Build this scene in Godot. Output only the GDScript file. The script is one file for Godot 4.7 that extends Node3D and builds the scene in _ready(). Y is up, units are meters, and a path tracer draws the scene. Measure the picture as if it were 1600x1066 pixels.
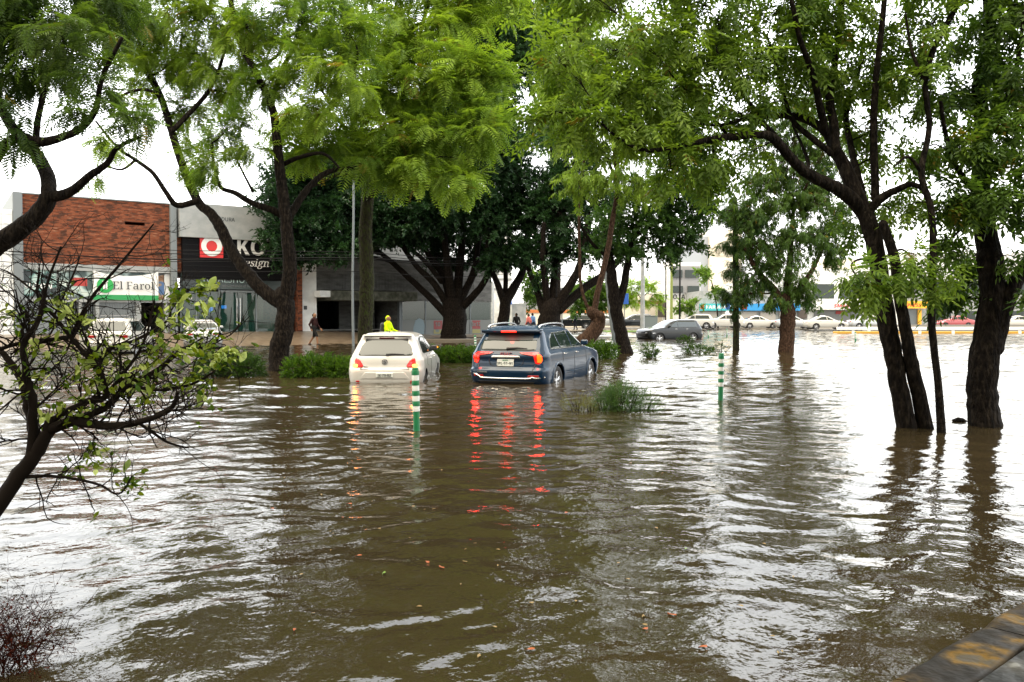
extends Node3D
# A flooded tree-lined avenue under an overcast sky.
# Pixel coordinates of the 1600 x 1066 photograph are turned into directions; distances come from the water level,
# the facade plane or the usual size of a thing.

const F := 1290.0
const EYE := Vector3(0, 1.5, 0)
var cam_basis := Basis(Vector3.RIGHT, -atan(39.0 / 1290.0))
var rng := RandomNumberGenerator.new()
var mats := {}
var used := {}

class MB:
	var v := PackedVector3Array()
	var idx := PackedInt32Array()
	var col := PackedColorArray()
	var has_col := false
	var cur := Color.WHITE
	func vert(p: Vector3) -> int:
		v.append(p)
		if has_col:
			col.append(cur)
		return v.size() - 1
	func tri(a: int, b: int, c: int) -> void:
		idx.append(a)
		idx.append(b)
		idx.append(c)
	func quad(a: int, b: int, c: int, d: int) -> void:
		tri(a, b, c)
		tri(a, c, d)
	func face(pts: Array) -> void:
		var s := v.size()
		for p in pts:
			vert(p)
		for i in range(1, pts.size() - 1):
			tri(s, s + i, s + i + 1)
	func box(c: Vector3, size: Vector3, bas := Basis.IDENTITY, bev := 0.0) -> void:
		var h := size / 2.0
		if bev <= 0.0:
			var k := []
			for i in 8:
				k.append(c + bas * Vector3(h.x if i & 1 else -h.x, h.y if i & 2 else -h.y, h.z if i & 4 else -h.z))
			for f in [[0, 2, 3, 1], [4, 5, 7, 6], [0, 1, 5, 4], [2, 6, 7, 3], [0, 4, 6, 2], [1, 3, 7, 5]]:
				face([k[f[0]], k[f[1]], k[f[2]], k[f[3]]])
			return
		bev = minf(bev, minf(h.x, minf(h.y, h.z)) * 0.9)
		var q := []
		for i in 8:
			var s := Vector3(1 if i & 1 else -1, 1 if i & 2 else -1, 1 if i & 4 else -1)
			var row := []
			for a in 3:
				var p := Vector3(s.x * (h.x - bev), s.y * (h.y - bev), s.z * (h.z - bev))
				p[a] = s[a] * h[a]
				row.append(c + bas * p)
			q.append(row)
		for f in [[0, 2, 3, 1, 2], [4, 5, 7, 6, 2], [0, 1, 5, 4, 1], [2, 6, 7, 3, 1], [0, 4, 6, 2, 0], [1, 3, 7, 5, 0]]:
			face([q[f[0]][f[4]], q[f[1]][f[4]], q[f[2]][f[4]], q[f[3]][f[4]]])
		for e in [[0, 1, 1, 2], [2, 3, 1, 2], [4, 5, 1, 2], [6, 7, 1, 2], [0, 2, 0, 2], [1, 3, 0, 2], [4, 6, 0, 2], [5, 7, 0, 2], [0, 4, 0, 1], [1, 5, 0, 1], [2, 6, 0, 1], [3, 7, 0, 1]]:
			face([q[e[0]][e[2]], q[e[1]][e[2]], q[e[1]][e[3]], q[e[0]][e[3]]])
		for i in 8:
			face([q[i][0], q[i][1], q[i][2]])
	func grid(rows: Array, wrap := false) -> void:
		var s := v.size()
		var n: int = rows[0].size()
		for r in rows:
			for p in r:
				vert(p)
		for i in range(rows.size() - 1):
			for j in range(n if wrap else n - 1):
				var j2 := (j + 1) % n
				quad(s + i * n + j, s + i * n + j2, s + (i + 1) * n + j2, s + (i + 1) * n + j)
	func tube(pts: Array, rad: Array, sides := 8, cap := true, rough := 0.0, sd := 0) -> void:
		var n := pts.size()
		if n < 2:
			return
		var t: Vector3 = (pts[1] - pts[0]).normalized()
		var u := t.cross(Vector3(0.31, 0.2, 0.93)).normalized()
		var rows := []
		for i in n:
			var t2: Vector3 = (pts[mini(i + 1, n - 1)] - pts[maxi(i - 1, 0)]).normalized()
			u = (u - t2 * u.dot(t2)).normalized()
			var w := t2.cross(u)
			var row := []
			for k in sides:
				var a := TAU * k / sides
				var r: float = rad[i]
				if rough > 0.0:
					r *= 1.0 + rough * (sin(a * 2.0 + i * 0.19 + sd) * 0.8 + sin(a * 3.0 - i * 0.31 + sd * 2.0) * 0.7 + sin(i * 0.43 + sd) * 0.4)
				row.append(pts[i] + (u * cos(a) + w * sin(a)) * r)
			rows.append(row)
		grid(rows, true)
		if cap:
			face(rows[0])
			face(rows[n - 1])
	func lathe(prof: Array, sides := 16, axis := Vector3.UP, at := Vector3.ZERO) -> void:
		# prof: [radius, height]
		var u := axis.cross(Vector3(0.3, 0.1, 0.9)).normalized()
		var w := axis.cross(u)
		var rows := []
		for p in prof:
			var row := []
			for k in sides:
				var a := TAU * k / sides
				row.append(at + axis * p[1] + (u * cos(a) + w * sin(a)) * p[0])
			rows.append(row)
		grid(rows, true)
	func mesh(off := Vector3.ZERO) -> ArrayMesh:
		var m := ArrayMesh.new()
		var n := PackedVector3Array()
		n.resize(v.size())
		for i in range(0, idx.size(), 3):
			var a := idx[i]
			var b := idx[i + 1]
			var c := idx[i + 2]
			var f := (v[c] - v[a]).cross(v[b] - v[a])
			n[a] += f
			n[b] += f
			n[c] += f
		for i in n.size():
			n[i] = n[i].normalized() if n[i].length_squared() > 1e-24 else Vector3.UP
			if off != Vector3.ZERO:
				v[i] -= off
		var arr := []
		arr.resize(Mesh.ARRAY_MAX)
		arr[Mesh.ARRAY_VERTEX] = v
		arr[Mesh.ARRAY_NORMAL] = n
		arr[Mesh.ARRAY_INDEX] = idx
		if has_col:
			arr[Mesh.ARRAY_COLOR] = col
		m.add_surface_from_arrays(Mesh.PRIMITIVE_TRIANGLES, arr)
		return m

# ---------------------------------------------------------------- pixels to places
func px(x: float, y: float, d: float) -> Vector3:
	return EYE + cam_basis * Vector3((x - 800.0) / F * d, -(y - 533.0) / F * d, -d)

func onw(x: float, y: float, h := 0.0) -> Vector3:
	var dir := cam_basis * Vector3((x - 800.0) / F, -(y - 533.0) / F, -1.0)
	return EYE + dir * ((h - EYE.y) / dir.y)

# the row of shops: a vertical plane running away to the right
const FAC_O := Vector3(-24.78, 0, -41.1)
const FAC_U := Vector3(0.819, 0, -0.574)
const FAC_N := Vector3(0.574, 0, 0.819)
func fac(x: float, y: float, out := 0.0) -> Vector3:
	# local (u along the facade, height, out) of a pixel on the facade plane pushed out by some metres
	var dir := cam_basis * Vector3((x - 800.0) / F, -(y - 533.0) / F, -1.0)
	var t := (FAC_O + FAC_N * out - EYE).dot(FAC_N) / dir.dot(FAC_N)
	var p := EYE + dir * t
	return Vector3((p - FAC_O).dot(FAC_U), p.y, out)

# ---------------------------------------------------------------- naming
func numbered(called: String) -> String:
	if not used.has(called):
		used[called] = 0
		return called
	used[called] += 1
	return "%s_%03d" % [called, used[called]]

func tag(o: Node, label: String, category: String, group := "", kind := "") -> Node:
	o.set_meta("label", label)
	if category:
		o.set_meta("category", category)
	if group:
		o.set_meta("group", group)
	if kind:
		o.set_meta("kind", kind)
	return o

func thing(called: String, label: String, category: String, at := Vector3.ZERO, group := "") -> Node3D:
	var o := Node3D.new()
	o.name = numbered(called)
	add_child(o)
	o.position = at
	tag(o, label, category, group)
	return o

# a mesh child of a thing; shapes built in world coordinates are moved to the thing's own axes
func part(parent: Node3D, called: String, mb: MB, m: Material, world := false) -> MeshInstance3D:
	var o := MeshInstance3D.new()
	o.name = called
	o.mesh = mb.mesh(parent.position if world else Vector3.ZERO)
	o.material_override = m
	parent.add_child(o, true)
	return o

func solo(called: String, mb: MB, m: Material, label: String, category: String, group := "", kind := "", at := Vector3.ZERO) -> MeshInstance3D:
	var o := MeshInstance3D.new()
	o.name = numbered(called)
	o.mesh = mb.mesh(at)
	o.material_override = m
	add_child(o)
	o.position = at
	if kind == "structure":
		o.set_meta("kind", kind)
		o.set_meta("label", label)
	else:
		tag(o, label, category, group, kind)
	return o

# ---------------------------------------------------------------- materials (linear base colours)
func lin(r: float, g: float, b: float, a := 1.0) -> Color:
	var c := Color(r, g, b).linear_to_srgb()
	c.a = a
	return c

func mat(key: String, c: Color, rough := 0.6, metal := 0.0, spec := 0.5) -> StandardMaterial3D:
	if mats.has(key):
		return mats[key]
	var m := StandardMaterial3D.new()
	m.resource_name = key
	m.albedo_color = c
	m.roughness = rough
	m.metallic = metal
	m.metallic_specular = spec
	m.cull_mode = BaseMaterial3D.CULL_DISABLED
	mats[key] = m
	return m

func noise_tex(freq: float, sd: int, ramp: Array, size := 512, octaves := 5, kind := FastNoiseLite.TYPE_SIMPLEX_SMOOTH) -> NoiseTexture2D:
	var n := FastNoiseLite.new()
	n.noise_type = kind
	n.seed = sd
	n.frequency = freq
	n.fractal_octaves = octaves
	var t := NoiseTexture2D.new()
	t.width = size
	t.height = size
	t.seamless = true
	t.noise = n
	if ramp:
		var g := Gradient.new()
		var offs := PackedFloat32Array()
		var cols := PackedColorArray()
		for r in ramp:
			offs.append(r[0])
			cols.append(r[1])
		g.offsets = offs
		g.colors = cols
		t.color_ramp = g
	return t

func textured(key: String, ramp: Array, freq: float, tile: Vector3, rough: float, relief := 0.0, sd := 1, spec := 0.5) -> StandardMaterial3D:
	if mats.has(key):
		return mats[key]
	var m := mat(key, Color.WHITE, rough, 0.0, spec)
	m.albedo_texture = noise_tex(freq, sd, ramp)
	m.uv1_triplanar = true
	m.uv1_world_triplanar = true
	m.uv1_scale = tile
	if relief > 0.0:
		m.heightmap_enabled = true
		m.heightmap_texture = noise_tex(freq * 1.3, sd + 7, [])
		m.heightmap_scale = relief
	return m

func catmull(pts: Array, per := 4) -> Array:
	var out := []
	for i in range(pts.size() - 1):
		var a: Vector3 = pts[maxi(i - 1, 0)]
		var b: Vector3 = pts[i]
		var c: Vector3 = pts[i + 1]
		var d: Vector3 = pts[mini(i + 2, pts.size() - 1)]
		for k in per:
			var t := float(k) / per
			out.append(0.5 * ((2.0 * b) + (c - a) * t + (2.0 * a - 5.0 * b + 4.0 * c - d) * t * t + (3.0 * b - a - 3.0 * c + d) * t * t * t))
	out.append(pts[pts.size() - 1])
	return out

func rnd(a: float, b: float) -> float:
	return rng.randf_range(a, b)

func rvec() -> Vector3:
	while true:
		var p := Vector3(rnd(-1, 1), rnd(-1, 1), rnd(-1, 1))
		if p.length_squared() < 1.0:
			return p
	return Vector3.ZERO

func lettering(parent: Node3D, words: String, at: Vector3, cap_height: float, m: Material, serif := false, lean := 0.0, bold := false, part_name := "lettering", stretch := 1.0) -> MeshInstance3D:
	var f := SystemFont.new()
	f.font_names = PackedStringArray(["Droid Serif" if serif else "Droid Sans"])
	if bold:
		f.font_weight = 700
	var t := TextMesh.new()
	t.text = words
	t.font = f
	t.font_size = 48
	t.pixel_size = cap_height / (0.72 * 48.0)
	t.depth = 0.02
	t.curve_step = 1.0
	t.material = m
	var o := MeshInstance3D.new()
	o.name = part_name
	o.mesh = t
	parent.add_child(o, true)
	o.transform = Transform3D(Basis(Vector3(stretch, 0, 0), Vector3(lean, 1, 0), Vector3(0, 0, 1)), at)
	return o

func _ready() -> void:
	rng.seed = 4711
	# ---- camera
	var cam := Camera3D.new()
	cam.name = "camera"
	add_child(cam)
	cam.position = EYE
	cam.basis = cam_basis
	cam.fov = rad_to_deg(2.0 * atan(533.0 / F))
	cam.near = 0.05
	cam.far = 2000.0
	cam.current = true
	# ---- sky and exposure
	var we := WorldEnvironment.new()
	we.name = "environment"
	var env := Environment.new()
	env.background_mode = Environment.BG_SKY
	var sm := ProceduralSkyMaterial.new()
	sm.sky_top_color = lin(1.22, 1.30, 1.38)
	sm.sky_horizon_color = lin(0.67, 0.645, 0.585)
	sm.sky_curve = 0.25
	sm.ground_bottom_color = lin(0.12, 0.11, 0.09)
	sm.ground_horizon_color = lin(0.5, 0.48, 0.44)
	sm.sun_angle_max = 1.0
	var sky := Sky.new()
	sky.sky_material = sm
	env.sky = sky
	env.background_energy_multiplier = 1.0
	env.tonemap_mode = Environment.TONE_MAPPER_LINEAR
	env.tonemap_exposure = 4.2
	env.sdfgi_enabled = true
	env.ssao_enabled = true
	env.ssil_enabled = true
	we.environment = env
	add_child(we)
	# ---- the veiled sun, high overhead
	var sun := DirectionalLight3D.new()
	sun.name = "sun"
	sun.light_energy = 0.5
	sun.light_color = Color(1.0, 0.95, 0.86)
	sun.light_angular_distance = 60.0
	sun.shadow_enabled = true
	add_child(sun)
	sun.look_at_from_position(Vector3(-18, 80, 22), Vector3.ZERO, Vector3.UP)

	make_materials()
	make_ground()
	make_water()
	make_shops()
	make_far_side()
	make_trees()
	make_hedges()
	make_cars()
	make_people()
	make_street_furniture()
	make_foreground()

func make_materials() -> void:
	textured("bark", [[0.25, lin(0.004, 0.003, 0.0025)], [0.55, lin(0.011, 0.008, 0.006)], [0.8, lin(0.030, 0.024, 0.018)]], 0.02, Vector3(1.6, 0.5, 1.6), 0.9, 5.0, 3, 0.22)
	textured("bark_pale", [[0.2, lin(0.012, 0.010, 0.007)], [0.5, lin(0.032, 0.028, 0.018)], [0.75, lin(0.032, 0.044, 0.010)]], 0.02, Vector3(1.2, 0.5, 1.2), 0.9, 4.0, 5, 0.22)
	textured("bark_red", [[0.2, lin(0.022, 0.013, 0.009)], [0.55, lin(0.055, 0.031, 0.02)], [0.8, lin(0.09, 0.055, 0.036)]], 0.02, Vector3(1.2, 0.6, 1.2), 0.9, 4.0, 5, 0.22)
	mat("twig", lin(0.011, 0.008, 0.006), 0.9, 0.0, 0.2)
	mat("dry_twig", lin(0.022, 0.0055, 0.0035), 0.9, 0.0, 0.12)
	for k in [["leaf", 0.42, 0.42], ["leaf_gloss", 0.34, 0.3]]:
		var m := mat(k[0], Color.WHITE, k[1], 0.0, 0.32)
		m.vertex_color_use_as_albedo = true
		m.backlight_enabled = true
		m.backlight = lin(0.95, 1.0, 0.4) if k[0] == "leaf" else lin(0.6, 0.7, 0.3)
	var vc := mat("painted", Color.WHITE, 0.85, 0.0, 0.2)
	vc.vertex_color_use_as_albedo = true
	mat("tyre", lin(0.018, 0.018, 0.018), 0.8)
	mat("alloy", lin(0.55, 0.55, 0.56), 0.25, 0.9)
	mat("chrome", lin(0.75, 0.75, 0.76), 0.12, 1.0)
	mat("black_plastic", lin(0.014, 0.014, 0.015), 0.5)
	mat("car_glass", lin(0.012, 0.02, 0.018), 0.03, 0.0, 0.55)
	mat("plate_white", lin(0.62, 0.64, 0.6), 0.5)
	mat("print_dark", lin(0.03, 0.035, 0.04), 0.5)
	mat("print_green", lin(0.02, 0.22, 0.08), 0.5)
	mat("white_paint", lin(0.78, 0.78, 0.76), 0.5)
	mat("grey_paint", lin(0.16, 0.18, 0.19), 0.6)
	mat("galvanised", lin(0.14, 0.16, 0.17), 0.5, 0.2)
	mat("cable", lin(0.012, 0.012, 0.013), 0.8, 0.0, 0.2)
	mat("lamp_red_body", lin(0.42, 0.012, 0.010), 0.12, 0.0, 0.6)

func glow(key: String, c: Color, e: float) -> StandardMaterial3D:
	if mats.has(key):
		return mats[key]
	var m := mat(key, c, 0.3)
	m.emission_enabled = true
	m.emission = c
	m.emission_energy_multiplier = e
	return m

# ---------------------------------------------------------------- ground and pavements
func make_ground() -> void:
	var m := textured("mud", [[0.2, lin(0.06, 0.05, 0.035)], [0.8, lin(0.13, 0.11, 0.08)]], 0.01, Vector3(0.25, 0.25, 0.25), 0.7, 1.0, 21)
	var mb := MB.new()
	var rows := []
	for a in [[60.0, -0.5], [-40.0, -0.5], [-86.0, -0.4], [-94.0, 0.06], [-110.0, 0.1], [-300.0, 0.2], [-1400.0, 0.2]]:
		var row := []
		for x in [-900.0, -120.0, -40.0, 0.0, 40.0, 120.0, 900.0]:
			row.append(Vector3(x, a[1], a[0]))
		rows.append(row)
	mb.grid(rows)
	solo("ground", mb, m, "muddy road bed under and beyond the flood water", "", "", "structure")
	# forecourt of the shops: wet tan concrete that dips into the flood
	var fm := textured("forecourt_concrete", [[0.2, lin(0.09, 0.065, 0.042)], [0.5, lin(0.15, 0.11, 0.075)], [0.85, lin(0.20, 0.16, 0.115)]], 0.012, Vector3(0.35, 0.35, 0.35), 0.3, 1.2, 31)
	var fb := MB.new()
	rows = []
	for a in [[-14.0, 0.62], [0.0, 0.60], [1.5, 0.50], [3.0, 0.30], [5.4, 0.05], [6.6, -0.06], [12.0, -0.35], [16.0, -0.5]]:
		var row := []
		for u in [-70.0, -8.0, 0.0, 8.0, 16.0, 24.0, 32.0]:
			row.append(FAC_O + FAC_U * u + FAC_N * a[0] + Vector3(0, a[1] + (0.0 if u < 17.0 else -0.35 * clampf((u - 17.0) / 6.0, 0, 1) * clampf(1.0 - a[0] / 10.0, 0, 1)), 0))
		rows.append(row)
	fb.grid(rows)
	solo("forecourt", fb, fm, "wet tan concrete forecourt sloping from the shops into the flood", "", "", "structure")
	# pavement at the photographer's feet, with its worn yellow kerb
	var pa := Vector3(1.56, 0, -3.33)
	var dirk := Vector3(1.17, 0, -0.98).normalized()
	var back := Vector3(-dirk.z, 0, dirk.x)
	if back.dot(-pa) < 0.0:
		back = -back
	var wet := textured("wet_pavement", [[0.25, lin(0.012, 0.012, 0.010)], [0.55, lin(0.035, 0.033, 0.028)], [0.72, lin(0.05, 0.047, 0.04)], [0.8, lin(0.16, 0.16, 0.15)]], 0.006, Vector3(0.7, 0.7, 0.7), 0.5, 2.5, 41, 0.25)
	var pv := MB.new()
	rows = []
	for b in [0.235, 0.8, 1.6, 3.0, 8.0, 20.0]:
		var row := []
		for a in range(-10, 12):
			row.append(pa + dirk * (a * 1.0) + back * b + Vector3(0, 0.016 + 0.006 * sin(a * 2.1 + b * 3.0), 0))
		rows.append(row)
	pv.grid(rows)
	solo("pavement", pv, wet, "dark wet pavement with puddle stains behind the kerb", "", "", "structure")
	var km := textured("kerb_paint", [[0.30, lin(0.010, 0.008, 0.005)], [0.50, lin(0.017, 0.012, 0.007)], [0.62, lin(0.05, 0.032, 0.008)], [0.72, lin(0.13, 0.07, 0.006)], [0.88, lin(0.06, 0.05, 0.035)]], 0.009, Vector3(0.6, 0.6, 0.6), 0.6, 2.0, 43, 0.25)
	var kerb := Node3D.new()
	kerb.name = "kerb"
	add_child(kerb)
	kerb.position = pa
	kerb.set_meta("kind", "structure")
	kerb.set_meta("label", "low kerb with worn yellow paint at the flood's edge")
	for i in range(-6, 9):
		var kb := MB.new()
		var rows2 := []
		var a0 := i * 0.9 + 0.004
		var a1 := i * 0.9 + 0.896
		for s in [[-0.012, -0.5], [-0.006, -0.005], [0.006, 0.018], [0.03, 0.025], [0.20, 0.027], [0.228, 0.022], [0.232, -0.1]]:
			var row := []
			for k in 7:
				var a := lerpf(a0, a1, k / 6.0)
				var wob := 0.006 * sin(a * 9.0 + s[0] * 20.0) + 0.004 * sin(a * 23.0)
				row.append(dirk * a + back * (s[0] + wob) + Vector3(0, s[1] + 0.003 * sin(a * 13.0), 0))
			rows2.append(row)
		kb.grid(rows2)
		part(kerb, "kerb_stone", kb, km)

# ---------------------------------------------------------------- water
var w_noise := FastNoiseLite.new()
var drops := []
func wave(x: float, z: float, d: float) -> float:
	var n1 := w_noise.get_noise_2d(x * 9.0, z * 9.0)
	var n2 := w_noise.get_noise_2d(x * 9.0 + 531.0, z * 9.0 - 77.0)
	# swells that spread from the kerb by the viewer
	var r := Vector2(x - 0.5, z + 1.0).length() + n1 * 0.5
	var h := 0.0042 * sin(r * 7.6 + n2 * 2.0) * (0.6 + 0.8 * n2)
	h += 0.0030 * sin(r * 12.7 + n1 * 5.0 + 1.0) * (0.7 + n1)
	# wind chop
	var open_water := 1.0 + 1.7 * clampf((d - 8.0) / 10.0, 0.0, 1.0)
	h += 0.0050 * open_water * sin(x * 0.9 + z * 3.6 + n1 * 4.0) * (0.8 + 0.5 * n2)
	h += 0.0028 * open_water * sin(x * 2.6 - z * 7.2 + n2 * 5.0)
	h += 0.0020 * open_water * sin(-x * 3.3 + z * 9.4 + n1 * 6.0 + 2.0)
	if d < 45.0:
		h += 0.0011 * open_water * sin(x * 8.0 + z * 15.0 + n2 * 7.0)
		h += 0.0009 * open_water * sin(-x * 11.0 + z * 19.0 - n1 * 8.0)
	if d < 14.0:
		var n3 := w_noise.get_noise_2d(x * 26.0 + 90.0, z * 26.0 + 40.0)
		h += 0.0007 * sin(x * 21.0 + z * 34.0 + n3 * 6.0) * maxf(n2 + 0.35, 0.0) * clampf((14.0 - d) / 5.0, 0.0, 1.0)
		h += 0.0007 * sin(x * 29.0 - z * 27.0 - n3 * 7.0 + n1 * 9.0) * maxf(0.3 - n1, 0.0) * clampf((14.0 - d) / 5.0, 0.0, 1.0)
	return h

func make_water() -> void:
	w_noise.seed = 12
	w_noise.frequency = 0.05
	w_noise.fractal_octaves = 3
	var rough_ripple := noise_tex(0.018, 91, [], 1024, 4)
	var m := mat("flood_water", lin(0.033, 0.0245, 0.0125), 0.02, 0.0, 0.36)
	m.heightmap_enabled = true
	m.heightmap_texture = rough_ripple
	m.heightmap_scale = 0.3
	m.uv1_triplanar = true
	m.uv1_world_triplanar = true
	m.uv1_scale = Vector3(0.42, 0.42, 0.42)
	for i in 46:
		var p := onw(rnd(380, 1350), rnd(690, 1050))
		drops.append([p.x, p.z, rnd(0.02, 0.085)])
	var nr := 800
	var nc := 480
	var mb := MB.new()
	var v := PackedVector3Array()
	v.resize(nr * nc)
	for i in nr:
		var d := 1.2 * pow(97.0 / 1.2, float(i) / (nr - 1))
		var half := 1.15 * d + 5.0
		for j in nc:
			var s := (float(j) / (nc - 1)) * 2.0 - 1.0
			var x := s * half * (0.62 + 0.38 * s * s)
			var h := wave(x, -d, d)
			if d < 9.0:
				for q in drops:
					var dx: float = x - q[0]
					var dz: float = -d - q[1]
					if absf(dx) < 0.16 and absf(dz) < 0.16:
						var rr := sqrt(dx * dx + dz * dz)
						h += 0.0016 * sin((rr - q[2]) * 160.0) * exp(-pow((rr - q[2]) / 0.022, 2.0))
			v[i * nc + j] = Vector3(x, h, -d)
	mb.v = v
	for i in nr - 1:
		for j in nc - 1:
			var a := i * nc + j
			mb.quad(a, a + 1, a + nc + 1, a + nc)
	solo("flood_water", mb, m, "muddy brown flood water covering the avenue", "", "", "structure")

# ---------------------------------------------------------------- leaves
var sprigs := {}

func leaflet(mb: MB, base: Vector3, dir: Vector3, nrm: Vector3, length: float, width: float, fold := 0.25, droop := 0.15) -> void:
	var side := dir.cross(nrm).normalized()
	var mid := base + dir * length * 0.45 - nrm * (width * fold) 
	var tip := base + dir * length - nrm * length * droop
	var l := base + dir * length * 0.42 + side * width * 0.5
	var r := base + dir * length * 0.42 - side * width * 0.5
	var s := mb.vert(base)
	mb.vert(l)
	mb.vert(mid)
	mb.vert(r)
	mb.vert(tip)
	mb.tri(s, s + 1, s + 2)
	mb.tri(s, s + 2, s + 3)
	mb.tri(s + 1, s + 4, s + 2)
	mb.tri(s + 2, s + 4, s + 3)

func make_sprigs() -> void:
	# each lies along +X with its upper face to +Y
	for k in 3:
		var mb := MB.new()      # feathery twice-pinnate frond
		var n := 10
		for i in n:
			var t := (i + 0.6) / n
			var c := Vector3(t * 0.42, -0.16 * t * t, 0)
			var ln := 0.125 * sin(PI * (0.18 + 0.78 * t)) + 0.03
			for s in [-1.0, 1.0]:
				var dir := Vector3(0.42 + rnd(-0.12, 0.12), rnd(-0.35, 0.05), s).normalized()
				var w := 0.026
				var side := dir.cross(Vector3.UP).normalized()
				var b := mb.vert(c)
				mb.vert(c + dir * ln * 0.45 + side * w * 0.5 + Vector3(0, -0.004, 0))
				mb.vert(c + dir * ln - Vector3(0, ln * 0.18, 0))
				mb.vert(c + dir * ln * 0.45 - side * w * 0.5)
				mb.quad(b, b + 1, b + 2, b + 3)
		sprigs["feather%d" % k] = mb.mesh()
		mb = MB.new()           # compound leaf of seven leaflets
		for i in 4:
			var t := (i + 1.0) / 4.0
			var c := Vector3(t * 0.20, -0.07 * t * t, 0)
			for s in ([-1.0, 1.0] if i < 3 else [0.0]):
				var dir := Vector3(0.6 if s != 0.0 else 1.0, rnd(-0.45, -0.05), s * 0.9).normalized()
				leaflet(mb, c, dir, Vector3(rnd(-0.25, 0.25), 1, rnd(-0.25, 0.25)).normalized(), rnd(0.075, 0.105), rnd(0.028, 0.038))
		sprigs["ash%d" % k] = mb.mesh()
		mb = MB.new()           # hanging narrow leaves
		for i in 9:
			var t := (i + 1.0) / 9.0
			var c := Vector3(t * 0.22, -0.10 * t * t, 0)
			var dir := Vector3(rnd(0.1, 0.7), rnd(-1.1, -0.3), rnd(-0.8, 0.8)).normalized()
			leaflet(mb, c, dir, (Vector3(rnd(-0.4, 0.4), 1, rnd(-0.4, 0.4)) - dir * 0.2).normalized(), rnd(0.12, 0.18), rnd(0.03, 0.042))
		sprigs["hang%d" % k] = mb.mesh()
		mb = MB.new()           # tuft of small oval leaves
		for i in 13:
			var t := (i + 0.5) / 13.0
			var c := Vector3(t * 0.26, -0.04 * t, 0)
			var dir := (Vector3(0.5, 0.1, 0) + rvec()).normalized()
			leaflet(mb, c, dir, (Vector3.UP + rvec() * 0.8).normalized(), rnd(0.085, 0.12), rnd(0.045, 0.06))
		sprigs["ficus%d" % k] = mb.mesh()
		mb = MB.new()           # upright needly shoot
		for i in 16:
			var t := (i + 0.5) / 16.0
			var c := Vector3(t * 0.20, 0, 0)
			var a := i * 2.4
			var dir := Vector3(0.9, cos(a) * 0.7, sin(a) * 0.7).normalized()
			leaflet(mb, c, dir, Vector3(-0.5, cos(a), sin(a)).normalized(), rnd(0.035, 0.055), 0.008, 0.1, 0.05)
		sprigs["needle%d" % k] = mb.mesh()

# transforms and colours of sprigs become one crown (three meshes to vary them)
func commit_crown(parent: Node3D, called: String, kind: String, tr: Array, cols: Array, m: Material) -> void:
	for k in 3:
		var pick := []
		for i in range(k, tr.size(), 3):
			pick.append(i)
		if pick.is_empty():
			continue
		var mm := MultiMesh.new()
		mm.transform_format = MultiMesh.TRANSFORM_3D
		mm.use_colors = true
		mm.mesh = sprigs[kind + str(k)]
		mm.instance_count = pick.size()
		for q in pick.size():
			var t: Transform3D = tr[pick[q]]
			t.origin -= parent.position
			mm.set_instance_transform(q, t)
			mm.set_instance_color(q, cols[pick[q]])
		var o := MultiMeshInstance3D.new()
		o.name = called
		o.multimesh = mm
		o.material_override = m
		o.set_meta("kind", "stuff")
		parent.add_child(o, true)

func sprig_at(p: Vector3, dir: Vector3, up: Vector3, s: float) -> Transform3D:
	var x := dir.normalized()
	var z := x.cross(up)
	if z.length_squared() < 1e-4:
		z = x.cross(Vector3(0.3, 0.4, 0.8))
	z = z.normalized()
	return Transform3D(Basis(x * s, z.cross(x) * s, z * s), p)

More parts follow.
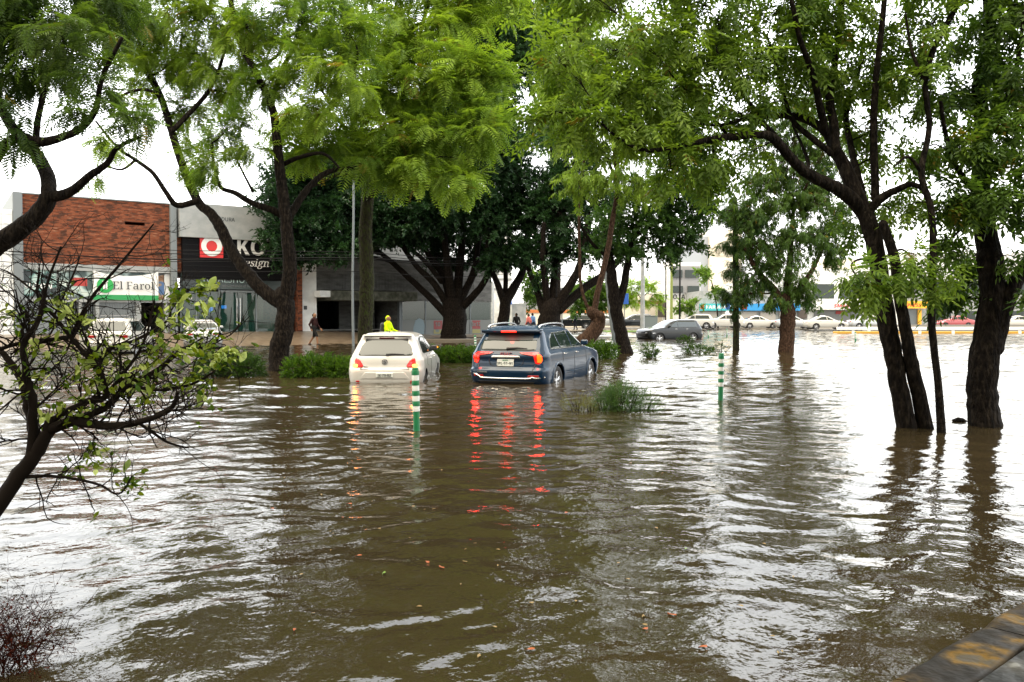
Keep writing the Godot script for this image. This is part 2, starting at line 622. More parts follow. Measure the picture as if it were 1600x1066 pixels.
# limbs: [ [[x,y(,depth offset)]...], width px at start, width px at end, depth drift ]
# clumps: [x, y, rx, ry, depth offset, depth radius]
func tree(called: String, label: String, d: float, limbs: Array, clumps: Array, o := {}) -> Node3D:
	var sd := int(d * 100.0) + clumps.size() + int(limbs[0][0][0][0])
	rng.seed = sd
	var first: Array = limbs[0][0][0]
	var world: bool = o.get("world", false)
	var foot := Vector3(first[0], first[1], first[2]) if world else px(first[0], first[1], d + (first[2] if first.size() > 2 else 0.0))
	var root := thing(called, label, "tree", Vector3(foot.x, minf(foot.y, 0.0), foot.z), o.get("group", ""))
	var bark := MB.new()
	var nodes := []      # [point, radius]
	var sides: int = o.get("sides", 10)
	for L in limbs:
		var pts := []
		var n: int = L[0].size()
		for i in n:
			var q: Array = L[0][i]
			var dd: float = (q[2] if q.size() > 2 else 0.0) + L[3] * float(i) / maxf(n - 1, 1)
			pts.append(Vector3(q[0], q[1], q[2]) if world else px(q[0], q[1], d + dd))
		if L == limbs[0] and not o.get("no_foot", false):
			pts.insert(0, pts[0] + Vector3(0, minf(-0.5 - pts[0].y, -0.3), 0))
		var fine := catmull(pts, 5)
		var rad := []
		for i in fine.size():
			var t := float(i) / (fine.size() - 1)
			var r := lerpf(L[1], L[2], pow(t, 0.8)) * 0.5 / F * d
			if L == limbs[0] and not o.get("no_foot", false):
				r *= 1.0 + 0.14 * exp(-maxf(fine[i].y + 0.05, 0.0) * 3.0)
			fine[i] += rvec() * r * 0.10
			rad.append(r)
			nodes.append([fine[i], r])
		var e0: Vector3 = (fine[0] - fine[1]).normalized()
		var e1: Vector3 = (fine[fine.size() - 1] - fine[fine.size() - 2]).normalized()
		var rf: float = rad[0]
		var rl: float = rad[rad.size() - 1]
		fine.insert(0, fine[0] + e0 * rf * 0.45)
		rad.insert(0, rf * 0.8)
		fine.insert(0, fine[0] + e0 * rf * 0.35)
		rad.insert(0, rf * 0.35)
		fine.append(fine[fine.size() - 1] + e1 * rl * 0.5)
		rad.append(rl * 0.8)
		fine.append(fine[fine.size() - 1] + e1 * rl * 0.4)
		rad.append(rl * 0.3)
		bark.tube(fine, rad, sides if L[1] > 8 else 6, true, 0.045, nodes.size())
	var tw := bark
	var tr := []
	var cols := []
	var dens: float = o.get("dens", 80.0)
	var size: float = o.get("size", 1.0)
	var c0: Color = o.get("c0", Color(0.05, 0.10, 0.02))
	var c1: Color = o.get("c1", Color(0.10, 0.17, 0.03))
	var droop: float = o.get("droop", 0.25)
	var thick: float = o.get("twig", 0.02)
	for c in clumps:
		var dc: float = d if world else d + c[4]
		var ctr := Vector3(c[0], c[1], c[2]) if world else px(c[0], c[1], dc)
		var rx: float = c[3] if world else c[2] / F * dc
		var ry: float = c[4] if world else c[3] / F * dc
		var rz: float = c[5] if c.size() > 5 else (rx + ry) * 0.5
		rx *= o.get("swell", 1.0)
		ry *= o.get("swell", 1.0)
		var best := 1e9
		var from := ctr
		var fr := thick
		for nd in nodes:
			var q: Vector3 = nd[0]
			var e := q.distance_to(ctr) + maxf(q.y - ctr.y, 0.0) * 0.8
			if e < best and nd[1] < 0.5:
				best = e
				from = q
				fr = nd[1]
		fr = minf(fr * 0.7, thick * (1.0 + best * 0.35))
		var mid := from.lerp(ctr, 0.5) + Vector3(rnd(-0.12, 0.12), rnd(0.02, 0.18), rnd(-0.12, 0.12)) * best
		var main := catmull([from, mid, ctr], 6)
		var mr := []
		for i in main.size():
			mr.append(lerpf(fr, thick * 0.45, float(i) / (main.size() - 1)))
			main[i] += rvec() * thick
		tw.tube(main, mr, 5)
		var count := int(dens * PI * rx * ry * 1.8)
		var per := 9
		var subs := maxi(int(count / float(per)), 3)
		var tint := rnd(0.0, 1.0)
		for k in subs:
			var st: Vector3 = main[int(rnd(0.35, 0.999) * main.size())]
			var dirn := rvec().normalized() * pow(rnd(0.15, 1.0), 0.45)
			var en := ctr + Vector3(dirn.x * rx, dirn.y * ry, dirn.z * rz) * rnd(0.75, 1.12)
			var ln := st.distance_to(en)
			var md := st.lerp(en, 0.5) + Vector3(0, 0.08 * ln, 0) + rvec() * 0.08 * ln
			var sub := catmull([st, md, en + Vector3(0, -0.06 * ln, 0)], 3)
			tw.tube(sub, [thick * 0.4, thick * 0.34, thick * 0.3, thick * 0.26, thick * 0.2, thick * 0.14, thick * 0.1], 3, false)
			var outw := (en - st).normalized()
			var lean := rnd(0, 1)
			for i in per:
				var f := 1.0 - pow(rnd(0.0, 1.0), 1.4) * 0.62
				var g := f * (sub.size() - 1)
				var p: Vector3 = sub[int(g)].lerp(sub[mini(int(g) + 1, sub.size() - 1)], g - int(g)) + rvec() * 0.05 * size
				var dr := (outw * 0.7 + rvec() * 1.1 + Vector3(0, -droop, 0)).normalized()
				tr.append(sprig_at(p, dr, (Vector3.UP + rvec() * 0.55).normalized(), size * rnd(0.7, 1.25)))
				var mixf := clampf(tint * 0.45 + lean * 0.3 + rnd(-0.15, 0.4), 0.0, 1.0)
				var cc := c0.lerp(c1, mixf) * Color(1.42, 1.40, 1.7) * rnd(0.82, 1.18)
				if rng.randf() < o.get("sere", 0.010):
					cc = Color(0.22, 0.17, 0.03)
				cc.a = 1.0
				cols.append(cc)
	part(root, "trunk", bark, mats[o.get("bark", "bark")], true)
	commit_crown(root, "crown", o.get("leaf", "ficus"), tr, cols, mats[o.get("leaf_mat", "leaf")])
	return root

func make_trees() -> void:
	rng.seed = 99
	make_sprigs()
	var JAC0 := Color(0.045, 0.10, 0.014)
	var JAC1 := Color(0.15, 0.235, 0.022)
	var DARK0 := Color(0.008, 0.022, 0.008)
	var DARK1 := Color(0.026, 0.062, 0.018)
	# far-left tree whose trunk stands outside the frame
	tree("jacaranda_tree", "feathery tree leaning in over the bare shrub, trunk forking before the brick building", 10.0, [
		[[[-190, 690], [-170, 560], [-110, 450], [-40, 405], [20, 365], [60, 335], [76, 308]], 46, 26, 0.0],
		[[[76, 308], [74, 275], [55, 240], [30, 215], [5, 175], [-30, 110]], 24, 14, 1.0],
		[[[76, 308], [110, 300], [140, 275], [168, 255], [182, 232], [215, 215]], 18, 5, -0.6],
		[[[30, 215], [60, 222], [95, 215], [130, 198], [150, 168], [160, 120], [190, 60]], 18, 5, -0.8],
		[[[-60, 330], [-20, 270], [10, 225], [32, 214]], 18, 14, 0.0],
		[[[-110, 450], [-150, 250], [-160, 80], [-140, -120]], 34, 10, 0.8],
		[[[55, 240], [60, 180], [80, 110], [110, 40], [130, -60]], 12, 5, 0.6],
	], [
		[20, 20, 110, 75, 0.0, 1.3], [110, 60, 85, 70, -0.3, 1.0], [60, 110, 90, 55, 0.4, 1.0], [-60, 60, 120, 100, 0.6, 1.4], [170, 15, 70, 50, 0.4, 0.8],
		[150, 130, 50, 40, -0.5, 0.6], [10, 195, 40, 45, -0.4, 0.5], [-40, -60, 150, 90, 0.0, 1.6], [100, -70, 130, 80, 0.4, 1.4], [205, 190, 45, 38, -0.6, 0.4], [-140, -150, 160, 90, 1.0, 1.6], [60, -190, 160, 80, 1.0, 1.5], [110, 175, 26, 40, -0.7, 0.3],
	], {"leaf": "feather", "swell": 1.12, "dens": 120.0, "size": 0.64, "c0": Color(0.026, 0.056, 0.013), "c1": Color(0.08, 0.13, 0.02), "droop": 0.5, "twig": 0.012, "no_foot": false})
	# the forked tree on the median before the shops
	tree("jacaranda_tree", "forked feathery tree standing in front of the black shop sign", 22.5, [
		[[[437, 584], [437, 545], [444, 510], [446, 480], [440, 462]], 31, 30, 0.0],
		[[[440, 474], [412, 455], [391, 432], [370, 405], [356, 380], [343, 353], [328, 333], [308, 314], [285, 258], [268, 205], [250, 150], [222, 100], [185, 55], [160, 5], [130, -80]], 24, 7, 1.5],
		[[[444, 475], [452, 430], [450, 380], [446, 335], [438, 275], [432, 215], [424, 165], [395, 105], [370, 50], [350, -60]], 25, 7, -1.0],
		[[[308, 314], [278, 321], [262, 305], [240, 272], [212, 250], [185, 232], [150, 190]], 11, 3, -1.2],
		[[[212, 250], [190, 265], [160, 262], [120, 290]], 5, 2, -0.6],
		[[[446, 340], [425, 328], [395, 318], [368, 302], [345, 293], [335, 262], [330, 225]], 13, 4, -1.0],
		[[[448, 345], [468, 312], [490, 285], [515, 268], [552, 262], [570, 250]], 14, 6, 1.0],
		[[[436, 260], [470, 245], [505, 240], [530, 262]], 9, 3, -1.0],
		[[[432, 200], [465, 180], [500, 182], [545, 130], [560, 80]], 11, 4, -2.0],
		[[[424, 165], [440, 110], [470, 50], [480, -40]], 9, 4, -1.0],
		[[[268, 205], [320, 150], [345, 100], [360, 40]], 9, 4, 1.0],
		[[[250, 150], [225, 140], [190, 150], [175, 180]], 6, 3, -1.0],
		[[[395, 105], [430, 90], [450, 60], [500, 20]], 7, 3, 0.5],
		[[[395, 300], [370, 250], [355, 210]], 4, 2, 0.5],
	], [
		[180, 40, 75, 45, 1.5, 1.4], [240, 20, 80, 50, 0.5, 1.5], [230, 110, 55, 40, 1.0, 1.0], [205, 165, 38, 26, -0.5, 0.7], [180, 225, 34, 26, -1.2, 0.6],
		[290, 180, 45, 42, 1.2, 0.9], [330, 110, 60, 45, 0.6, 1.2], [310, 30, 90, 60, 0.4, 1.6], [355, 200, 45, 40, -0.5, 0.8], [330, 262, 38, 28, -1.0, 0.7], [300, 250, 32, 36, 0.6, 0.6],
		[385, 45, 70, 55, -0.6, 1.5], [420, 130, 55, 40, -0.8, 1.0], [465, 100, 60, 45, -1.4, 1.2], [460, 30, 80, 55, -0.8, 1.6], [500, 170, 60, 35, -1.8, 1.0], [395, 230, 35, 25, -0.8, 0.6],
		[540, 110, 70, 50, -2.0, 1.3], [545, 40, 80, 60, -1.6, 1.5], [250, -60, 130, 50, 0.5, 2.0], [440, -60, 150, 55, -0.6, 2.2], [235, 70, 55, 40, 1.4, 1.0], [300, 95, 50, 36, 1.6, 1.0], [360, 150, 45, 36, 0.8, 0.9], [150, 275, 20, 18, -1.4, 0.4],
	], {"leaf": "feather", "swell": 1.04, "dens": 50.0, "size": 1.1, "c0": Color(0.05, 0.105, 0.016), "c1": Color(0.18, 0.26, 0.026), "droop": 0.35, "twig": 0.022})
	# slim tree behind the white hatchback with the brightest crown
	tree("jacaranda_tree", "slim mossy-trunked tree with bright yellow-green crown behind the white hatchback", 26.0, [
		[[[571, 572], [570, 520], [573, 440], [571, 360], [574, 310], [568, 262]], 25, 20, 0.0],
		[[[568, 262], [556, 220], [550, 150], [545, 80], [530, -30]], 16, 8, 0.5],
		[[[570, 268], [592, 240], [615, 190], [640, 120], [660, 40], [680, -40]], 13, 5, -1.5],
		[[[574, 310], [600, 290], [650, 255], [700, 240], [740, 255]], 9, 3, -2.5],
		[[[572, 285], [535, 272], [500, 285], [470, 300]], 9, 4, -1.5],
		[[[600, 225], [660, 170], [720, 130], [770, 120]], 9, 3, -2.5],
		[[[556, 220], [520, 180], [490, 170]], 7, 3, -1.0],
	], [
		[600, 60, 90, 60, -1.0, 1.8], [680, 40, 90, 55, -1.4, 1.8], [640, 130, 80, 55, -1.8, 1.6], [720, 120, 75, 55, -2.4, 1.4], [570, 150, 70, 45, -1.4, 1.4], [520, 210, 60, 38, -1.6, 1.0],
		[620, 200, 75, 45, -2.2, 1.4], [690, 205, 75, 45, -2.6, 1.2], [755, 190, 50, 50, -2.6, 1.0], [590, 255, 60, 32, -2.4, 0.9], [655, 265, 65, 32, -2.8, 0.9], [720, 285, 48, 36, -2.8, 0.8],
		[480, 235, 45, 26, -1.6, 0.8], [770, 130, 40, 50, -2.2, 0.9], [610, -40, 150, 55, -1.0, 2.2], [760, -30, 90, 60, -1.4, 1.8], [460, 190, 50, 28, -1.2, 0.8],
	], {"leaf": "feather", "dens": 50.0, "size": 1.4, "c0": Color(0.07, 0.135, 0.018), "c1": Color(0.21, 0.30, 0.03), "droop": 0.3, "twig": 0.022, "bark": "bark_pale"})
	# big dark trees in front of the concrete building
	tree("ficus_tree", "huge many-stemmed dark tree rising from the round planter before the bank", 50.0, [
		[[[708, 528], [711, 500], [709, 480]], 38, 38, 0.0],
		[[[700, 495], [672, 465], [640, 435], [610, 408], [582, 385], [560, 360]], 14, 5, 1.0],
		[[[704, 488], [680, 445], [650, 415], [625, 380], [600, 350]], 13, 5, -1.0],
		[[[706, 480], [692, 430], [668, 395], [650, 350], [640, 300]], 14, 5, 2.0],
		[[[708, 478], [700, 420], [694, 370], [690, 320]], 16, 7, -1.5],
		[[[712, 476], [718, 420], [722, 370], [725, 300], [730, 200]], 17, 7, 0.5],
		[[[714, 480], [738, 430], [748, 380], [755, 310]], 14, 6, 1.5],
		[[[716, 486], [750, 450], [768, 415], [775, 370], [800, 340]], 13, 5, -1.5],
		[[[690, 440], [655, 400], [610, 375]], 9, 5, -1.0],
		[[[735, 440], [760, 400], [800, 380]], 10, 5, 1.0],
	], [
		[428, 295, 42, 55, -4.0, 2.0], [428, 366, 34, 34, -4.5, 1.4], [455, 265, 50, 50, -3.0, 2.2], [465, 390, 40, 32, -4.0, 1.4], [500, 340, 50, 50, -3.0, 2.0], [535, 380, 42, 32, -3.0, 1.5], [545, 300, 60, 60, -2.0, 2.4],
		[600, 340, 60, 55, -1.5, 2.5], [655, 325, 60, 55, -2.5, 2.5], [715, 320, 62, 60, -2.5, 2.5], [770, 330, 55, 60, -2.0, 2.4], [640, 260, 80, 60, -1.0, 3.0], [720, 240, 80, 65, -2.0, 3.0], [790, 240, 60, 70, -2.0, 2.6],
		[760, 160, 60, 70, 0.0, 3.0], [800, 80, 55, 70, 0.0, 3.0], [740, 90, 60, 70, 0.0, 3.0], [560, 240, 70, 50, -1.0, 2.4], [500, 270, 50, 45, -2.0, 2.0], [800, 10, 60, 60, 0.0, 3.0], [680, 170, 70, 60, 0.0, 3.0], [760, -40, 90, 60, 0.0, 3.0], [640, 370, 40, 22, -1.0, 1.4], [450, 330, 40, 40, -3.0, 1.6], [590, 372, 40, 22, 1.0, 1.4], [690, 375, 46, 26, 2.5, 1.8], [745, 385, 44, 30, 2.5, 1.8], [510, 395, 32, 20, -3.5, 1.2], [700, 410, 36, 18, 3.0, 1.5], [440, 400, 26, 18, -4.2, 1.0], [780, 400, 30, 26, 2.0, 1.4],
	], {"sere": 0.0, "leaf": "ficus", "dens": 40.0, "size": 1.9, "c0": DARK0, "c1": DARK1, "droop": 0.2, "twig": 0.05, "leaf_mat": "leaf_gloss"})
	tree("ficus_tree", "dark forked tree between the bank and the blue car's roof", 49.0, [
		[[[783, 522], [787, 495], [790, 470]], 20, 18, 0.0],
		[[[788, 478], [778, 445], [765, 415], [762, 380], [780, 330]], 12, 6, -1.0],
		[[[790, 470], [806, 445], [818, 420], [822, 380], [830, 330]], 17, 7, 1.0],
		[[[788, 470], [790, 430], [785, 380], [795, 320]], 9, 5, 0.5],
	], [
		[800, 395, 45, 34, 0.0, 1.8], [845, 350, 50, 50, 0.0, 2.2], [800, 310, 50, 50, 1.0, 2.2], [850, 290, 55, 50, 0.0, 2.4], [770, 410, 26, 22, -1.0, 1.0],
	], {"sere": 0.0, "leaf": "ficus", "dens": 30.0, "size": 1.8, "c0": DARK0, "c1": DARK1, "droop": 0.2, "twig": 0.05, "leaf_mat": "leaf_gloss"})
	tree("ficus_tree", "wide dark tree with leaning stems behind the blue car", 47.0, [
		[[[852, 520], [857, 495], [862, 480]], 32, 32, 0.0],
		[[[848, 486], [838, 450], [826, 420], [822, 380]], 13, 6, 1.0],
		[[[856, 482], [852, 440], [848, 400], [850, 350]], 14, 7, -1.0],
		[[[862, 480], [866, 435], [872, 390], [880, 330]], 15, 7, 1.0],
		[[[868, 482], [888, 450], [902, 425], [912, 390], [920, 340]], 18, 8, -1.0],
		[[[874, 484], [910, 452], [945, 428], [968, 405], [985, 370]], 16, 7, 1.5],
	], [
		[850, 400, 40, 30, 0.0, 1.6], [900, 385, 45, 36, 0.0, 1.8], [950, 375, 45, 34, 0.0, 1.8], [870, 330, 60, 50, 0.0, 2.4], [930, 310, 60, 50, 0.0, 2.4], [900, 260, 60, 50, 0.0, 2.4], [820, 390, 26, 26, 0.0, 1.2], [840, 440, 14, 12, 0.0, 0.6],
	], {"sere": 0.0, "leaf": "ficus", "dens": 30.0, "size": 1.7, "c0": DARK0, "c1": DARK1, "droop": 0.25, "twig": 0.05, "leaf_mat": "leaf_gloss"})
	tree("tall_tree", "tall mid-green tree towering behind the dark spreading crowns", 62.0, [
		[[[868, 512], [868, 420], [866, 300], [864, 150], [862, 0]], 22, 8, 0.0],
		[[[866, 260], [900, 180], [920, 110]], 8, 3, 0.5],
		[[[866, 220], [835, 150], [820, 60]], 8, 3, -0.5],
	], [
		[860, 30, 45, 45, 0.0, 2.4], [895, 55, 35, 40, 0.0, 2.0], [850, 110, 50, 50, 0.0, 2.6], [900, 130, 45, 50, 0.0, 2.4], [870, 200, 60, 55, 0.0, 2.6], [830, 60, 40, 50, 0.0, 2.0], [870, -40, 40, 40, 0.0, 2.0],
	], {"sere": 0.0, "leaf": "ficus", "dens": 22.0, "size": 2.3, "c0": Color(0.04, 0.085, 0.02), "c1": Color(0.075, 0.15, 0.035), "droop": 0.3, "twig": 0.05})
	# leaning tree with vine-like stems
	tree("leaning_tree", "crooked leaning tree with a cut stub and reddish climbing stems behind the blue car", 31.0, [
		[[[905, 545], [918, 528], [932, 512], [935, 498], [926, 488]], 26, 20, 0.0],
		[[[934, 503], [939, 498], [938, 492]], 18, 13, -0.25],
		[[[928, 498], [932, 465], [942, 425], [950, 390], [956, 350], [965, 290], [960, 220]], 11, 7, -0.5],
		[[[924, 492], [914, 470], [907, 440], [906, 400], [905, 340], [910, 270], [925, 200]], 6, 4, 0.4],
		[[[965, 290], [940, 230], [900, 180], [870, 130]], 6, 3, -1.0],
		[[[962, 260], [1000, 200], [1020, 140]], 6, 3, -1.0],
	], [
		[870, 150, 55, 50, -1.0, 1.6], [930, 120, 60, 50, -1.0, 1.8], [990, 140, 55, 50, -1.0, 1.6], [900, 215, 55, 45, -1.0, 1.6], [960, 215, 55, 45, -1.2, 1.6], [1010, 220, 45, 45, -1.0, 1.4], [905, 285, 45, 40, -1.4, 1.0], [955, 280, 45, 38, -1.2, 1.2], [1005, 290, 45, 36, -0.8, 1.2], [920, 60, 60, 45, -1.0, 1.8], [985, 70, 60, 45, -1.0, 1.8], [1050, 190, 40, 50, -0.6, 1.2], [880, 90, 50, 40, -0.8, 1.4], [945, 0, 80, 45, -1.0, 1.8], [1040, 90, 60, 60, -0.6, 1.6],
	], {"leaf": "hang", "dens": 62.0, "size": 1.0, "c0": Color(0.075, 0.135, 0.018), "c1": Color(0.20, 0.29, 0.028), "droop": 0.7, "twig": 0.022, "bark": "bark_red"})
	tree("leaning_tree", "dark tree leaning left from the water beside the thin steel pole", 33.0, [
		[[[978, 556], [970, 520], [962, 478], [957, 440], [952, 405], [945, 360]], 25, 13, 0.0],
		[[[965, 480], [975, 445], [981, 410], [990, 370], [1010, 330]], 15, 7, 0.6],
		[[[952, 405], [925, 380], [905, 350]], 8, 4, -0.6],
		[[[990, 370], [1030, 345], [1060, 330]], 8, 4, 0.4],
	], [
		[960, 350, 45, 36, 0.0, 1.6], [1010, 345, 45, 40, 0.0, 1.6], [1055, 355, 45, 40, 0.2, 1.4], [1080, 385, 30, 24, 0.2, 0.9], [1030, 395, 40, 22, 0.0, 1.2], [985, 395, 40, 22, 0.0, 1.2], [1050, 300, 55, 40, 0.0, 1.6], [1090, 330, 40, 40, 0.2, 1.2], [940, 385, 32, 20, 0.0, 1.0], [1000, 300, 45, 36, 0.0, 1.4], [1070, 240, 60, 40, 0.4, 1.8], [1110, 290, 44, 40, 0.4, 1.4], [1060, 170, 70, 45, 0.6, 1.8],
	], {"sere": 0.0, "leaf": "ficus", "dens": 62.0, "size": 1.15, "c0": Color(0.02, 0.05, 0.013), "c1": Color(0.06, 0.12, 0.025), "droop": 0.3, "twig": 0.025})
	tree("broadleaf_tree", "small round-crowned tree with a reddish trunk standing alone in the open water", 34.5, [
		[[[1228, 556], [1230, 520], [1231, 490], [1226, 468]], 21, 24, 0.0],
		[[[1226, 474], [1205, 448], [1185, 425], [1165, 390]], 15, 6, -0.6],
		[[[1228, 470], [1232, 430], [1236, 380], [1240, 330]], 14, 6, 0.4],
		[[[1230, 472], [1252, 448], [1270, 420], [1290, 380]], 13, 5, 0.4],
	], [
		[1180, 380, 45, 40, -0.4, 1.4], [1235, 375, 50, 40, -0.6, 1.5], [1285, 370, 42, 42, 0.0, 1.3], [1175, 440, 40, 32, -0.4, 1.1], [1205, 470, 30, 16, -0.6, 0.8], [1250, 445, 34, 28, -0.2, 1.0], [1262, 470, 22, 18, 0.0, 0.7], [1215, 320, 50, 36, 0.0, 1.5], [1265, 310, 50, 40, 0.0, 1.5], [1160, 330, 40, 34, 0.0, 1.2], [1225, 410, 55, 30, -0.8, 1.4], [1150, 465, 22, 16, 0.0, 0.6], [1310, 335, 32, 36, 0.2, 1.0], [1240, 265, 60, 30, 0.2, 1.4], [1190, 285, 50, 34, 0.4, 1.4], [1290, 280, 50, 36, 0.4, 1.4], [1215, 220, 65, 36, 0.6, 1.8], [1285, 225, 60, 36, 0.6, 1.8], [1245, 170, 70, 40, 0.8, 1.8], [1180, 340, 44, 34, 0.0, 1.2], [1305, 400, 28, 24, 0.0, 0.8],
	], {"leaf": "hang", "dens": 80.0, "size": 1.0, "c0": Color(0.018, 0.045, 0.010), "c1": Color(0.075, 0.135, 0.02), "droop": 0.8, "twig": 0.025, "bark": "bark_red"})
	tree("palm_like_tree", "straight post-thin trunk wrapped in dark fronds beside the round-crowned tree", 36.0, [
		[[[1150, 552], [1150, 480], [1149, 410], [1149, 350], [1148, 310]], 10, 8, 0.0],
	], [
		[1150, 420, 26, 20, 0.0, 0.8], [1138, 460, 18, 16, 0.0, 0.5], [1163, 455, 18, 18, 0.0, 0.5], [1150, 485, 12, 12, 0.0, 0.3], [1148, 380, 30, 22, 0.0, 0.8], [1145, 330, 34, 30, 0.0, 1.0],
	], {"leaf": "feather", "dens": 80.0, "size": 0.9, "c0": Color(0.02, 0.045, 0.012), "c1": Color(0.045, 0.09, 0.02), "droop": 0.9, "twig": 0.018, "bark": "bark_pale"})
	# the near trees on the right
	var ASH0 := Color(0.045, 0.092, 0.016)
	var ASH1 := Color(0.18, 0.265, 0.028)
	tree("ash_tree", "twin-stemmed tree rising from the water with long limbs spreading over the avenue", 11.1, [
		[[[1419, 676], [1404, 600], [1394, 545], [1385, 500], [1376, 440], [1366, 375], [1350, 330]], 28, 26, 0.0],
		[[[1447, 674], [1432, 600], [1421, 550], [1412, 500], [1404, 450], [1397, 400], [1380, 350]], 25, 13, -0.3],
		[[[1350, 332], [1318, 300], [1285, 284], [1250, 262], [1222, 230], [1198, 211], [1140, 214], [1090, 222], [1050, 230], [1010, 235], [975, 222], [945, 198]], 24, 3, -1.2],
		[[[1222, 230], [1200, 200], [1170, 186], [1120, 196], [1080, 190]], 10, 3, -0.6],
		[[[1348, 330], [1328, 280], [1308, 238], [1290, 205], [1262, 188], [1225, 180], [1180, 183], [1135, 180], [1090, 192]], 27, 4, 0.9],
		[[[1306, 236], [1302, 190], [1296, 150], [1306, 90], [1314, 30], [1318, -60]], 17, 8, 0.4],
		[[[1290, 206], [1280, 160], [1268, 110], [1250, 60], [1235, -10]], 14, 6, -0.8],
		[[[1300, 240], [1268, 215], [1240, 190], [1228, 160], [1215, 110], [1200, 60]], 11, 4, 0.2],
		[[[1352, 330], [1342, 280], [1330, 230], [1322, 180], [1340, 120], [1350, 60]], 14, 6, 1.4],
		[[[1368, 312], [1366, 250], [1366, 180], [1370, 110], [1378, 40], [1388, -60]], 13, 8, -0.3],
		[[[1352, 336], [1375, 312], [1398, 298], [1425, 288], [1450, 300]], 18, 6, -0.5],
		[[[1262, 268], [1262, 250], [1250, 220], [1238, 195]], 8, 3, 0.4],
		[[[1222, 230], [1185, 180], [1150, 130], [1120, 80]], 9, 3, -0.4],
		[[[1140, 214], [1100, 170], [1060, 130], [1030, 90]], 6, 2, -0.6],
		[[[1378, 420], [1350, 405], [1330, 415], [1345, 440]], 5, 2, -0.9],
		[[[1386, 400], [1410, 390], [1430, 410]], 5, 2, -0.8],
	], [
		[960, 150, 80, 60, -0.6, 0.8], [1040, 150, 80, 60, -0.5, 0.9], [1110, 110, 80, 60, -0.3, 1.0], [1180, 90, 80, 60, 0.0, 1.1], [1040, 60, 80, 55, -0.2, 1.0], [1120, 30, 90, 50, 0.0, 1.2], [1210, 20, 90, 50, 0.2, 1.3],
		[1300, 30, 90, 55, 0.4, 1.3], [1260, 110, 70, 50, 0.4, 1.0], [1340, 110, 60, 60, 0.6, 1.0], [1150, 175, 70, 35, -0.2, 0.7], [1080, 210, 70, 32, -0.5, 0.6], [1000, 200, 65, 40, -0.8, 0.6], [930, 200, 55, 42, -1.0, 0.5],
		[1110, 265, 60, 36, -0.4, 0.6], [1050, 265, 55, 38, -0.6, 0.6], [1170, 240, 40, 26, -0.3, 0.4], [960, 80, 70, 55, -0.4, 0.9], [890, 180, 45, 50, -1.0, 0.5], [1210, 160, 50, 30, 0.2, 0.5], [1340, 195, 34, 34, 0.8, 0.5], [1395, 205, 30, 50, 0.4, 0.5],
		[1340, 425, 26, 26, -0.9, 0.25], [1375, 440, 38, 32, -0.9, 0.25], [1415, 425, 40, 28, -0.8, 0.3], [1425, 395, 38, 26, -0.6, 0.3], [1360, 470, 14, 20, -0.95, 0.15], [1330, 450, 16, 14, -0.9, 0.2], [1460, 445, 22, 16, -0.7, 0.2],
		[1400, 330, 40, 36, 0.4, 0.5], [1320, 350, 30, 26, 0.5, 0.4],
		[1050, -50, 140, 60, 0.0, 1.3], [1250, -60, 150, 60, 0.3, 1.5], [900, -20, 100, 60, 0.0, 1.0], [1400, -60, 100, 60, 0.4, 1.3], [1000, -150, 180, 70, 0.4, 1.6], [1300, -160, 180, 70, 0.6, 1.6], [870, 90, 55, 50, -0.8, 0.7], [820, 190, 30, 36, -1.0, 0.4], [1400, 60, 55, 55, 0.6, 0.8], [1400, 140, 45, 50, 0.6, 0.7], [1300, 170, 40, 34, 1.2, 0.6], [1360, 260, 34, 34, 1.0, 0.5], [1440, 270, 34, 34, 0.9, 0.5], [1250, 60, 60, 45, 0.9, 0.9],
	], {"swell": 1.14, "leaf": "ash", "dens": 118.0, "size": 1.08, "c0": ASH0, "c1": ASH1, "droop": 0.45, "twig": 0.011})
	tree("sapling_tree", "thin wavy sapling stem between the twin-stemmed tree and the stout forked trunk", 10.6, [
		[[[1471, 690], [1468, 630], [1464, 580], [1457, 520], [1456, 460], [1458, 400], [1456, 330], [1440, 270], [1452, 200], [1446, 130], [1462, 70], [1495, 10], [1520, -60]], 13, 8, 0.0],
		[[[1440, 270], [1420, 245], [1398, 260]], 7, 3, -0.2],
		[[[1446, 130], [1425, 80], [1415, 20]], 7, 3, 0.2],
	], [
		[1450, 40, 60, 50, 0.2, 0.7], [1430, 120, 45, 45, 0.2, 0.6], [1480, 150, 45, 40, 0.3, 0.6], [1420, 320, 34, 28, 0.2, 0.4], [1480, 330, 36, 34, 0.3, 0.4], [1478, 420, 28, 18, -0.2, 0.25], [1440, 230, 34, 30, 0.4, 0.4], [1490, 240, 36, 34, 0.3, 0.4], [1490, -40, 80, 50, 0.2, 0.8],
	], {"leaf": "ash", "dens": 120.0, "size": 1.1, "c0": ASH0, "c1": ASH1, "droop": 0.45, "twig": 0.010})
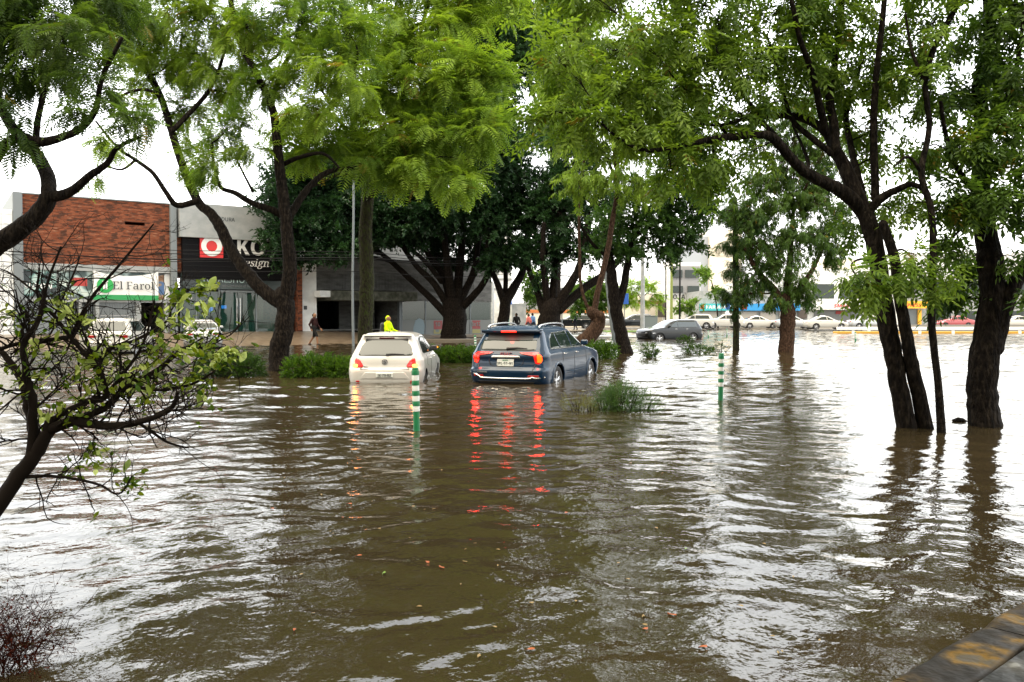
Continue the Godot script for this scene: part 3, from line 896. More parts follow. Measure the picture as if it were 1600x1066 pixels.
	tree("ash_tree", "stout dark trunk forking into two heavy limbs beyond the thin sapling", 11.3, [
		[[[1540, 676], [1536, 620], [1539, 560], [1549, 500], [1552, 450], [1546, 400]], 46, 39, 0.0],
		[[[1549, 420], [1540, 360], [1532, 300], [1538, 220], [1530, 140], [1545, 50], [1540, -60]], 40, 14, 0.4],
		[[[1552, 545], [1566, 490], [1582, 450], [1604, 415], [1630, 370], [1660, 300], [1680, 180], [1690, 40]], 32, 14, -0.4],
		[[[1535, 310], [1500, 270], [1480, 220], [1470, 160]], 12, 5, -0.5],
		[[[1538, 220], [1570, 170], [1590, 100], [1600, 20]], 13, 5, -0.5],
		[[[1540, 360], [1515, 350], [1490, 370]], 6, 3, -0.5],
	], [
		[1540, 60, 70, 55, 0.2, 1.0], [1590, 110, 60, 60, -0.2, 0.9], [1510, 130, 45, 45, 0.0, 0.7], [1560, 200, 60, 50, -0.4, 0.7], [1600, 240, 50, 55, -0.5, 0.7], [1510, 230, 45, 45, -0.3, 0.6], [1540, 300, 55, 45, -0.5, 0.6], [1595, 330, 45, 45, -0.6, 0.6],
		[1490, 300, 45, 40, -0.3, 0.5], [1490, 370, 36, 30, -0.3, 0.4], [1520, 400, 40, 30, 0.4, 0.4], [1510, 450, 36, 26, 0.4, 0.35], [1480, 470, 34, 20, 0.3, 0.3], [1585, 400, 24, 24, -0.6, 0.3], [1640, 150, 60, 80, 0.0, 0.9], [1650, 300, 50, 80, -0.2, 0.7], [1600, 10, 80, 60, 0.0, 1.2], [1560, -70, 130, 60, 0.2, 1.5], [1680, -60, 120, 90, 0.0, 1.5], [1530, 460, 16, 14, 0.3, 0.2], [1598, 460, 10, 8, -0.5, 0.1],
	], {"swell": 1.1, "leaf": "ash", "dens": 130.0, "size": 1.2, "c0": Color(0.025, 0.058, 0.012), "c1": Color(0.095, 0.16, 0.022), "droop": 0.5, "twig": 0.011})
	# trees over and behind the photographer, whose canopy shades the near water
	for b in [[6.0, 0.6, "shade tree rooted in the pavement beside the yellow kerb", -3.0, -5.5], [-6.5, 3.0, "shade tree rooted on the bank behind the bare shrub", 1.0, -6.0], [13.0, 8.0, "shade tree rooted in the pavement well back from the kerb", 0.0, 0.0]]:
		var bx: float = b[0]
		var bz: float = b[1]
		var tx: float = bx + b[3] * 0.7
		var tz: float = bz + b[4] * 0.7
		var cl := []
		for i in 22:
			var a := i * 2.4
			var rr := 0.6 + 4.3 * sqrt(i / 22.0)
			cl.append([tx + cos(a) * rr, 7.9 + 0.8 * sin(i * 1.7), tz + sin(a) * rr, 1.7, 0.9, 1.7])
		tree("shade_tree", b[2], 11.0, [
			[[[bx, -0.1, bz], [bx + 0.1, 1.5, bz], [bx, 3.2, bz + 0.1]], 44, 34, 0.0],
			[[[bx, 3.1, bz], [lerpf(bx, tx, 0.35) - 0.8, 5.0, lerpf(bz, tz, 0.3)], [tx - 2.2, 7.4, tz - 1.8]], 26, 8, 0.0],
			[[[bx, 3.1, bz], [lerpf(bx, tx, 0.3) + 0.8, 5.0, lerpf(bz, tz, 0.3)], [tx + 2.4, 7.4, tz - 1.6]], 26, 8, 0.0],
			[[[bx, 3.1, bz], [lerpf(bx, tx, 0.3), 5.4, bz + 1.0], [tx - 0.2, 7.6, tz + 2.6]], 26, 8, 0.0],
		], cl, {"world": true, "leaf": "ash", "dens": 32.0, "size": 1.7, "c0": ASH0, "c1": ASH1, "droop": 0.45, "twig": 0.012, "group": "shade trees beside the viewer"})
	# trees far behind
	tree("street_tree", "bright lime-green small tree on the far corner behind the dark crossover", 78.0, [
		[[[1002, 512], [1003, 480], [1004, 455]], 5, 4, 0.0], [[[1004, 470], [990, 450]], 2, 1, 0.0], [[[1004, 465], [1022, 448]], 2, 1, 0.0],
	], [[985, 452, 18, 12, 0.0, 1.2], [1012, 445, 22, 12, 0.0, 1.3], [1028, 462, 14, 8, 0.0, 0.9], [995, 472, 22, 8, 0.0, 1.0], [970, 462, 14, 14, 0.0, 1.0], [1025, 478, 12, 5, 0.0, 0.6]],
		{"leaf": "feather", "dens": 26.0, "size": 1.9, "c0": Color(0.10, 0.19, 0.012), "c1": Color(0.22, 0.33, 0.02), "droop": 0.2, "twig": 0.03, "bark": "bark_pale"})
	tree("street_tree", "deep green roundish tree seen between the dark stems across the junction", 84.0, [
		[[[925, 510], [925, 480], [924, 455]], 6, 4, 0.0],
	], [[905, 455, 20, 16, 0.0, 1.6], [935, 448, 22, 18, 0.0, 1.6], [925, 475, 24, 14, 0.0, 1.5], [900, 480, 16, 10, 0.0, 1.1], [950, 470, 16, 14, 0.0, 1.2], [830, 440, 22, 22, 0.0, 1.6], [828, 470, 16, 14, 0.0, 1.2]],
		{"sere": 0.0, "leaf": "ficus", "dens": 20.0, "size": 2.6, "c0": Color(0.035, 0.08, 0.016), "c1": Color(0.09, 0.16, 0.02), "droop": 0.2, "twig": 0.04})
	tree("street_tree", "small green tree in front of the white corner building with lettering", 92.0, [
		[[[1080, 512], [1080, 490], [1081, 478]], 3, 2, 0.0],
	], [[1072, 478, 12, 9, 0.0, 1.0], [1088, 474, 12, 9, 0.0, 1.0], [1080, 488, 12, 6, 0.0, 0.8], [1060, 480, 8, 8, 0.0, 0.7]],
		{"sere": 0.0, "leaf": "ficus", "dens": 20.0, "size": 2.4, "c0": Color(0.06, 0.12, 0.016), "c1": Color(0.13, 0.21, 0.03), "droop": 0.2, "twig": 0.03})
	tree("street_tree", "green tree rising before the tall cream building", 96.0, [
		[[[1122, 512], [1120, 480], [1112, 440]], 3, 2, 0.0],
	], [[1105, 432, 14, 10, 0.0, 1.2], [1095, 424, 10, 8, 0.0, 1.0], [1118, 458, 14, 8, 0.0, 1.0], [1128, 462, 8, 7, 0.0, 0.7]],
		{"sere": 0.0, "leaf": "ficus", "dens": 20.0, "size": 2.4, "c0": Color(0.05, 0.10, 0.016), "c1": Color(0.11, 0.19, 0.03), "droop": 0.2, "twig": 0.03})

func shrub(called: String, label: String, at: Vector3, blobs: Array, o := {}) -> Node3D:
	# blobs: [dx, y, dz, rx, ry, rz] in metres round the foot
	rng.seed = int(absf(at.x) * 1000.0) + blobs.size()
	var root := thing(called, label, o.get("category", "shrub"), at, o.get("group", ""))
	var tw := MB.new()
	var tr := []
	var cols := []
	var size: float = o.get("size", 1.0)
	for b in blobs:
		var ctr := Vector3(b[0], b[1], b[2])
		var n := int(o.get("dens", 160.0) * (b[3] * b[4] + b[3] * b[5] + b[4] * b[5]) * 1.3)
		for i in n:
			var dirn := rvec().normalized()
			var p := ctr + Vector3(dirn.x * b[3], dirn.y * b[4], dirn.z * b[5]) * pow(rnd(0.2, 1.0), 0.5)
			var dr := (dirn + rvec() * 0.7 + Vector3(0, o.get("rise", 0.5), 0)).normalized()
			tr.append(sprig_at(at + p, dr, (Vector3.UP + rvec() * 0.6).normalized(), size * rnd(0.7, 1.3)))
			var c: Color = o.get("c0", Color(0.05, 0.11, 0.02)).lerp(o.get("c1", Color(0.11, 0.2, 0.03)), rng.randf()) * rnd(0.85, 1.15)
			c.a = 1.0
			cols.append(c)
		for i in 7:
			var e := ctr + Vector3(rnd(-1, 1) * b[3], rnd(0, 1) * b[4], rnd(-1, 1) * b[5]) * 0.8
			var s := Vector3(b[0] * 0.85 + rnd(-0.1, 0.1), -0.45, b[2] * 0.85 + rnd(-0.1, 0.1))
			tw.tube(catmull([s, s.lerp(e, 0.6) + rvec() * 0.05, e], 3), [0.014, 0.012, 0.01, 0.009, 0.008, 0.006, 0.004], 4)
	part(root, "stems", tw, mats["twig"])
	commit_crown(root, "foliage", o.get("leaf", "ficus"), tr, cols, mats["leaf"])
	return root

func hedge_blobs(w: float, h: float, dz: float, n: int) -> Array:
	var out := []
	for i in n:
		out.append([lerpf(-w / 2, w / 2, (i + 0.5) / n), h * rnd(0.24, 0.34), rnd(-0.1, 0.1), w / n * 0.8, h * rnd(0.6, 0.75), dz])
	return out

func make_hedges() -> void:
	rng.seed = 5
	var G0 := Color(0.03, 0.075, 0.010)
	var G1 := Color(0.10, 0.19, 0.02)
	var p := onw(500, 588)
	shrub("clipped_bush", "bright green low bush left of the white hatchback's tail lamps", p, hedge_blobs(1.55, 0.52, 0.5, 4), {"size": 0.40, "dens": 900.0, "rise": 0.25, "c0": G0, "c1": G1, "group": "low bushes along the flooded median"})
	p = onw(362, 588)
	shrub("clipped_bush", "dark low bush beyond the bare shrub, left of the forked tree", p, hedge_blobs(1.35, 0.58, 0.5, 3), {"size": 0.40, "dens": 900.0, "rise": 0.25, "c0": Color(0.02, 0.05, 0.01), "c1": Color(0.05, 0.10, 0.02), "group": "low bushes along the flooded median"})
	p = onw(708, 566) + Vector3(0, 0, 0)
	shrub("clipped_bush", "bright green low bush between the white hatchback and the blue car", p, hedge_blobs(1.9, 0.54, 0.6, 4), {"size": 0.40, "dens": 900.0, "rise": 0.25, "c0": G0, "c1": G1, "group": "low bushes along the flooded median"})
	p = onw(940, 560)
	shrub("clipped_bush", "bright green bush just past the blue car's nose", p, hedge_blobs(0.95, 0.62, 0.5, 3), {"size": 0.40, "dens": 900.0, "rise": 0.25, "c0": G0, "c1": G1, "group": "low bushes along the flooded median"})
	# half-drowned shrubs
	p = onw(968, 640)
	shrub("drowned_shrub", "green needly shrub poking out of the water in front of the blue car", p, [[0.05, 0.08, 0, 0.34, 0.26, 0.28], [0.34, 0.05, 0.05, 0.28, 0.18, 0.2], [-0.22, 0.06, 0.0, 0.2, 0.2, 0.2], [0.02, 0.20, -0.05, 0.2, 0.2, 0.16]], {"leaf": "needle", "size": 0.7, "dens": 1500.0, "rise": 0.9, "c0": Color(0.03, 0.075, 0.018), "c1": Color(0.08, 0.15, 0.035)})
	p = onw(906, 642)
	shrub("drowned_shrub", "withered brownish shrub tuft beside the green needly shrub", p, [[-0.05, 0.06, 0, 0.22, 0.16, 0.18], [0.12, 0.04, 0.05, 0.12, 0.12, 0.14]], {"leaf": "needle", "size": 0.65, "dens": 900.0, "rise": 0.9, "c0": Color(0.11, 0.085, 0.035), "c1": Color(0.15, 0.17, 0.05)})
	p = onw(1016, 560)
	shrub("drowned_shrub", "small dark green shrub tuft alone in the water below the dark crossover", p, [[0, 0.28, 0, 0.30, 0.22, 0.3], [0.05, 0.05, 0, 0.22, 0.14, 0.22]], {"size": 0.55, "dens": 330.0, "rise": 0.2, "c0": Color(0.03, 0.07, 0.015), "c1": Color(0.08, 0.13, 0.025)})
	p = onw(1092, 553)
	shrub("drowned_shrub", "spreading dark shrub with two humps right of the dark crossover", p, [[0, 0.12, 0, 0.65, 0.17, 0.4], [-0.35, 0.42, -0.8, 0.3, 0.22, 0.3]], {"size": 0.55, "dens": 330.0, "rise": 0.2, "c0": Color(0.03, 0.07, 0.015), "c1": Color(0.08, 0.14, 0.025)})
	p = onw(1128, 551)
	shrub("drowned_shrub", "sparse greyish shrub tuft behind the striped bollard in open water", p, [[0, 0.2, 0, 0.34, 0.2, 0.3]], {"size": 0.5, "dens": 120.0, "rise": 0.2, "c0": Color(0.05, 0.06, 0.03), "c1": Color(0.09, 0.10, 0.05)})

# ---------------------------------------------------------------- cars
# A car body is a stack of rounded plan outlines. x to the right, y up from the road, z to the rear.
class Car:
	var side := []     # [y, half width]
	var rear := []     # [y, z]
	var nose := []     # [y, z]
	var rad := []      # [y, corner radius]
	var bow := 0.07
	var levels := []
	var belt := 0.9
	var sill := 0.25
	var wheel_r := 0.32
	var axles := [-1.2, 1.25]
	func at(t: Array, y: float) -> float:
		if y <= t[0][0]:
			return t[0][1]
		for i in range(1, t.size()):
			if y <= t[i][0]:
				var f: float = (y - t[i - 1][0]) / (t[i][0] - t[i - 1][0])
				return lerpf(t[i - 1][1], t[i][1], f)
		return t[t.size() - 1][1]
	func rear_z(y: float, x: float) -> float:
		var w := at(side, y)
		var r := at(rad, y)
		var z := at(rear, y) - bow * (x / w) * (x / w)
		var k := absf(x) - (w - r)
		if k > 0.0:
			z -= r - sqrt(maxf(r * r - k * k, 0.0))
		return z
	func nose_z(y: float, x: float) -> float:
		var w := at(side, y)
		var r := at(rad, y)
		var z := at(nose, y) + bow * 1.6 * (x / w) * (x / w)
		var k := absf(x) - (w - r)
		if k > 0.0:
			z += r - sqrt(maxf(r * r - k * k, 0.0))
		return z
	func side_x(y: float, z: float) -> float:
		var w := at(side, y)
		var r := at(rad, y)
		var zr := at(rear, y) - bow
		var zn := at(nose, y) + bow * 1.6
		var k := maxf(z - (zr - r), (zn + r) - z)
		if k > 0.0:
			return w - (r - sqrt(maxf(r * r - k * k, 0.0)))
		return w
	func arch(z: float) -> float:
		var a := sill
		for c in axles:
			var R := wheel_r + 0.055
			var k: float = absf(z - c)
			if k < R:
				a = maxf(a, wheel_r + sqrt(R * R - k * k) * 0.97)
		return a
	func ring(y: float) -> Array:
		var w := at(side, y)
		var r := minf(at(rad, y), w * 0.8)
		var out := []
		var zr := at(rear, y)
		var zn := at(nose, y)
		for i in 15:                                   # rear face, left to right
			var x := lerpf(-(w - r), w - r, i / 14.0)
			out.append(Vector3(x, y, zr - bow * (x / w) * (x / w)))
		var e: float = out[out.size() - 1].z
		var c := Vector3(w - r, y, e - r)
		for i in range(1, 6):
			var a := i / 6.0 * PI / 2
			out.append(c + Vector3(sin(a) * r, 0, cos(a) * r))
		var z0 := e - r
		var wn := w - r
		var z1 := zn + bow * 1.6 * (wn / w) * (wn / w) + r
		var zs := []
		for i in 53:
			zs.append(lerpf(z0, z1, i / 52.0))
		for z in zs:
			out.append(Vector3(w, y, z))
		c = Vector3(w - r, y, z1)
		for i in range(1, 6):
			var a := i / 6.0 * PI / 2
			out.append(c + Vector3(cos(a) * r, 0, -sin(a) * r))
		for i in 15:
			var x := lerpf(w - r, -(w - r), i / 14.0)
			out.append(Vector3(x, y, zn + bow * 1.6 * (x / w) * (x / w)))
		c = Vector3(-(w - r), y, z1)
		for i in range(1, 6):
			var a := i / 6.0 * PI / 2
			out.append(c + Vector3(-sin(a) * r, 0, -cos(a) * r))
		for k in zs.size():
			out.append(Vector3(-w, y, zs[zs.size() - 1 - k]))
		c = Vector3(-(w - r), y, z0)
		for i in range(1, 6):
			var a := i / 6.0 * PI / 2
			out.append(c + Vector3(-cos(a) * r, 0, sin(a) * r))
		return out
	func shell(mb: MB) -> void:
		var rows := []
		for y in levels:
			var rg := ring(y)
			if y < belt:
				for i in rg.size():
					var p: Vector3 = rg[i]
					var b := arch(p.z) if absf(p.x) > at(side, y) * 0.9 else sill
					if b > sill + 0.001:
						var y2: float = b + (y - sill) * (belt - b) / (belt - sill)
						rg[i] = Vector3(signf(p.x) * side_x(y2, p.z), y2, p.z)
			rows.append(rg)
		# roof crown
		var top: Array = rows[rows.size() - 1]
		var cz := 0.0
		for p in top:
			cz += p.z / top.size()
		for k in [[0.93, 0.018], [0.8, 0.034], [0.55, 0.048], [0.25, 0.055]]:
			var r2 := []
			for p in top:
				r2.append(Vector3(p.x * k[0], p.y + k[1], cz + (p.z - cz) * (k[0] * 0.5 + 0.5 if k[0] > 0.7 else k[0])))
			rows.append(r2)
		mb.grid(rows, true)
		mb.face(rows[rows.size() - 1])
		# floor
		var fl := []
		for p in rows[0]:
			fl.append(Vector3(p.x * 0.98, sill, p.z * 0.99))
		mb.face(fl)
	func spot(view: String, a: float, y: float, eps: float) -> Vector3:
		if view == "rear":
			return Vector3(a, y, rear_z(y, a) + eps)
		if view == "nose":
			return Vector3(a, y, nose_z(y, a) - eps)
		if view == "right":
			return Vector3(side_x(y, a) + eps, y, a)
		return Vector3(-side_x(y, a) - eps, y, a)
	# a panel that follows the body; poly is [a, y] with one span of y for each a
	func panel(mb: MB, view: String, poly: Array, eps := 0.006, mirror := false) -> void:
		var as_ := []
		var lo := 1e9
		var hi := -1e9
		for q in poly:
			lo = minf(lo, q[0])
			hi = maxf(hi, q[0])
			as_.append(clampf(q[0], -1e9, 1e9))
		for i in range(1, 12):
			as_.append(lerpf(lo, hi, i / 12.0))
		as_.sort()
		var rows := []
		var last := -1e9
		for a0 in as_:
			if a0 - last < 1e-4:
				continue
			last = a0
			var a := clampf(a0, lo + 1e-4, hi - 1e-4)
			var y0 := 1e9
			var y1 := -1e9
			for i in poly.size():
				var p: Array = poly[i]
				var q: Array = poly[(i + 1) % poly.size()]
				if (p[0] <= a and q[0] >= a) or (q[0] <= a and p[0] >= a):
					if absf(q[0] - p[0]) < 1e-6:
						continue
					var y: float = lerpf(p[1], q[1], (a - p[0]) / (q[0] - p[0]))
					y0 = minf(y0, y)
					y1 = maxf(y1, y)
			if y1 < y0:
				continue
			var row := []
			var aa := -a if mirror else a
			row.append(spot(view, aa, y0, eps - 0.02))
			for k in 7:
				row.append(spot(view, aa, lerpf(y0, y1, k / 6.0), eps))
			row.append(spot(view, aa, y1, eps - 0.02))
			rows.append(row)
		if rows.size() > 1:
			mb.grid(rows)

func wheel_mesh(r: float) -> Array:
	var t := MB.new()
	t.lathe([[r * 0.66, -0.09], [r * 0.70, -0.105], [r * 0.9, -0.11], [r * 0.97, -0.095], [r, -0.06], [r, 0.06], [r * 0.97, 0.095], [r * 0.9, 0.11], [r * 0.70, 0.105], [r * 0.66, 0.09], [r * 0.64, 0.0]], 28, Vector3.RIGHT)
	var w := MB.new()
	w.lathe([[r * 0.69, 0.095], [r * 0.66, 0.10], [r * 0.62, 0.07], [r * 0.60, 0.0]], 28, Vector3.RIGHT)
	w.lathe([[0.0, 0.085], [r * 0.14, 0.085], [r * 0.18, 0.06]], 14, Vector3.RIGHT)
	for k in 5:
		for s in [-0.12, 0.12]:
			var a = TAU * k / 5.0 + s
			var b := Basis(Vector3.RIGHT, a)
			w.box(b * Vector3(0.068, r * 0.38, 0), Vector3(0.03, r * 0.52, r * 0.085), b, 0.006)
	var h := MB.new()
	h.lathe([[0.0, 0.02], [r * 0.6, 0.02]], 20, Vector3.RIGHT)
	return [t, w, h]

func add_wheels(root: Node3D, c: Car, half: float) -> void:
	var wm := wheel_mesh(c.wheel_r)
	var tm: ArrayMesh = wm[0].mesh()
	var rm: ArrayMesh = wm[1].mesh()
	var hm: ArrayMesh = wm[2].mesh()
	for z in c.axles:
		for s in [-1.0, 1.0]:
			var w := Node3D.new()
			w.name = "wheel"
			root.add_child(w, true)
			w.position = Vector3(s * half, c.wheel_r, z)
			w.basis = Basis(Vector3.UP, 0.0 if s > 0 else PI)
			for q in [["tyre", tm, "tyre"], ["rim", rm, "alloy"], ["hub_plate", hm, "black_plastic"]]:
				var o := MeshInstance3D.new()
				o.name = q[0]
				o.mesh = q[1]
				o.material_override = mats[q[2]]
				w.add_child(o, true)

func paint(key: String, c: Color, metal := 0.0, rough := 0.35) -> StandardMaterial3D:
	var m := mat("paint_" + key, c, rough, metal, 0.2)
	m.clearcoat_enabled = true
	m.clearcoat = 0.75
	m.clearcoat_roughness = 0.04
	return m

func smooth_table(t: Array) -> Array:
	var out := []
	for i in range(t.size() - 1):
		for k in 4:
			var f := k / 4.0
			var m0: float = (t[mini(i + 1, t.size() - 1)][1] - t[maxi(i - 1, 0)][1]) / maxf(t[mini(i + 1, t.size() - 1)][0] - t[maxi(i - 1, 0)][0], 1e-4)
			var m1: float = (t[mini(i + 2, t.size() - 1)][1] - t[i][1]) / maxf(t[mini(i + 2, t.size() - 1)][0] - t[i][0], 1e-4)
			var h: float = t[i + 1][0] - t[i][0]
			var f2 := f * f
			var f3 := f2 * f
			var s: float = (2 * f3 - 3 * f2 + 1) * t[i][1] + (f3 - 2 * f2 + f) * h * m0 + (-2 * f3 + 3 * f2) * t[i + 1][1] + (f3 - f2) * h * m1
			out.append([t[i][0] + h * f, lerpf(lerpf(t[i][1], t[i + 1][1], f), s, 0.7)])
	out.append(t[t.size() - 1])
	return out

func car_body(kind: String) -> Car:
	var c := Car.new()
	if kind == "hatch":
		c.side = [[0.2, 0.76], [0.32, 0.80], [0.5, 0.835], [0.7, 0.84], [0.86, 0.825], [0.93, 0.79], [1.30, 0.63], [1.38, 0.585], [1.415, 0.55]]
		c.rear = [[0.2, 1.88], [0.34, 1.965], [0.5, 1.985], [0.64, 1.985], [0.70, 1.945], [0.86, 1.92], [0.97, 1.87], [1.30, 1.62], [1.36, 1.63], [1.40, 1.56], [1.415, 1.45]]
		c.nose = [[0.2, -1.86], [0.35, -1.97], [0.55, -1.985], [0.68, -1.93], [0.76, -1.78], [0.83, -1.5], [0.89, -1.2], [0.95, -0.98], [1.33, -0.28], [1.39, -0.08], [1.415, 0.08]]
		c.rad = [[0.2, 0.22], [0.6, 0.26], [0.9, 0.26], [1.0, 0.2], [1.415, 0.16]]
		c.belt = 0.92; c.sill = 0.24; c.wheel_r = 0.30; c.axles = [-1.2, 1.26]
	elif kind == "suv":
		c.side = [[0.25, 0.86], [0.4, 0.90], [0.62, 0.92], [0.85, 0.915], [1.02, 0.895], [1.08, 0.86], [1.48, 0.70], [1.56, 0.66], [1.60, 0.62]]
		c.rear = [[0.25, 2.14], [0.4, 2.27], [0.55, 2.315], [0.655, 2.325], [0.70, 2.262], [0.88, 2.232], [0.95, 2.262], [1.02, 2.235], [1.08, 2.20], [1.48, 1.93], [1.54, 1.94], [1.58, 1.85], [1.60, 1.72]]
		c.nose = [[0.25, -2.12], [0.45, -2.27], [0.75, -2.30], [0.92, -2.22], [1.0, -1.95], [1.06, -1.5], [1.11, -1.15], [1.15, -0.98], [1.52, -0.28], [1.57, -0.1], [1.60, 0.1]]
		c.rad = [[0.25, 0.24], [0.7, 0.30], [1.05, 0.28], [1.2, 0.2], [1.60, 0.16]]
		c.belt = 1.05; c.sill = 0.30; c.wheel_r = 0.36; c.axles = [-1.38, 1.345]
	else:
		c.side = [[0.2, 0.80], [0.4, 0.86], [0.6, 0.875], [0.8, 0.86], [0.92, 0.83], [0.97, 0.79], [1.32, 0.64], [1.40, 0.59], [1.43, 0.54]]
		c.rear = [[0.2, 2.12], [0.4, 2.24], [0.6, 2.26], [0.85, 2.22], [0.95, 2.12], [1.02, 1.75], [1.07, 1.55], [1.34, 0.98], [1.40, 0.75], [1.43, 0.55]]
		c.nose = [[0.2, -2.12], [0.4, -2.25], [0.6, -2.24], [0.74, -2.05], [0.84, -1.6], [0.92, -1.2], [0.98, -0.95], [1.34, -0.25], [1.40, -0.05], [1.43, 0.1]]
		c.rad = [[0.2, 0.24], [0.6, 0.3], [0.95, 0.26], [1.1, 0.18], [1.43, 0.15]]
		c.belt = 0.95; c.sill = 0.22; c.wheel_r = 0.32; c.axles = [-1.36, 1.30]
	for k in ["side", "rear", "nose", "rad"]:
		c.set(k, smooth_table(c.get(k)))
	var top: float = c.side[c.side.size() - 1][0]
	var y := c.sill
	while y < top - 0.012:
		c.levels.append(y)
		y += 0.03 if y < c.belt else 0.035
	c.levels.append(top)
	return c

func new_car(called: String, label: String, kind: String, pm: Material, at: Vector3, yaw: float, group := "") -> Array:
	var c := car_body(kind)
	var root := thing(called, label, "car", at, group)
	root.rotation.y = yaw
	var mb := MB.new()
	c.shell(mb)
	part(root, "body", mb, pm)
	add_wheels(root, c, c.at(c.side, 0.5) - 0.125)
	var wl := MB.new()     # dark inner wheel housings and underside
	for z in c.axles:
		wl.box(Vector3(0, c.wheel_r + 0.08, z), Vector3(c.at(c.side, 0.5) * 2 - 0.36, c.wheel_r * 2 + 0.05, c.wheel_r * 2 + 0.06))
	part(root, "wheel_housing", wl, mats["black_plastic"])
	return [root, c]

func panel_part(root: Node3D, c: Car, called: String, view: String, poly: Array, m: Material, eps := 0.006, mirror := false) -> MeshInstance3D:
	var mb := MB.new()
	c.panel(mb, view, poly, eps, mirror)
	return part(root, called, mb, m)

func mirror_pair(root: Node3D, c: Car, y: float, z: float, m: Material) -> void:
	for s in [-1.0, 1.0]:
		var mb := MB.new()
		var x := c.side_x(y, z)
		mb.box(Vector3(s * (x + 0.10), y + 0.04, z), Vector3(0.17, 0.13, 0.09), Basis(Vector3.UP, s * 0.15), 0.03)
		mb.box(Vector3(s * (x + 0.01), y, z), Vector3(0.1, 0.04, 0.06), Basis.IDENTITY, 0.01)
		part(root, "side_mirror", mb, m)

func rounded(x0: float, x1: float, y0: float, y1: float, r: float) -> Array:
	return [[x0, y0 + r], [x0 + r * 0.3, y0 + r * 0.3], [x0 + r, y0], [x1 - r, y0], [x1 - r * 0.3, y0 + r * 0.3], [x1, y0 + r], [x1, y1 - r], [x1 - r * 0.3, y1 - r * 0.3], [x1 - r, y1], [x0 + r, y1], [x0 + r * 0.3, y1 - r * 0.3], [x0, y1 - r]]

func lamp_light(root: Node3D, at: Vector3, c: Color, e: float) -> void:
	var l := OmniLight3D.new()
	l.name = "lamp_light"
	l.light_color = c
	l.light_energy = e
	l.omni_range = 6.0
	l.light_size = 0.05
	l.shadow_enabled = true
	root.add_child(l, true)
	l.position = at

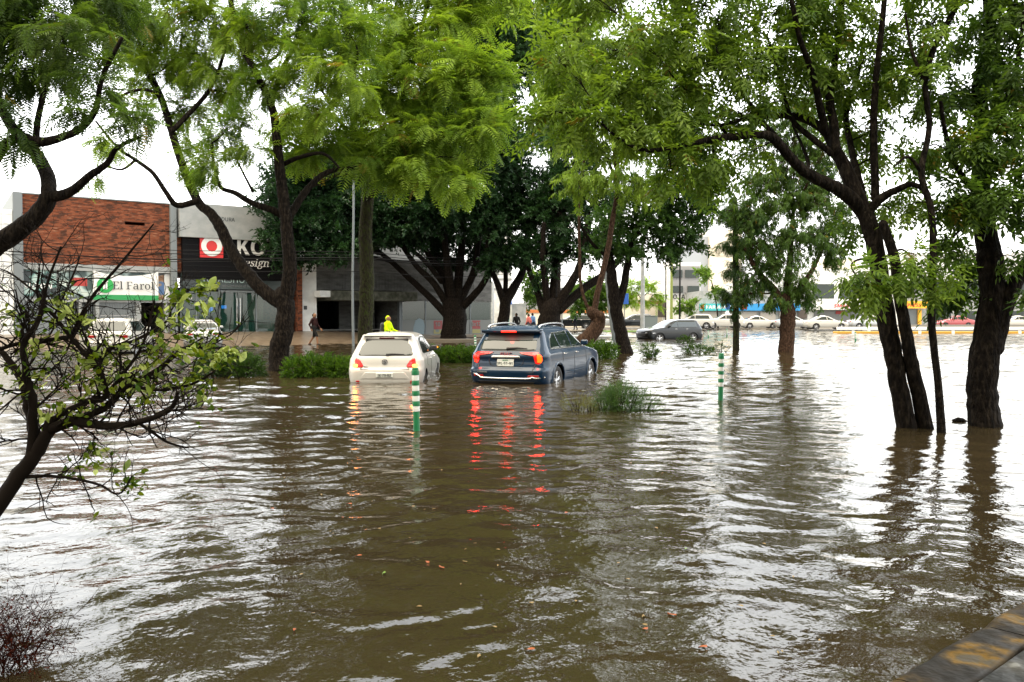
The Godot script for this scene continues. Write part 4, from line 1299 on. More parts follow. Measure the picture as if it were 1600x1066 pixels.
func make_cars() -> void:
	rng.seed = 7
	var white := paint("white", lin(0.47, 0.46, 0.43), 0.0, 0.35)
	var blue := paint("blue", lin(0.0012, 0.018, 0.046), 0.0, 0.45)
	var grey := paint("graphite", lin(0.009, 0.011, 0.013), 0.1, 0.3)
	var silver := paint("silver", lin(0.42, 0.43, 0.44), 0.5, 0.35)
	var red_lamp: Material = mats["lamp_red_body"]
	var hot := glow("lamp_hot", Color(1.0, 0.62, 0.22), 1.5)
	var hot_red := glow("lamp_hot_red", Color(1.0, 0.12, 0.04), 0.65)
	# ------------------------------------------------ white hatchback
	var p := onw(604, 597)
	var rc := new_car("hatchback", "white hatchback stalled bumper-deep in the flood with tail lamps lit", "hatch", white, Vector3(p.x, -0.385, p.z - 1.93), -0.015)
	var root: Node3D = rc[0]
	var c: Car = rc[1]
	root.scale = Vector3.ONE * 1.03
	var g: Material = mats["car_glass"]
	panel_part(root, c, "rear_window", "rear", [[-0.655, 0.965], [0.655, 0.965], [0.60, 1.27], [0.56, 1.31], [-0.56, 1.31], [-0.60, 1.27]], mats["car_glass"], 0.006)
	var seal := MB.new()
	c.panel(seal, "rear", [[-0.685, 0.95], [0.685, 0.95], [0.625, 1.285], [0.575, 1.325], [-0.575, 1.325], [-0.625, 1.285]], 0.002)
	part(root, "rear_window_seal", seal, mats["black_plastic"])
	panel_part(root, c, "brake_lamp", "rear", rounded(-0.17, 0.17, 1.325, 1.352, 0.008), mat("brake_lamp_off", lin(0.10, 0.008, 0.008), 0.2), 0.01)
	var sp := MB.new()
	sp.box(Vector3(0, 1.398, 1.57), Vector3(1.10, 0.03, 0.14), Basis(Vector3.RIGHT, 0.12), 0.012)
	part(root, "roof_spoiler", sp, white)
	for s in [false, true]:
		panel_part(root, c, "tail_lamp", "rear", [[0.475, 0.735], [0.50, 0.70], [0.76, 0.69], [0.792, 0.74], [0.775, 0.88], [0.73, 0.905], [0.60, 0.895], [0.555, 0.86]], red_lamp, 0.012, s)
		var lamp := panel_part(root, c, "lamp_bulb", "rear", rounded(0.60, 0.735, 0.705, 0.77, 0.028), hot, 0.018, s)
		lamp.name = "tail_lamp_bulb"
		lamp_light(root, Vector3(-0.67 if s else 0.67, 0.735, c.rear_z(0.735, 0.67) + 0.06), Color(1.0, 0.55, 0.2), 0.02)
	panel_part(root, c, "plate_recess", "rear", [[-0.56, 0.44], [0.56, 0.44], [0.44, 0.59], [0.40, 0.60], [-0.40, 0.60], [-0.44, 0.59]], white, 0.002)
	var plate := panel_part(root, c, "number_plate", "rear", rounded(-0.19, 0.19, 0.475, 0.585, 0.012), mats["plate_white"], 0.012)
	lettering(plate, "JK·79·82", Vector3(0, 0.53, c.rear_z(0.53, 0) + 0.012), 0.06, mats["print_dark"])
	var emb := MB.new()
	var ez := c.rear_z(0.82, 0) + 0.012
	var ring := []
	for i in 25:
		ring.append(Vector3(cos(TAU * i / 24.0) * 0.058, 0.82 + sin(TAU * i / 24.0) * 0.058, ez))
	var rr := []
	for i in 25:
		rr.append(0.007)
	emb.tube(ring, rr, 6)
	for q in [[[-0.042, 0.035], [0, -0.05]], [[0.042, 0.035], [0, -0.05]], [[-0.018, 0.053], [0, 0.012]], [[0.018, 0.053], [0, 0.012]], [[0.0, 0.012], [0.026, -0.048]], [[0.0, 0.012], [-0.026, -0.048]]]:
		emb.tube([Vector3(q[0][0], 0.82 + q[0][1], ez), Vector3(q[1][0], 0.82 + q[1][1], ez)], [0.006, 0.006], 5)
	part(root, "badge", emb, mat("dark_chrome", lin(0.16, 0.16, 0.17), 0.25, 0.8))
	lettering(root, "Polo", Vector3(-0.42, 0.71, c.rear_z(0.71, 0.42) + 0.002), 0.035, mats["chrome"], false, 0.0, false, "badge_lettering")
	var wp := MB.new()
	wp.tube([Vector3(0.02, 0.975, c.rear_z(0.975, 0) + 0.03), Vector3(0.16, 0.99, c.rear_z(0.99, 0.16) + 0.02), Vector3(0.42, 0.985, c.rear_z(0.985, 0.42) + 0.02)], [0.024, 0.018, 0.006], 6)
	part(root, "rear_wiper", wp, mats["black_plastic"])
	var an := MB.new()
	an.tube([Vector3(0, 1.46, 1.25), Vector3(0, 1.53, 1.36)], [0.009, 0.005], 6)
	part(root, "aerial", an, mats["black_plastic"])
	var lines := MB.new()    # shut line of the tailgate
	var loop := []
	for q in [[-0.50, 0.69], [-0.47, 0.655], [0.47, 0.655], [0.50, 0.69]]:
		loop.append(c.spot("rear", q[0], q[1], 0.0025))
	lines.tube(catmull(loop, 4), [0.005, 0.005, 0.005, 0.005, 0.005, 0.005, 0.005, 0.005, 0.005, 0.005, 0.005, 0.005, 0.005], 4)
	part(root, "tailgate_gap", lines, mats["black_plastic"])
	panel_part(root, c, "rear_reflector", "rear", rounded(-0.76, -0.56, 0.375, 0.41, 0.008), red_lamp, 0.008)
	panel_part(root, c, "rear_reflector", "rear", rounded(0.56, 0.76, 0.375, 0.41, 0.008), red_lamp, 0.008)
	for vw in ["right", "left"]:
		panel_part(root, c, "side_window", vw, [[1.30, 1.02], [1.22, 1.20], [1.05, 1.315], [0.80, 1.345], [0.28, 1.345], [0.26, 0.975], [1.25, 0.985]], g)
		panel_part(root, c, "side_window", vw, [[0.20, 1.345], [-0.15, 1.325], [-0.45, 1.19], [-0.80, 0.975], [0.22, 0.972]], g)
		var dl := MB.new()
		for z in [0.24, -0.78, 1.02]:
			var ln := []
			for k in 7:
				var yy := lerpf(0.30 if z != 1.02 else 0.72, 0.95, k / 6.0)
				ln.append(c.spot(vw, z + (0.0 if z != 1.02 else -0.12 * k / 6.0), yy, 0.002))
			dl.tube(ln, [0.004, 0.004, 0.004, 0.004, 0.004, 0.004, 0.004], 4)
		part(root, "door_gap", dl, mats["black_plastic"])
		for z in [0.42, -0.52 + 0.12]:
			var hb := MB.new()
			var hp := c.spot(vw, z, 0.84, 0.012)
			hb.box(hp, Vector3(0.03, 0.03, 0.16), Basis.IDENTITY, 0.012)
			part(root, "door_handle", hb, white)
	mirror_pair(root, c, 1.0, -0.72, mats["black_plastic"])
	var ind := MB.new()
	ind.box(Vector3(c.side_x(1.0, -0.72) + 0.19, 1.05, -0.73), Vector3(0.012, 0.03, 0.05))
	part(root, "mirror_indicator_lamp", ind, glow("lamp_amber", Color(1.0, 0.5, 0.05), 1.6))
	# ------------------------------------------------ blue crossover
	var q := onw(791, 600)
	var yaw := -deg_to_rad(21.0)
	var rot := Basis(Vector3.UP, yaw)
	var origin := Vector3(q.x, -0.33, q.z) - rot * Vector3(0, 0, 2.27)
	rc = new_car("sport_utility_car", "dark blue sport utility car with red brake lamps glowing, wheels half under water", "suv", blue, origin, yaw)
	root = rc[0]
	c = rc[1]
	root.scale = Vector3(1.02, 0.98, 1.02)
	panel_part(root, c, "rear_window", "rear", [[-0.72, 1.10], [0.72, 1.10], [0.68, 1.29], [0.62, 1.325], [-0.62, 1.325], [-0.68, 1.29]], mats["car_glass"], 0.006)
	panel_part(root, c, "surround_and_spoiler_shade", "rear", [[-0.78, 1.08], [0.78, 1.08], [0.70, 1.50], [-0.70, 1.50]], mats["black_plastic"], 0.002)  # black surround; its tall upper band stands for the shade under the spoiler
	sp = MB.new()
	var prof := []
	for i in 9:
		var x := lerpf(-0.68, 0.68, i / 8.0)
		var zz := 2.07 - 0.10 * pow(absf(x) / 0.68, 2.0)
		prof.append([Vector3(x, 1.545, zz - 0.26), Vector3(x, 1.55, zz), Vector3(x, 1.52, zz + 0.012), Vector3(x, 1.475, zz - 0.03), Vector3(x, 1.47, zz - 0.2)])
	sp.grid(prof)
	part(root, "roof_spoiler", sp, blue)
	var bl := MB.new()
	bl.box(Vector3(0, 1.512, 2.075), Vector3(0.36, 0.034, 0.03), Basis.IDENTITY, 0.008)
	part(root, "brake_lamp", bl, hot_red)
	lamp_light(root, Vector3(0, 1.51, 2.14), Color(1.0, 0.15, 0.06), 0.012)
	for s in [false, true]:
		panel_part(root, c, "tail_lamp", "rear", [[0.30, 1.055], [0.36, 1.015], [0.62, 0.97], [0.64, 0.88], [0.66, 0.80], [0.80, 0.78], [0.875, 0.84], [0.885, 0.95], [0.86, 1.03], [0.78, 1.065]], red_lamp, 0.014, s)
		panel_part(root, c, "tail_lamp_bulb", "rear", [[0.70, 0.83], [0.775, 0.82], [0.80, 0.88], [0.795, 0.97], [0.74, 1.02], [0.70, 1.02], [0.72, 0.95]], hot_red if s else glow("lamp_orange_red", Color(1.0, 0.30, 0.05), 0.95), 0.020, s)
		panel_part(root, c, "tail_lamp_strip", "rear", [[0.40, 1.032], [0.60, 1.015], [0.60, 1.035], [0.40, 1.045]], glow("lamp_strip_red", Color(1.0, 0.06, 0.05), 0.5), 0.020, s)
		lamp_light(root, Vector3(-0.74 if s else 0.74, 0.92, c.rear_z(0.92, 0.74) + 0.08), Color(1.0, 0.16, 0.06), 0.02)
		panel_part(root, c, "rear_reflector", "rear", [[0.50, 0.505], [0.84, 0.505], [0.84, 0.545], [0.53, 0.545]], red_lamp, 0.012, s)
	panel_part(root, c, "chrome_handle", "rear", [[-0.335, 0.925], [0.335, 0.925], [0.32, 0.975], [-0.32, 0.975]], mats["chrome"], 0.022)
	plate = panel_part(root, c, "number_plate", "rear", rounded(-0.205, 0.185, 0.735, 0.895, 0.015), mats["plate_white"], 0.02)
	lettering(plate, "JPL·51·91", Vector3(-0.01, 0.80, c.rear_z(0.80, 0) + 0.02), 0.065, mats["print_dark"])
	lettering(plate, "JALISCO", Vector3(-0.01, 0.872, c.rear_z(0.872, 0) + 0.02), 0.025, mats["print_green"])
	lettering(root, "GMC", Vector3(0, 1.015, c.rear_z(1.015, 0) + 0.008), 0.065, mat("badge_red", lin(0.45, 0.16, 0.18), 0.25, 0.6), false, 0.0, true, "badge_lettering", 1.35)
	lettering(root, "TERRAIN", Vector3(-0.52, 0.61, c.rear_z(0.61, 0.52) + 0.02), 0.035, mats["chrome"], false, 0.0, false, "badge_lettering", 1.2)
	var cs := MB.new()
	var cl := []
	for k in [[-0.86, 0.575], [-0.70, 0.555], [-0.60, 0.50], [-0.48, 0.47], [0.48, 0.47], [0.60, 0.50], [0.70, 0.48], [0.86, 0.50]]:
		cl.append(c.spot("rear", k[0], k[1], 0.012))
	var clf := catmull(cl, 4)
	var clr := []
	for i in clf.size():
		clr.append(0.019)
	cs.tube(clf, clr, 6)
	part(root, "chrome_bumper_strip", cs, mats["chrome"])
	panel_part(root, c, "bumper_valance", "rear", [[-0.86, 0.31], [0.86, 0.31], [0.80, 0.40], [-0.80, 0.40]], mats["black_plastic"], 0.006)
	wp = MB.new()
	wp.tube([Vector3(0.0, 1.13, c.rear_z(1.13, 0) + 0.03), Vector3(0.22, 1.15, c.rear_z(1.15, 0.22) + 0.02), Vector3(0.46, 1.14, c.rear_z(1.14, 0.46) + 0.02)], [0.03, 0.02, 0.007], 6)
	part(root, "rear_wiper", wp, mats["black_plastic"])
	lines = MB.new()
	for poly in [[[-0.66, 0.78], [-0.62, 0.66], [-0.56, 0.60], [0.56, 0.60], [0.62, 0.66], [0.66, 0.78]], [[-0.40, 0.90], [-0.30, 0.74], [0.30, 0.74], [0.40, 0.90]]]:
		var ln := []
		for k in poly:
			ln.append(c.spot("rear", k[0], k[1], 0.001))
		var lf := catmull(ln, 4)
		var lr := []
		for i in lf.size():
			lr.append(0.006)
		lines.tube(lf, lr, 4)
	part(root, "tailgate_gap", lines, mats["black_plastic"])
	for vw in ["right", "left"]:
		panel_part(root, c, "side_window", vw, [[1.72, 1.14], [1.55, 1.36], [1.34, 1.46], [1.12, 1.475], [1.05, 1.12], [1.70, 1.125]], g)
		panel_part(root, c, "side_window", vw, [[1.00, 1.12], [1.06, 1.485], [0.20, 1.495], [0.16, 1.115]], g)
		panel_part(root, c, "side_window", vw, [[0.10, 1.115], [0.14, 1.495], [-0.12, 1.47], [-0.50, 1.31], [-0.82, 1.12]], g)
		for s in [[1.74, 1.12, -0.84, 1.105], [1.36, 1.475, 0.1, 1.515]]:
			var trim := MB.new()
			var tl := []
			var trr := []
			for k in 9:
				var f := k / 8.0
				tl.append(c.spot(vw, lerpf(s[0], s[2], f), lerpf(s[1], s[3], f), 0.008))
				trr.append(0.010)
			trim.tube(tl, trr, 5)
			part(root, "window_trim", trim, mats["chrome"])
		var dl := MB.new()
		for z in [0.13, -0.86, 1.02]:
			var ln := []
			var lr := []
			for k in 9:
				ln.append(c.spot(vw, z, lerpf(0.34 if z < 1.0 else 0.80, 1.09, k / 8.0), 0.002))
				lr.append(0.0045)
			dl.tube(ln, lr, 4)
		var cr := []
		var crr := []
		for k in 15:
			var f := k / 14.0
			cr.append(c.spot(vw, lerpf(0.95, -0.8, f), 0.52 + 0.03 * f, 0.0))
			crr.append(0.012)
		part(root, "door_gap", dl, mats["black_plastic"])
		var sillb := MB.new()
		sillb.tube(cr, crr, 5)
		part(root, "door_crease", sillb, blue)
		for z in [0.86, -0.08]:
			var hb := MB.new()
			hb.box(c.spot(vw, z, 0.985, 0.016), Vector3(0.03, 0.035, 0.19), Basis.IDENTITY, 0.012)
			part(root, "door_handle", hb, mats["chrome"])
		var rail := MB.new()
		var sx := 1.0 if vw == "right" else -1.0
		var rl := []
		var rlr := []
		for k in [[1.80, 1.60], [1.68, 1.655], [1.2, 1.69], [0.6, 1.70], [0.15, 1.675], [0.05, 1.63]]:
			rl.append(Vector3(sx * 0.60, k[1], k[0]))
		var rlf := catmull(rl, 4)
		for i in rlf.size():
			rlr.append(0.021)
		rail.tube(rlf, rlr, 6)
		part(root, "roof_rail", rail, mats["alloy"])
		for z in c.axles:
			var lip := MB.new()
			var ll := []
			var llr := []
			for k in 19:
				var a := PI * k / 18.0
				var zz: float = z + cos(a) * (c.wheel_r + 0.075)
				var yy: float = c.wheel_r + sin(a) * (c.wheel_r + 0.075)
				ll.append(c.spot(vw, zz, maxf(yy, 0.3), 0.0))
				llr.append(0.022)
			lip.tube(ll, llr, 6)
			part(root, "wheel_arch_lip", lip, blue)
	mirror_pair(root, c, 1.16, -0.72, blue)
	# ------------------------------------------------ dark crossover across the flood
	var kp := onw(1050, 530)
	var kyaw := PI / 2 + 0.42
	simple_car("crossover_car", "dark grey crossover stuck hub-deep in the flood by the far corner", "suv", grey, Vector3(kp.x, -0.30, kp.z - 0.9), kyaw, 0.96, "nose")
	# ------------------------------------------------ cars by the shops
	var sp1 := onw(148, 556, -0.05)
	var car := simple_car("sport_utility_car", "white sport utility car with open driver's door and roof rack before the brick building", "suv", white, Vector3(sp1.x, -0.20, sp1.z - 2.3), 0.20, 0.98, "rear")
	var rk := MB.new()
	for z in [0.2, 0.7, 1.2]:
		rk.box(Vector3(0, 1.76, z), Vector3(1.2, 0.03, 0.05))
	for x in [-0.58, 0.58]:
		rk.box(Vector3(x, 1.76, 0.7), Vector3(0.04, 0.04, 1.4))
		rk.box(Vector3(x, 1.69, 0.2), Vector3(0.04, 0.12, 0.04))
		rk.box(Vector3(x, 1.69, 1.2), Vector3(0.04, 0.12, 0.04))
	part(car, "roof_rack", rk, mats["alloy"])
	var door := MB.new()
	var dbas := Basis(Vector3.UP, deg_to_rad(-62.0))
	door.box(Vector3(-0.92, 0.72, -0.82) + dbas * Vector3(0, 0, 0.5), Vector3(0.07, 0.75, 1.0), dbas, 0.03)
	var dn := part(car, "open_door", door, white)
	var dw := MB.new()
	dw.box(Vector3(-0.90, 1.28, -0.80) + dbas * Vector3(0, 0, 0.55), Vector3(0.03, 0.36, 0.78), dbas, 0.01)
	part(dn, "door_window", dw, g)
	var sp2 := onw(284, 548, -0.05)
	simple_car("sedan_car", "silver sedan parked in front of the glass shop door", "sedan", silver, Vector3(sp2.x, -0.12, sp2.z - 2.6), 0.35, 0.98, "rear")
	# ------------------------------------------------ cars parked across the water
	var far := [
		[1082, 513, 92.0, "suv", white, "white crossover parked just behind the dark crossover's roof", PI / 2],
		[1130, 513, 94.0, "suv", white, "white pickup-like crossover parked before the blue awning", PI / 2],
		[1186, 513, 95.0, "sedan", white, "white sedan parked between the straight thin trunk and the lone tree", -PI / 2],
		[1240, 514, 94.0, "sedan", silver, "silver sedan parked half behind the lone tree's trunk", -PI / 2],
		[1290, 514, 88.0, "sedan", white, "white sedan parked right of the lone tree, below the red lettering", -PI / 2],
		[1356, 511, 92.0, "sedan", silver, "pale sedan parked behind the white guard rail and twin-stemmed tree", -PI / 2],
		[896, 509, 92.0, "suv", grey, "black pickup-like car far behind the blue car's roof", PI / 2],
		[946, 508, 96.0, "suv", silver, "pale silver crossover far off between the leaning trunks", -PI / 2],
		[990, 509, 94.0, "suv", grey, "grey crossover parked left of the dark crossover behind grass", PI / 2],
		[1490, 508, 98.0, "sedan", paint("rose", lin(0.35, 0.08, 0.09)), "reddish sedan on the road behind the guard rail", PI / 2],
		[1585, 508, 98.0, "sedan", white, "white sedan on the road behind the guard rail by the stout trunk", PI / 2],
	]
	for f in far:
		var at := px(f[0], f[1], f[2])
		simple_car("parked_car", f[5], f[3], f[4], Vector3(at.x, 0.08, at.z), f[6], 1.0, "both", "cars parked across the flood")

func simple_car(called: String, label: String, kind: String, pm: Material, at: Vector3, yaw: float, scl: float, face: String, group := "") -> Node3D:
	var rc := new_car(called, label, kind, pm, at, yaw, group)
	var root: Node3D = rc[0]
	var c: Car = rc[1]
	root.scale = Vector3.ONE * scl
	var g: Material = mats["car_glass"]
	var b := c.belt + 0.06
	var top: float = c.side[c.side.size() - 1][0] - 0.09
	var zb := c.at(c.rear, b) 
	var zt := c.at(c.rear, top)
	var nb := c.at(c.nose, b + 0.04)
	var nt := c.at(c.nose, top)
	for vw in ["right", "left"]:
		panel_part(root, c, "side_window", vw, [[zb - 0.45, b], [zt - 0.32, top], [0.16, top + 0.02], [0.14, b]], g)
		panel_part(root, c, "side_window", vw, [[0.08, b], [0.10, top + 0.02], [nt + 0.28, top], [nb + 0.30, b]], g)
		panel_part(root, c, "head_lamp" , vw, [[c.at(c.nose, 0.75) + 0.62, 0.74], [c.at(c.nose, 0.75) + 0.22, 0.66], [c.at(c.nose, 0.75) + 0.22, 0.76]], mats["alloy"], 0.008)
		for z in [0.10, nb + 0.02]:
			var hb := MB.new()
			hb.box(c.spot(vw, z + 0.72 if z > 0.0 else z + 0.9, b - 0.12, 0.012), Vector3(0.03, 0.03, 0.17), Basis.IDENTITY, 0.01)
			part(root, "door_handle", hb, mats["alloy"])
	var w := c.at(c.side, b) - 0.12
	var wt := c.at(c.side, top) - 0.10
	panel_part(root, c, "rear_window", "rear", [[-w, b + 0.03], [w, b + 0.03], [wt, top - 0.02], [-wt, top - 0.02]], g)
	panel_part(root, c, "windscreen", "nose", [[-w, b + 0.08], [w, b + 0.08], [wt, top], [-wt, top]], g)
	var ly := c.belt - 0.12
	for s in [false, true]:
		panel_part(root, c, "tail_lamp", "rear", [[0.44, ly - 0.06], [0.80, ly - 0.08], [0.80, ly + 0.05], [0.44, ly + 0.02]], mats["lamp_red_body"], 0.012, s)
		panel_part(root, c, "head_lamp", "nose", [[0.45, 0.68], [0.82, 0.72], [0.82, 0.82], [0.45, 0.74]], mats["alloy"], 0.012, s)
	panel_part(root, c, "grille", "nose", [[-0.45, 0.52], [0.45, 0.52], [0.52, 0.72], [-0.52, 0.72]], mats["black_plastic"], 0.01)
	panel_part(root, c, "lower_grille", "nose", [[-0.75, 0.30], [0.75, 0.30], [0.68, 0.46], [-0.68, 0.46]], mats["black_plastic"], 0.01)
	panel_part(root, c, "number_plate", "rear", rounded(-0.19, 0.19, ly - 0.14, ly - 0.03, 0.012), mats["plate_white"], 0.012)
	mirror_pair(root, c, b + 0.06, nb + 0.42, pm)
	return root

# ---------------------------------------------------------------- the row of shops
func facade_thing(called: String, label: String, category := "building") -> Node3D:
	var root := thing(called, label, category, FAC_O)
	root.basis = Basis(FAC_U, Vector3.UP, FAC_N)
	return root

# box on the facade: u0..u1, h0..h1, from depth z0 (inwards negative) to z1 (outwards)
func slab(mb: MB, u0: float, u1: float, h0: float, h1: float, z0: float, z1: float, bev := 0.0) -> void:
	mb.box(Vector3((u0 + u1) / 2, (h0 + h1) / 2, (z0 + z1) / 2), Vector3(absf(u1 - u0), absf(h1 - h0), absf(z1 - z0)), Basis.IDENTITY, bev)

func fslab(root: Node3D, called: String, m: Material, u0: float, u1: float, h0: float, h1: float, z0: float, z1: float, bev := 0.0) -> MeshInstance3D:
	var mb := MB.new()
	slab(mb, u0, u1, h0, h1, z0, z1, bev)
	return part(root, called, mb, m)

# a real room behind an opening: floor, ceiling, side walls and back wall
func room(root: Node3D, u0: float, u1: float, h0: float, h1: float, zf: float, zb: float, m: Material) -> void:
	var t := 0.1
	fslab(root, "room_back", m, u0 - t, u1 + t, h0 - t, h1 + t, zb - t, zb)
	fslab(root, "room_side", m, u0 - t, u0, h0, h1, zb, zf)
	fslab(root, "room_side", m, u1, u1 + t, h0, h1, zb, zf)
	fslab(root, "room_ceiling", m, u0 - t, u1 + t, h1, h1 + t, zb, zf)
	fslab(root, "room_floor", m, u0 - t, u1 + t, h0 - t, h0, zb, zf)

func brick_material() -> StandardMaterial3D:
	# thin uneven bricks, weathered in patches: computed colour and relief (each brick is about two pixels high here)
	var w := 512
	var im := Image.create(w, w, false, Image.FORMAT_RGB8)
	var hi := Image.create(w, w, false, Image.FORMAT_RGB8)
	var n := FastNoiseLite.new()
	n.seed = 3
	n.frequency = 0.010
	n.fractal_octaves = 5
	var r := RandomNumberGenerator.new()
	r.seed = 8
	var rows := 32
	var per := 8
	var tone := []
	for i in rows * per * 2:
		tone.append(r.randf())
	for y in w:
		var row := y * rows / w
		var fy := fposmod(float(y) * rows / w, 1.0)
		for x in w:
			var bx := float(x) * per / w + (0.5 if row % 2 else 0.0) + 0.13 * (row % 3)
			var k := int(floor(bx)) % per
			var fx := fposmod(bx, 1.0)
			var t: float = tone[row * per + k]
			var p := n.get_noise_2d(x * 0.6, y * 2.2) * 0.5 + 0.5
			var c := Color(0.15, 0.04, 0.018).lerp(Color(0.30, 0.10, 0.05), t * 0.8)
			c = c.lerp(Color(0.045, 0.022, 0.016), smoothstep(0.48, 0.66, p) * 0.85)
			c = c.lerp(Color(0.34, 0.19, 0.12), smoothstep(0.36, 0.2, p) * 0.6)
			var joint := fx < 0.04 or fy < 0.14
			if joint:
				c = c.lerp(Color(0.14, 0.10, 0.08), 0.7)
			im.set_pixel(x, y, Color(c.r, c.g, c.b).linear_to_srgb())
			var hh := 0.15 if joint else 0.5 + 0.5 * t
			hi.set_pixel(x, y, Color(hh, hh, hh))
	var m := mat("brick", lin(1.0, 0.97, 0.95), 0.9, 0.0, 0.25)
	m.albedo_texture = ImageTexture.create_from_image(im)
	m.heightmap_enabled = true
	m.heightmap_texture = ImageTexture.create_from_image(hi)
	m.heightmap_scale = 3.0
	m.uv1_triplanar = true
	m.uv1_scale = Vector3(0.42, 0.42, 0.42)
	return m

func poster_material(key: String, sd: int, ramp: Array) -> StandardMaterial3D:
	var m := mat(key, Color.WHITE, 0.4)
	m.albedo_texture = noise_tex(0.008, sd, ramp, 256, 3)
	m.uv1_triplanar = true
	m.uv1_scale = Vector3(0.35, 0.6, 0.35)
	return m

func clear_glass() -> StandardMaterial3D:
	var m := mat("clear_pane", Color(0.10, 0.24, 0.21, 0.45), 0.02, 0.0, 0.5)
	m.transparency = BaseMaterial3D.TRANSPARENCY_ALPHA
	return m

func make_shops() -> void:
	var brick := brick_material()
	var white_wall := textured("white_render", [[0.3, lin(0.62, 0.63, 0.62)], [0.6, lin(0.74, 0.75, 0.74)], [0.8, lin(0.78, 0.78, 0.77)]], 0.01, Vector3(0.3, 0.3, 0.3), 0.7, 0.5, 61)
	var grey: Material = mats["grey_paint"]
	var palegrey := textured("pale_grey_render", [[0.3, lin(0.25, 0.27, 0.27)], [0.7, lin(0.32, 0.33, 0.33)]], 0.01, Vector3(0.3, 0.3, 0.3), 0.7, 0.4, 62)
	var glass := mat("shop_glass", lin(0.02, 0.03, 0.028), 0.04, 0.0, 0.45)
	var inside := mat("room_plaster", lin(0.20, 0.195, 0.18), 0.85)
	var steel: Material = mats["galvanised"]
	# --- white neighbour at the far left
	var root := facade_thing("white_building", "plain white tiled building adjoining the brick building")
	fslab(root, "wall", white_wall, -14.0, -0.02, 0.3, 6.75, -9.0, 0.25)
	var jn := MB.new()
	for i in 12:
		slab(jn, -8.0, -0.05, 1.0 + i * 0.5, 1.008 + i * 0.5, 0.2, 0.256)
	for i in 12:
		slab(jn, -0.5 - i * 0.6, -0.49 - i * 0.6, 0.5, 6.7, 0.2, 0.2555)
	part(root, "tile_joints", jn, grey)
	# --- brick building
	root = facade_thing("brick_building", "two-storey building with weathered red brick above grey shutters and posters")
	var u1 := fac(265, 400).x
	var hb := fac(150, 414).y
	var ht := fac(150, 311).y
	var vs0 := fac(195, 350).x
	var vs1 := fac(226, 350).x
	var vh0 := fac(210, 352).y
	var vh1 := fac(210, 347).y
	var bw := MB.new()
	slab(bw, 0.42, u1, hb, vh0, -8.0, 0.0)
	slab(bw, 0.42, u1, vh1, ht, -8.0, 0.0)
	slab(bw, 0.42, vs0, vh0, vh1, -8.0, 0.0)
	slab(bw, vs1, u1, vh0, vh1, -8.0, 0.0)
	slab(bw, vs0, vs1, vh0, vh1, -8.0, -1.2)
	part(root, "brick_wall", bw, brick)
	fslab(root, "end_pillar", mats["grey_paint"], 0.0, 0.42, 0.2, ht + 0.04, -8.0, 0.3, 0.02)
	fslab(root, "end_pillar", mats["grey_paint"], u1, u1 + 0.32, 0.2, ht + 0.04, -8.0, 0.3, 0.02)
	fslab(root, "coping", grey, 0.42, u1, ht, ht + 0.06, -8.0, 0.05)
	fslab(root, "lintel", palegrey, 0.42, u1, fac(150, 424).y, hb, -8.0, 0.12)
	var h_post := fac(150, 464).y
	var h_band := fac(150, 424).y
	# ground-floor wall with real openings: two barred windows and a doorway
	var bwl := MB.new()
	var at_u := 0.42
	for q in [[fac(100, 480).x, fac(122, 480).x, fac(110, 500).y, fac(110, 468).y], [fac(129, 480).x, fac(148, 480).x, fac(110, 500).y, fac(110, 468).y], [fac(221, 490).x, fac(257, 490).x, 0.5, fac(240, 469).y]]:
		slab(bwl, at_u, q[0], 0.3, h_band, -0.4, -0.12)
		slab(bwl, q[0], q[1], 0.3, q[2], -0.4, -0.12)
		slab(bwl, q[0], q[1], q[3], h_band, -0.4, -0.12)
		at_u = q[1]
		room(root, q[0] - 0.02, q[1] + 0.02, q[2], q[3], -0.4, -5.0, inside)
	slab(bwl, at_u, u1, 0.3, h_band, -0.4, -0.12)
	part(root, "backing_wall", bwl, palegrey)
	# posters on the band
	var ua := fac(95, 440).x
	var ub := fac(143, 440).x
	var uc := fac(245, 440).x
	var p1 := fslab(root, "poster", poster_material("poster_teal", 71, [[0.35, lin(0.04, 0.05, 0.055)], [0.5, lin(0.10, 0.22, 0.20)], [0.65, lin(0.42, 0.55, 0.52)]]), 0.45, fac(88, 440).x, h_post, h_band, -0.12, 0.0)
	lettering(p1, "NURON", Vector3(fac(58, 445).x, fac(58, 447).y, 0.0), 0.27, mats["white_paint"], false, 0.0, true)
	var p2 := fslab(root, "poster", poster_material("poster_grey", 72, [[0.35, lin(0.06, 0.09, 0.09)], [0.55, lin(0.36, 0.46, 0.44)], [0.7, lin(0.50, 0.56, 0.52)]]), fac(92, 440).x, uc, h_post, h_band, -0.12, 0.0)
	var rt := MB.new()
	slab(rt, fac(111, 440).x, fac(136, 440).x, fac(123, 447).y, fac(123, 434).y, 0.0, 0.01)
	part(p2, "red_box_print", rt, mat("print_red", lin(0.35, 0.035, 0.03), 0.5))
	fslab(root, "poster", poster_material("poster_wood", 73, [[0.35, lin(0.20, 0.10, 0.05)], [0.55, lin(0.32, 0.2, 0.11)], [0.7, lin(0.07, 0.14, 0.3)]]), uc, fac(256, 440).x, h_post - 0.1, h_band - 0.1, -0.12, 0.0)
	fslab(root, "poster_panel", white_wall, fac(256.5, 440).x, u1 - 0.02, h_post - 0.1, h_band - 0.05, -0.12, 0.0)
	fslab(root, "sill_band", palegrey, 0.42, u1, h_post - 0.28, h_post - 0.12, -0.14, 0.05)
	# banner with the lantern roundel
	var bn := MB.new()
	var bu0 := fac(144, 440).x
	var bu1 := fac(246, 440).x
	var bt0 := fac(195, 424).y
	var bb := fac(195, 462).y
	var rows := []
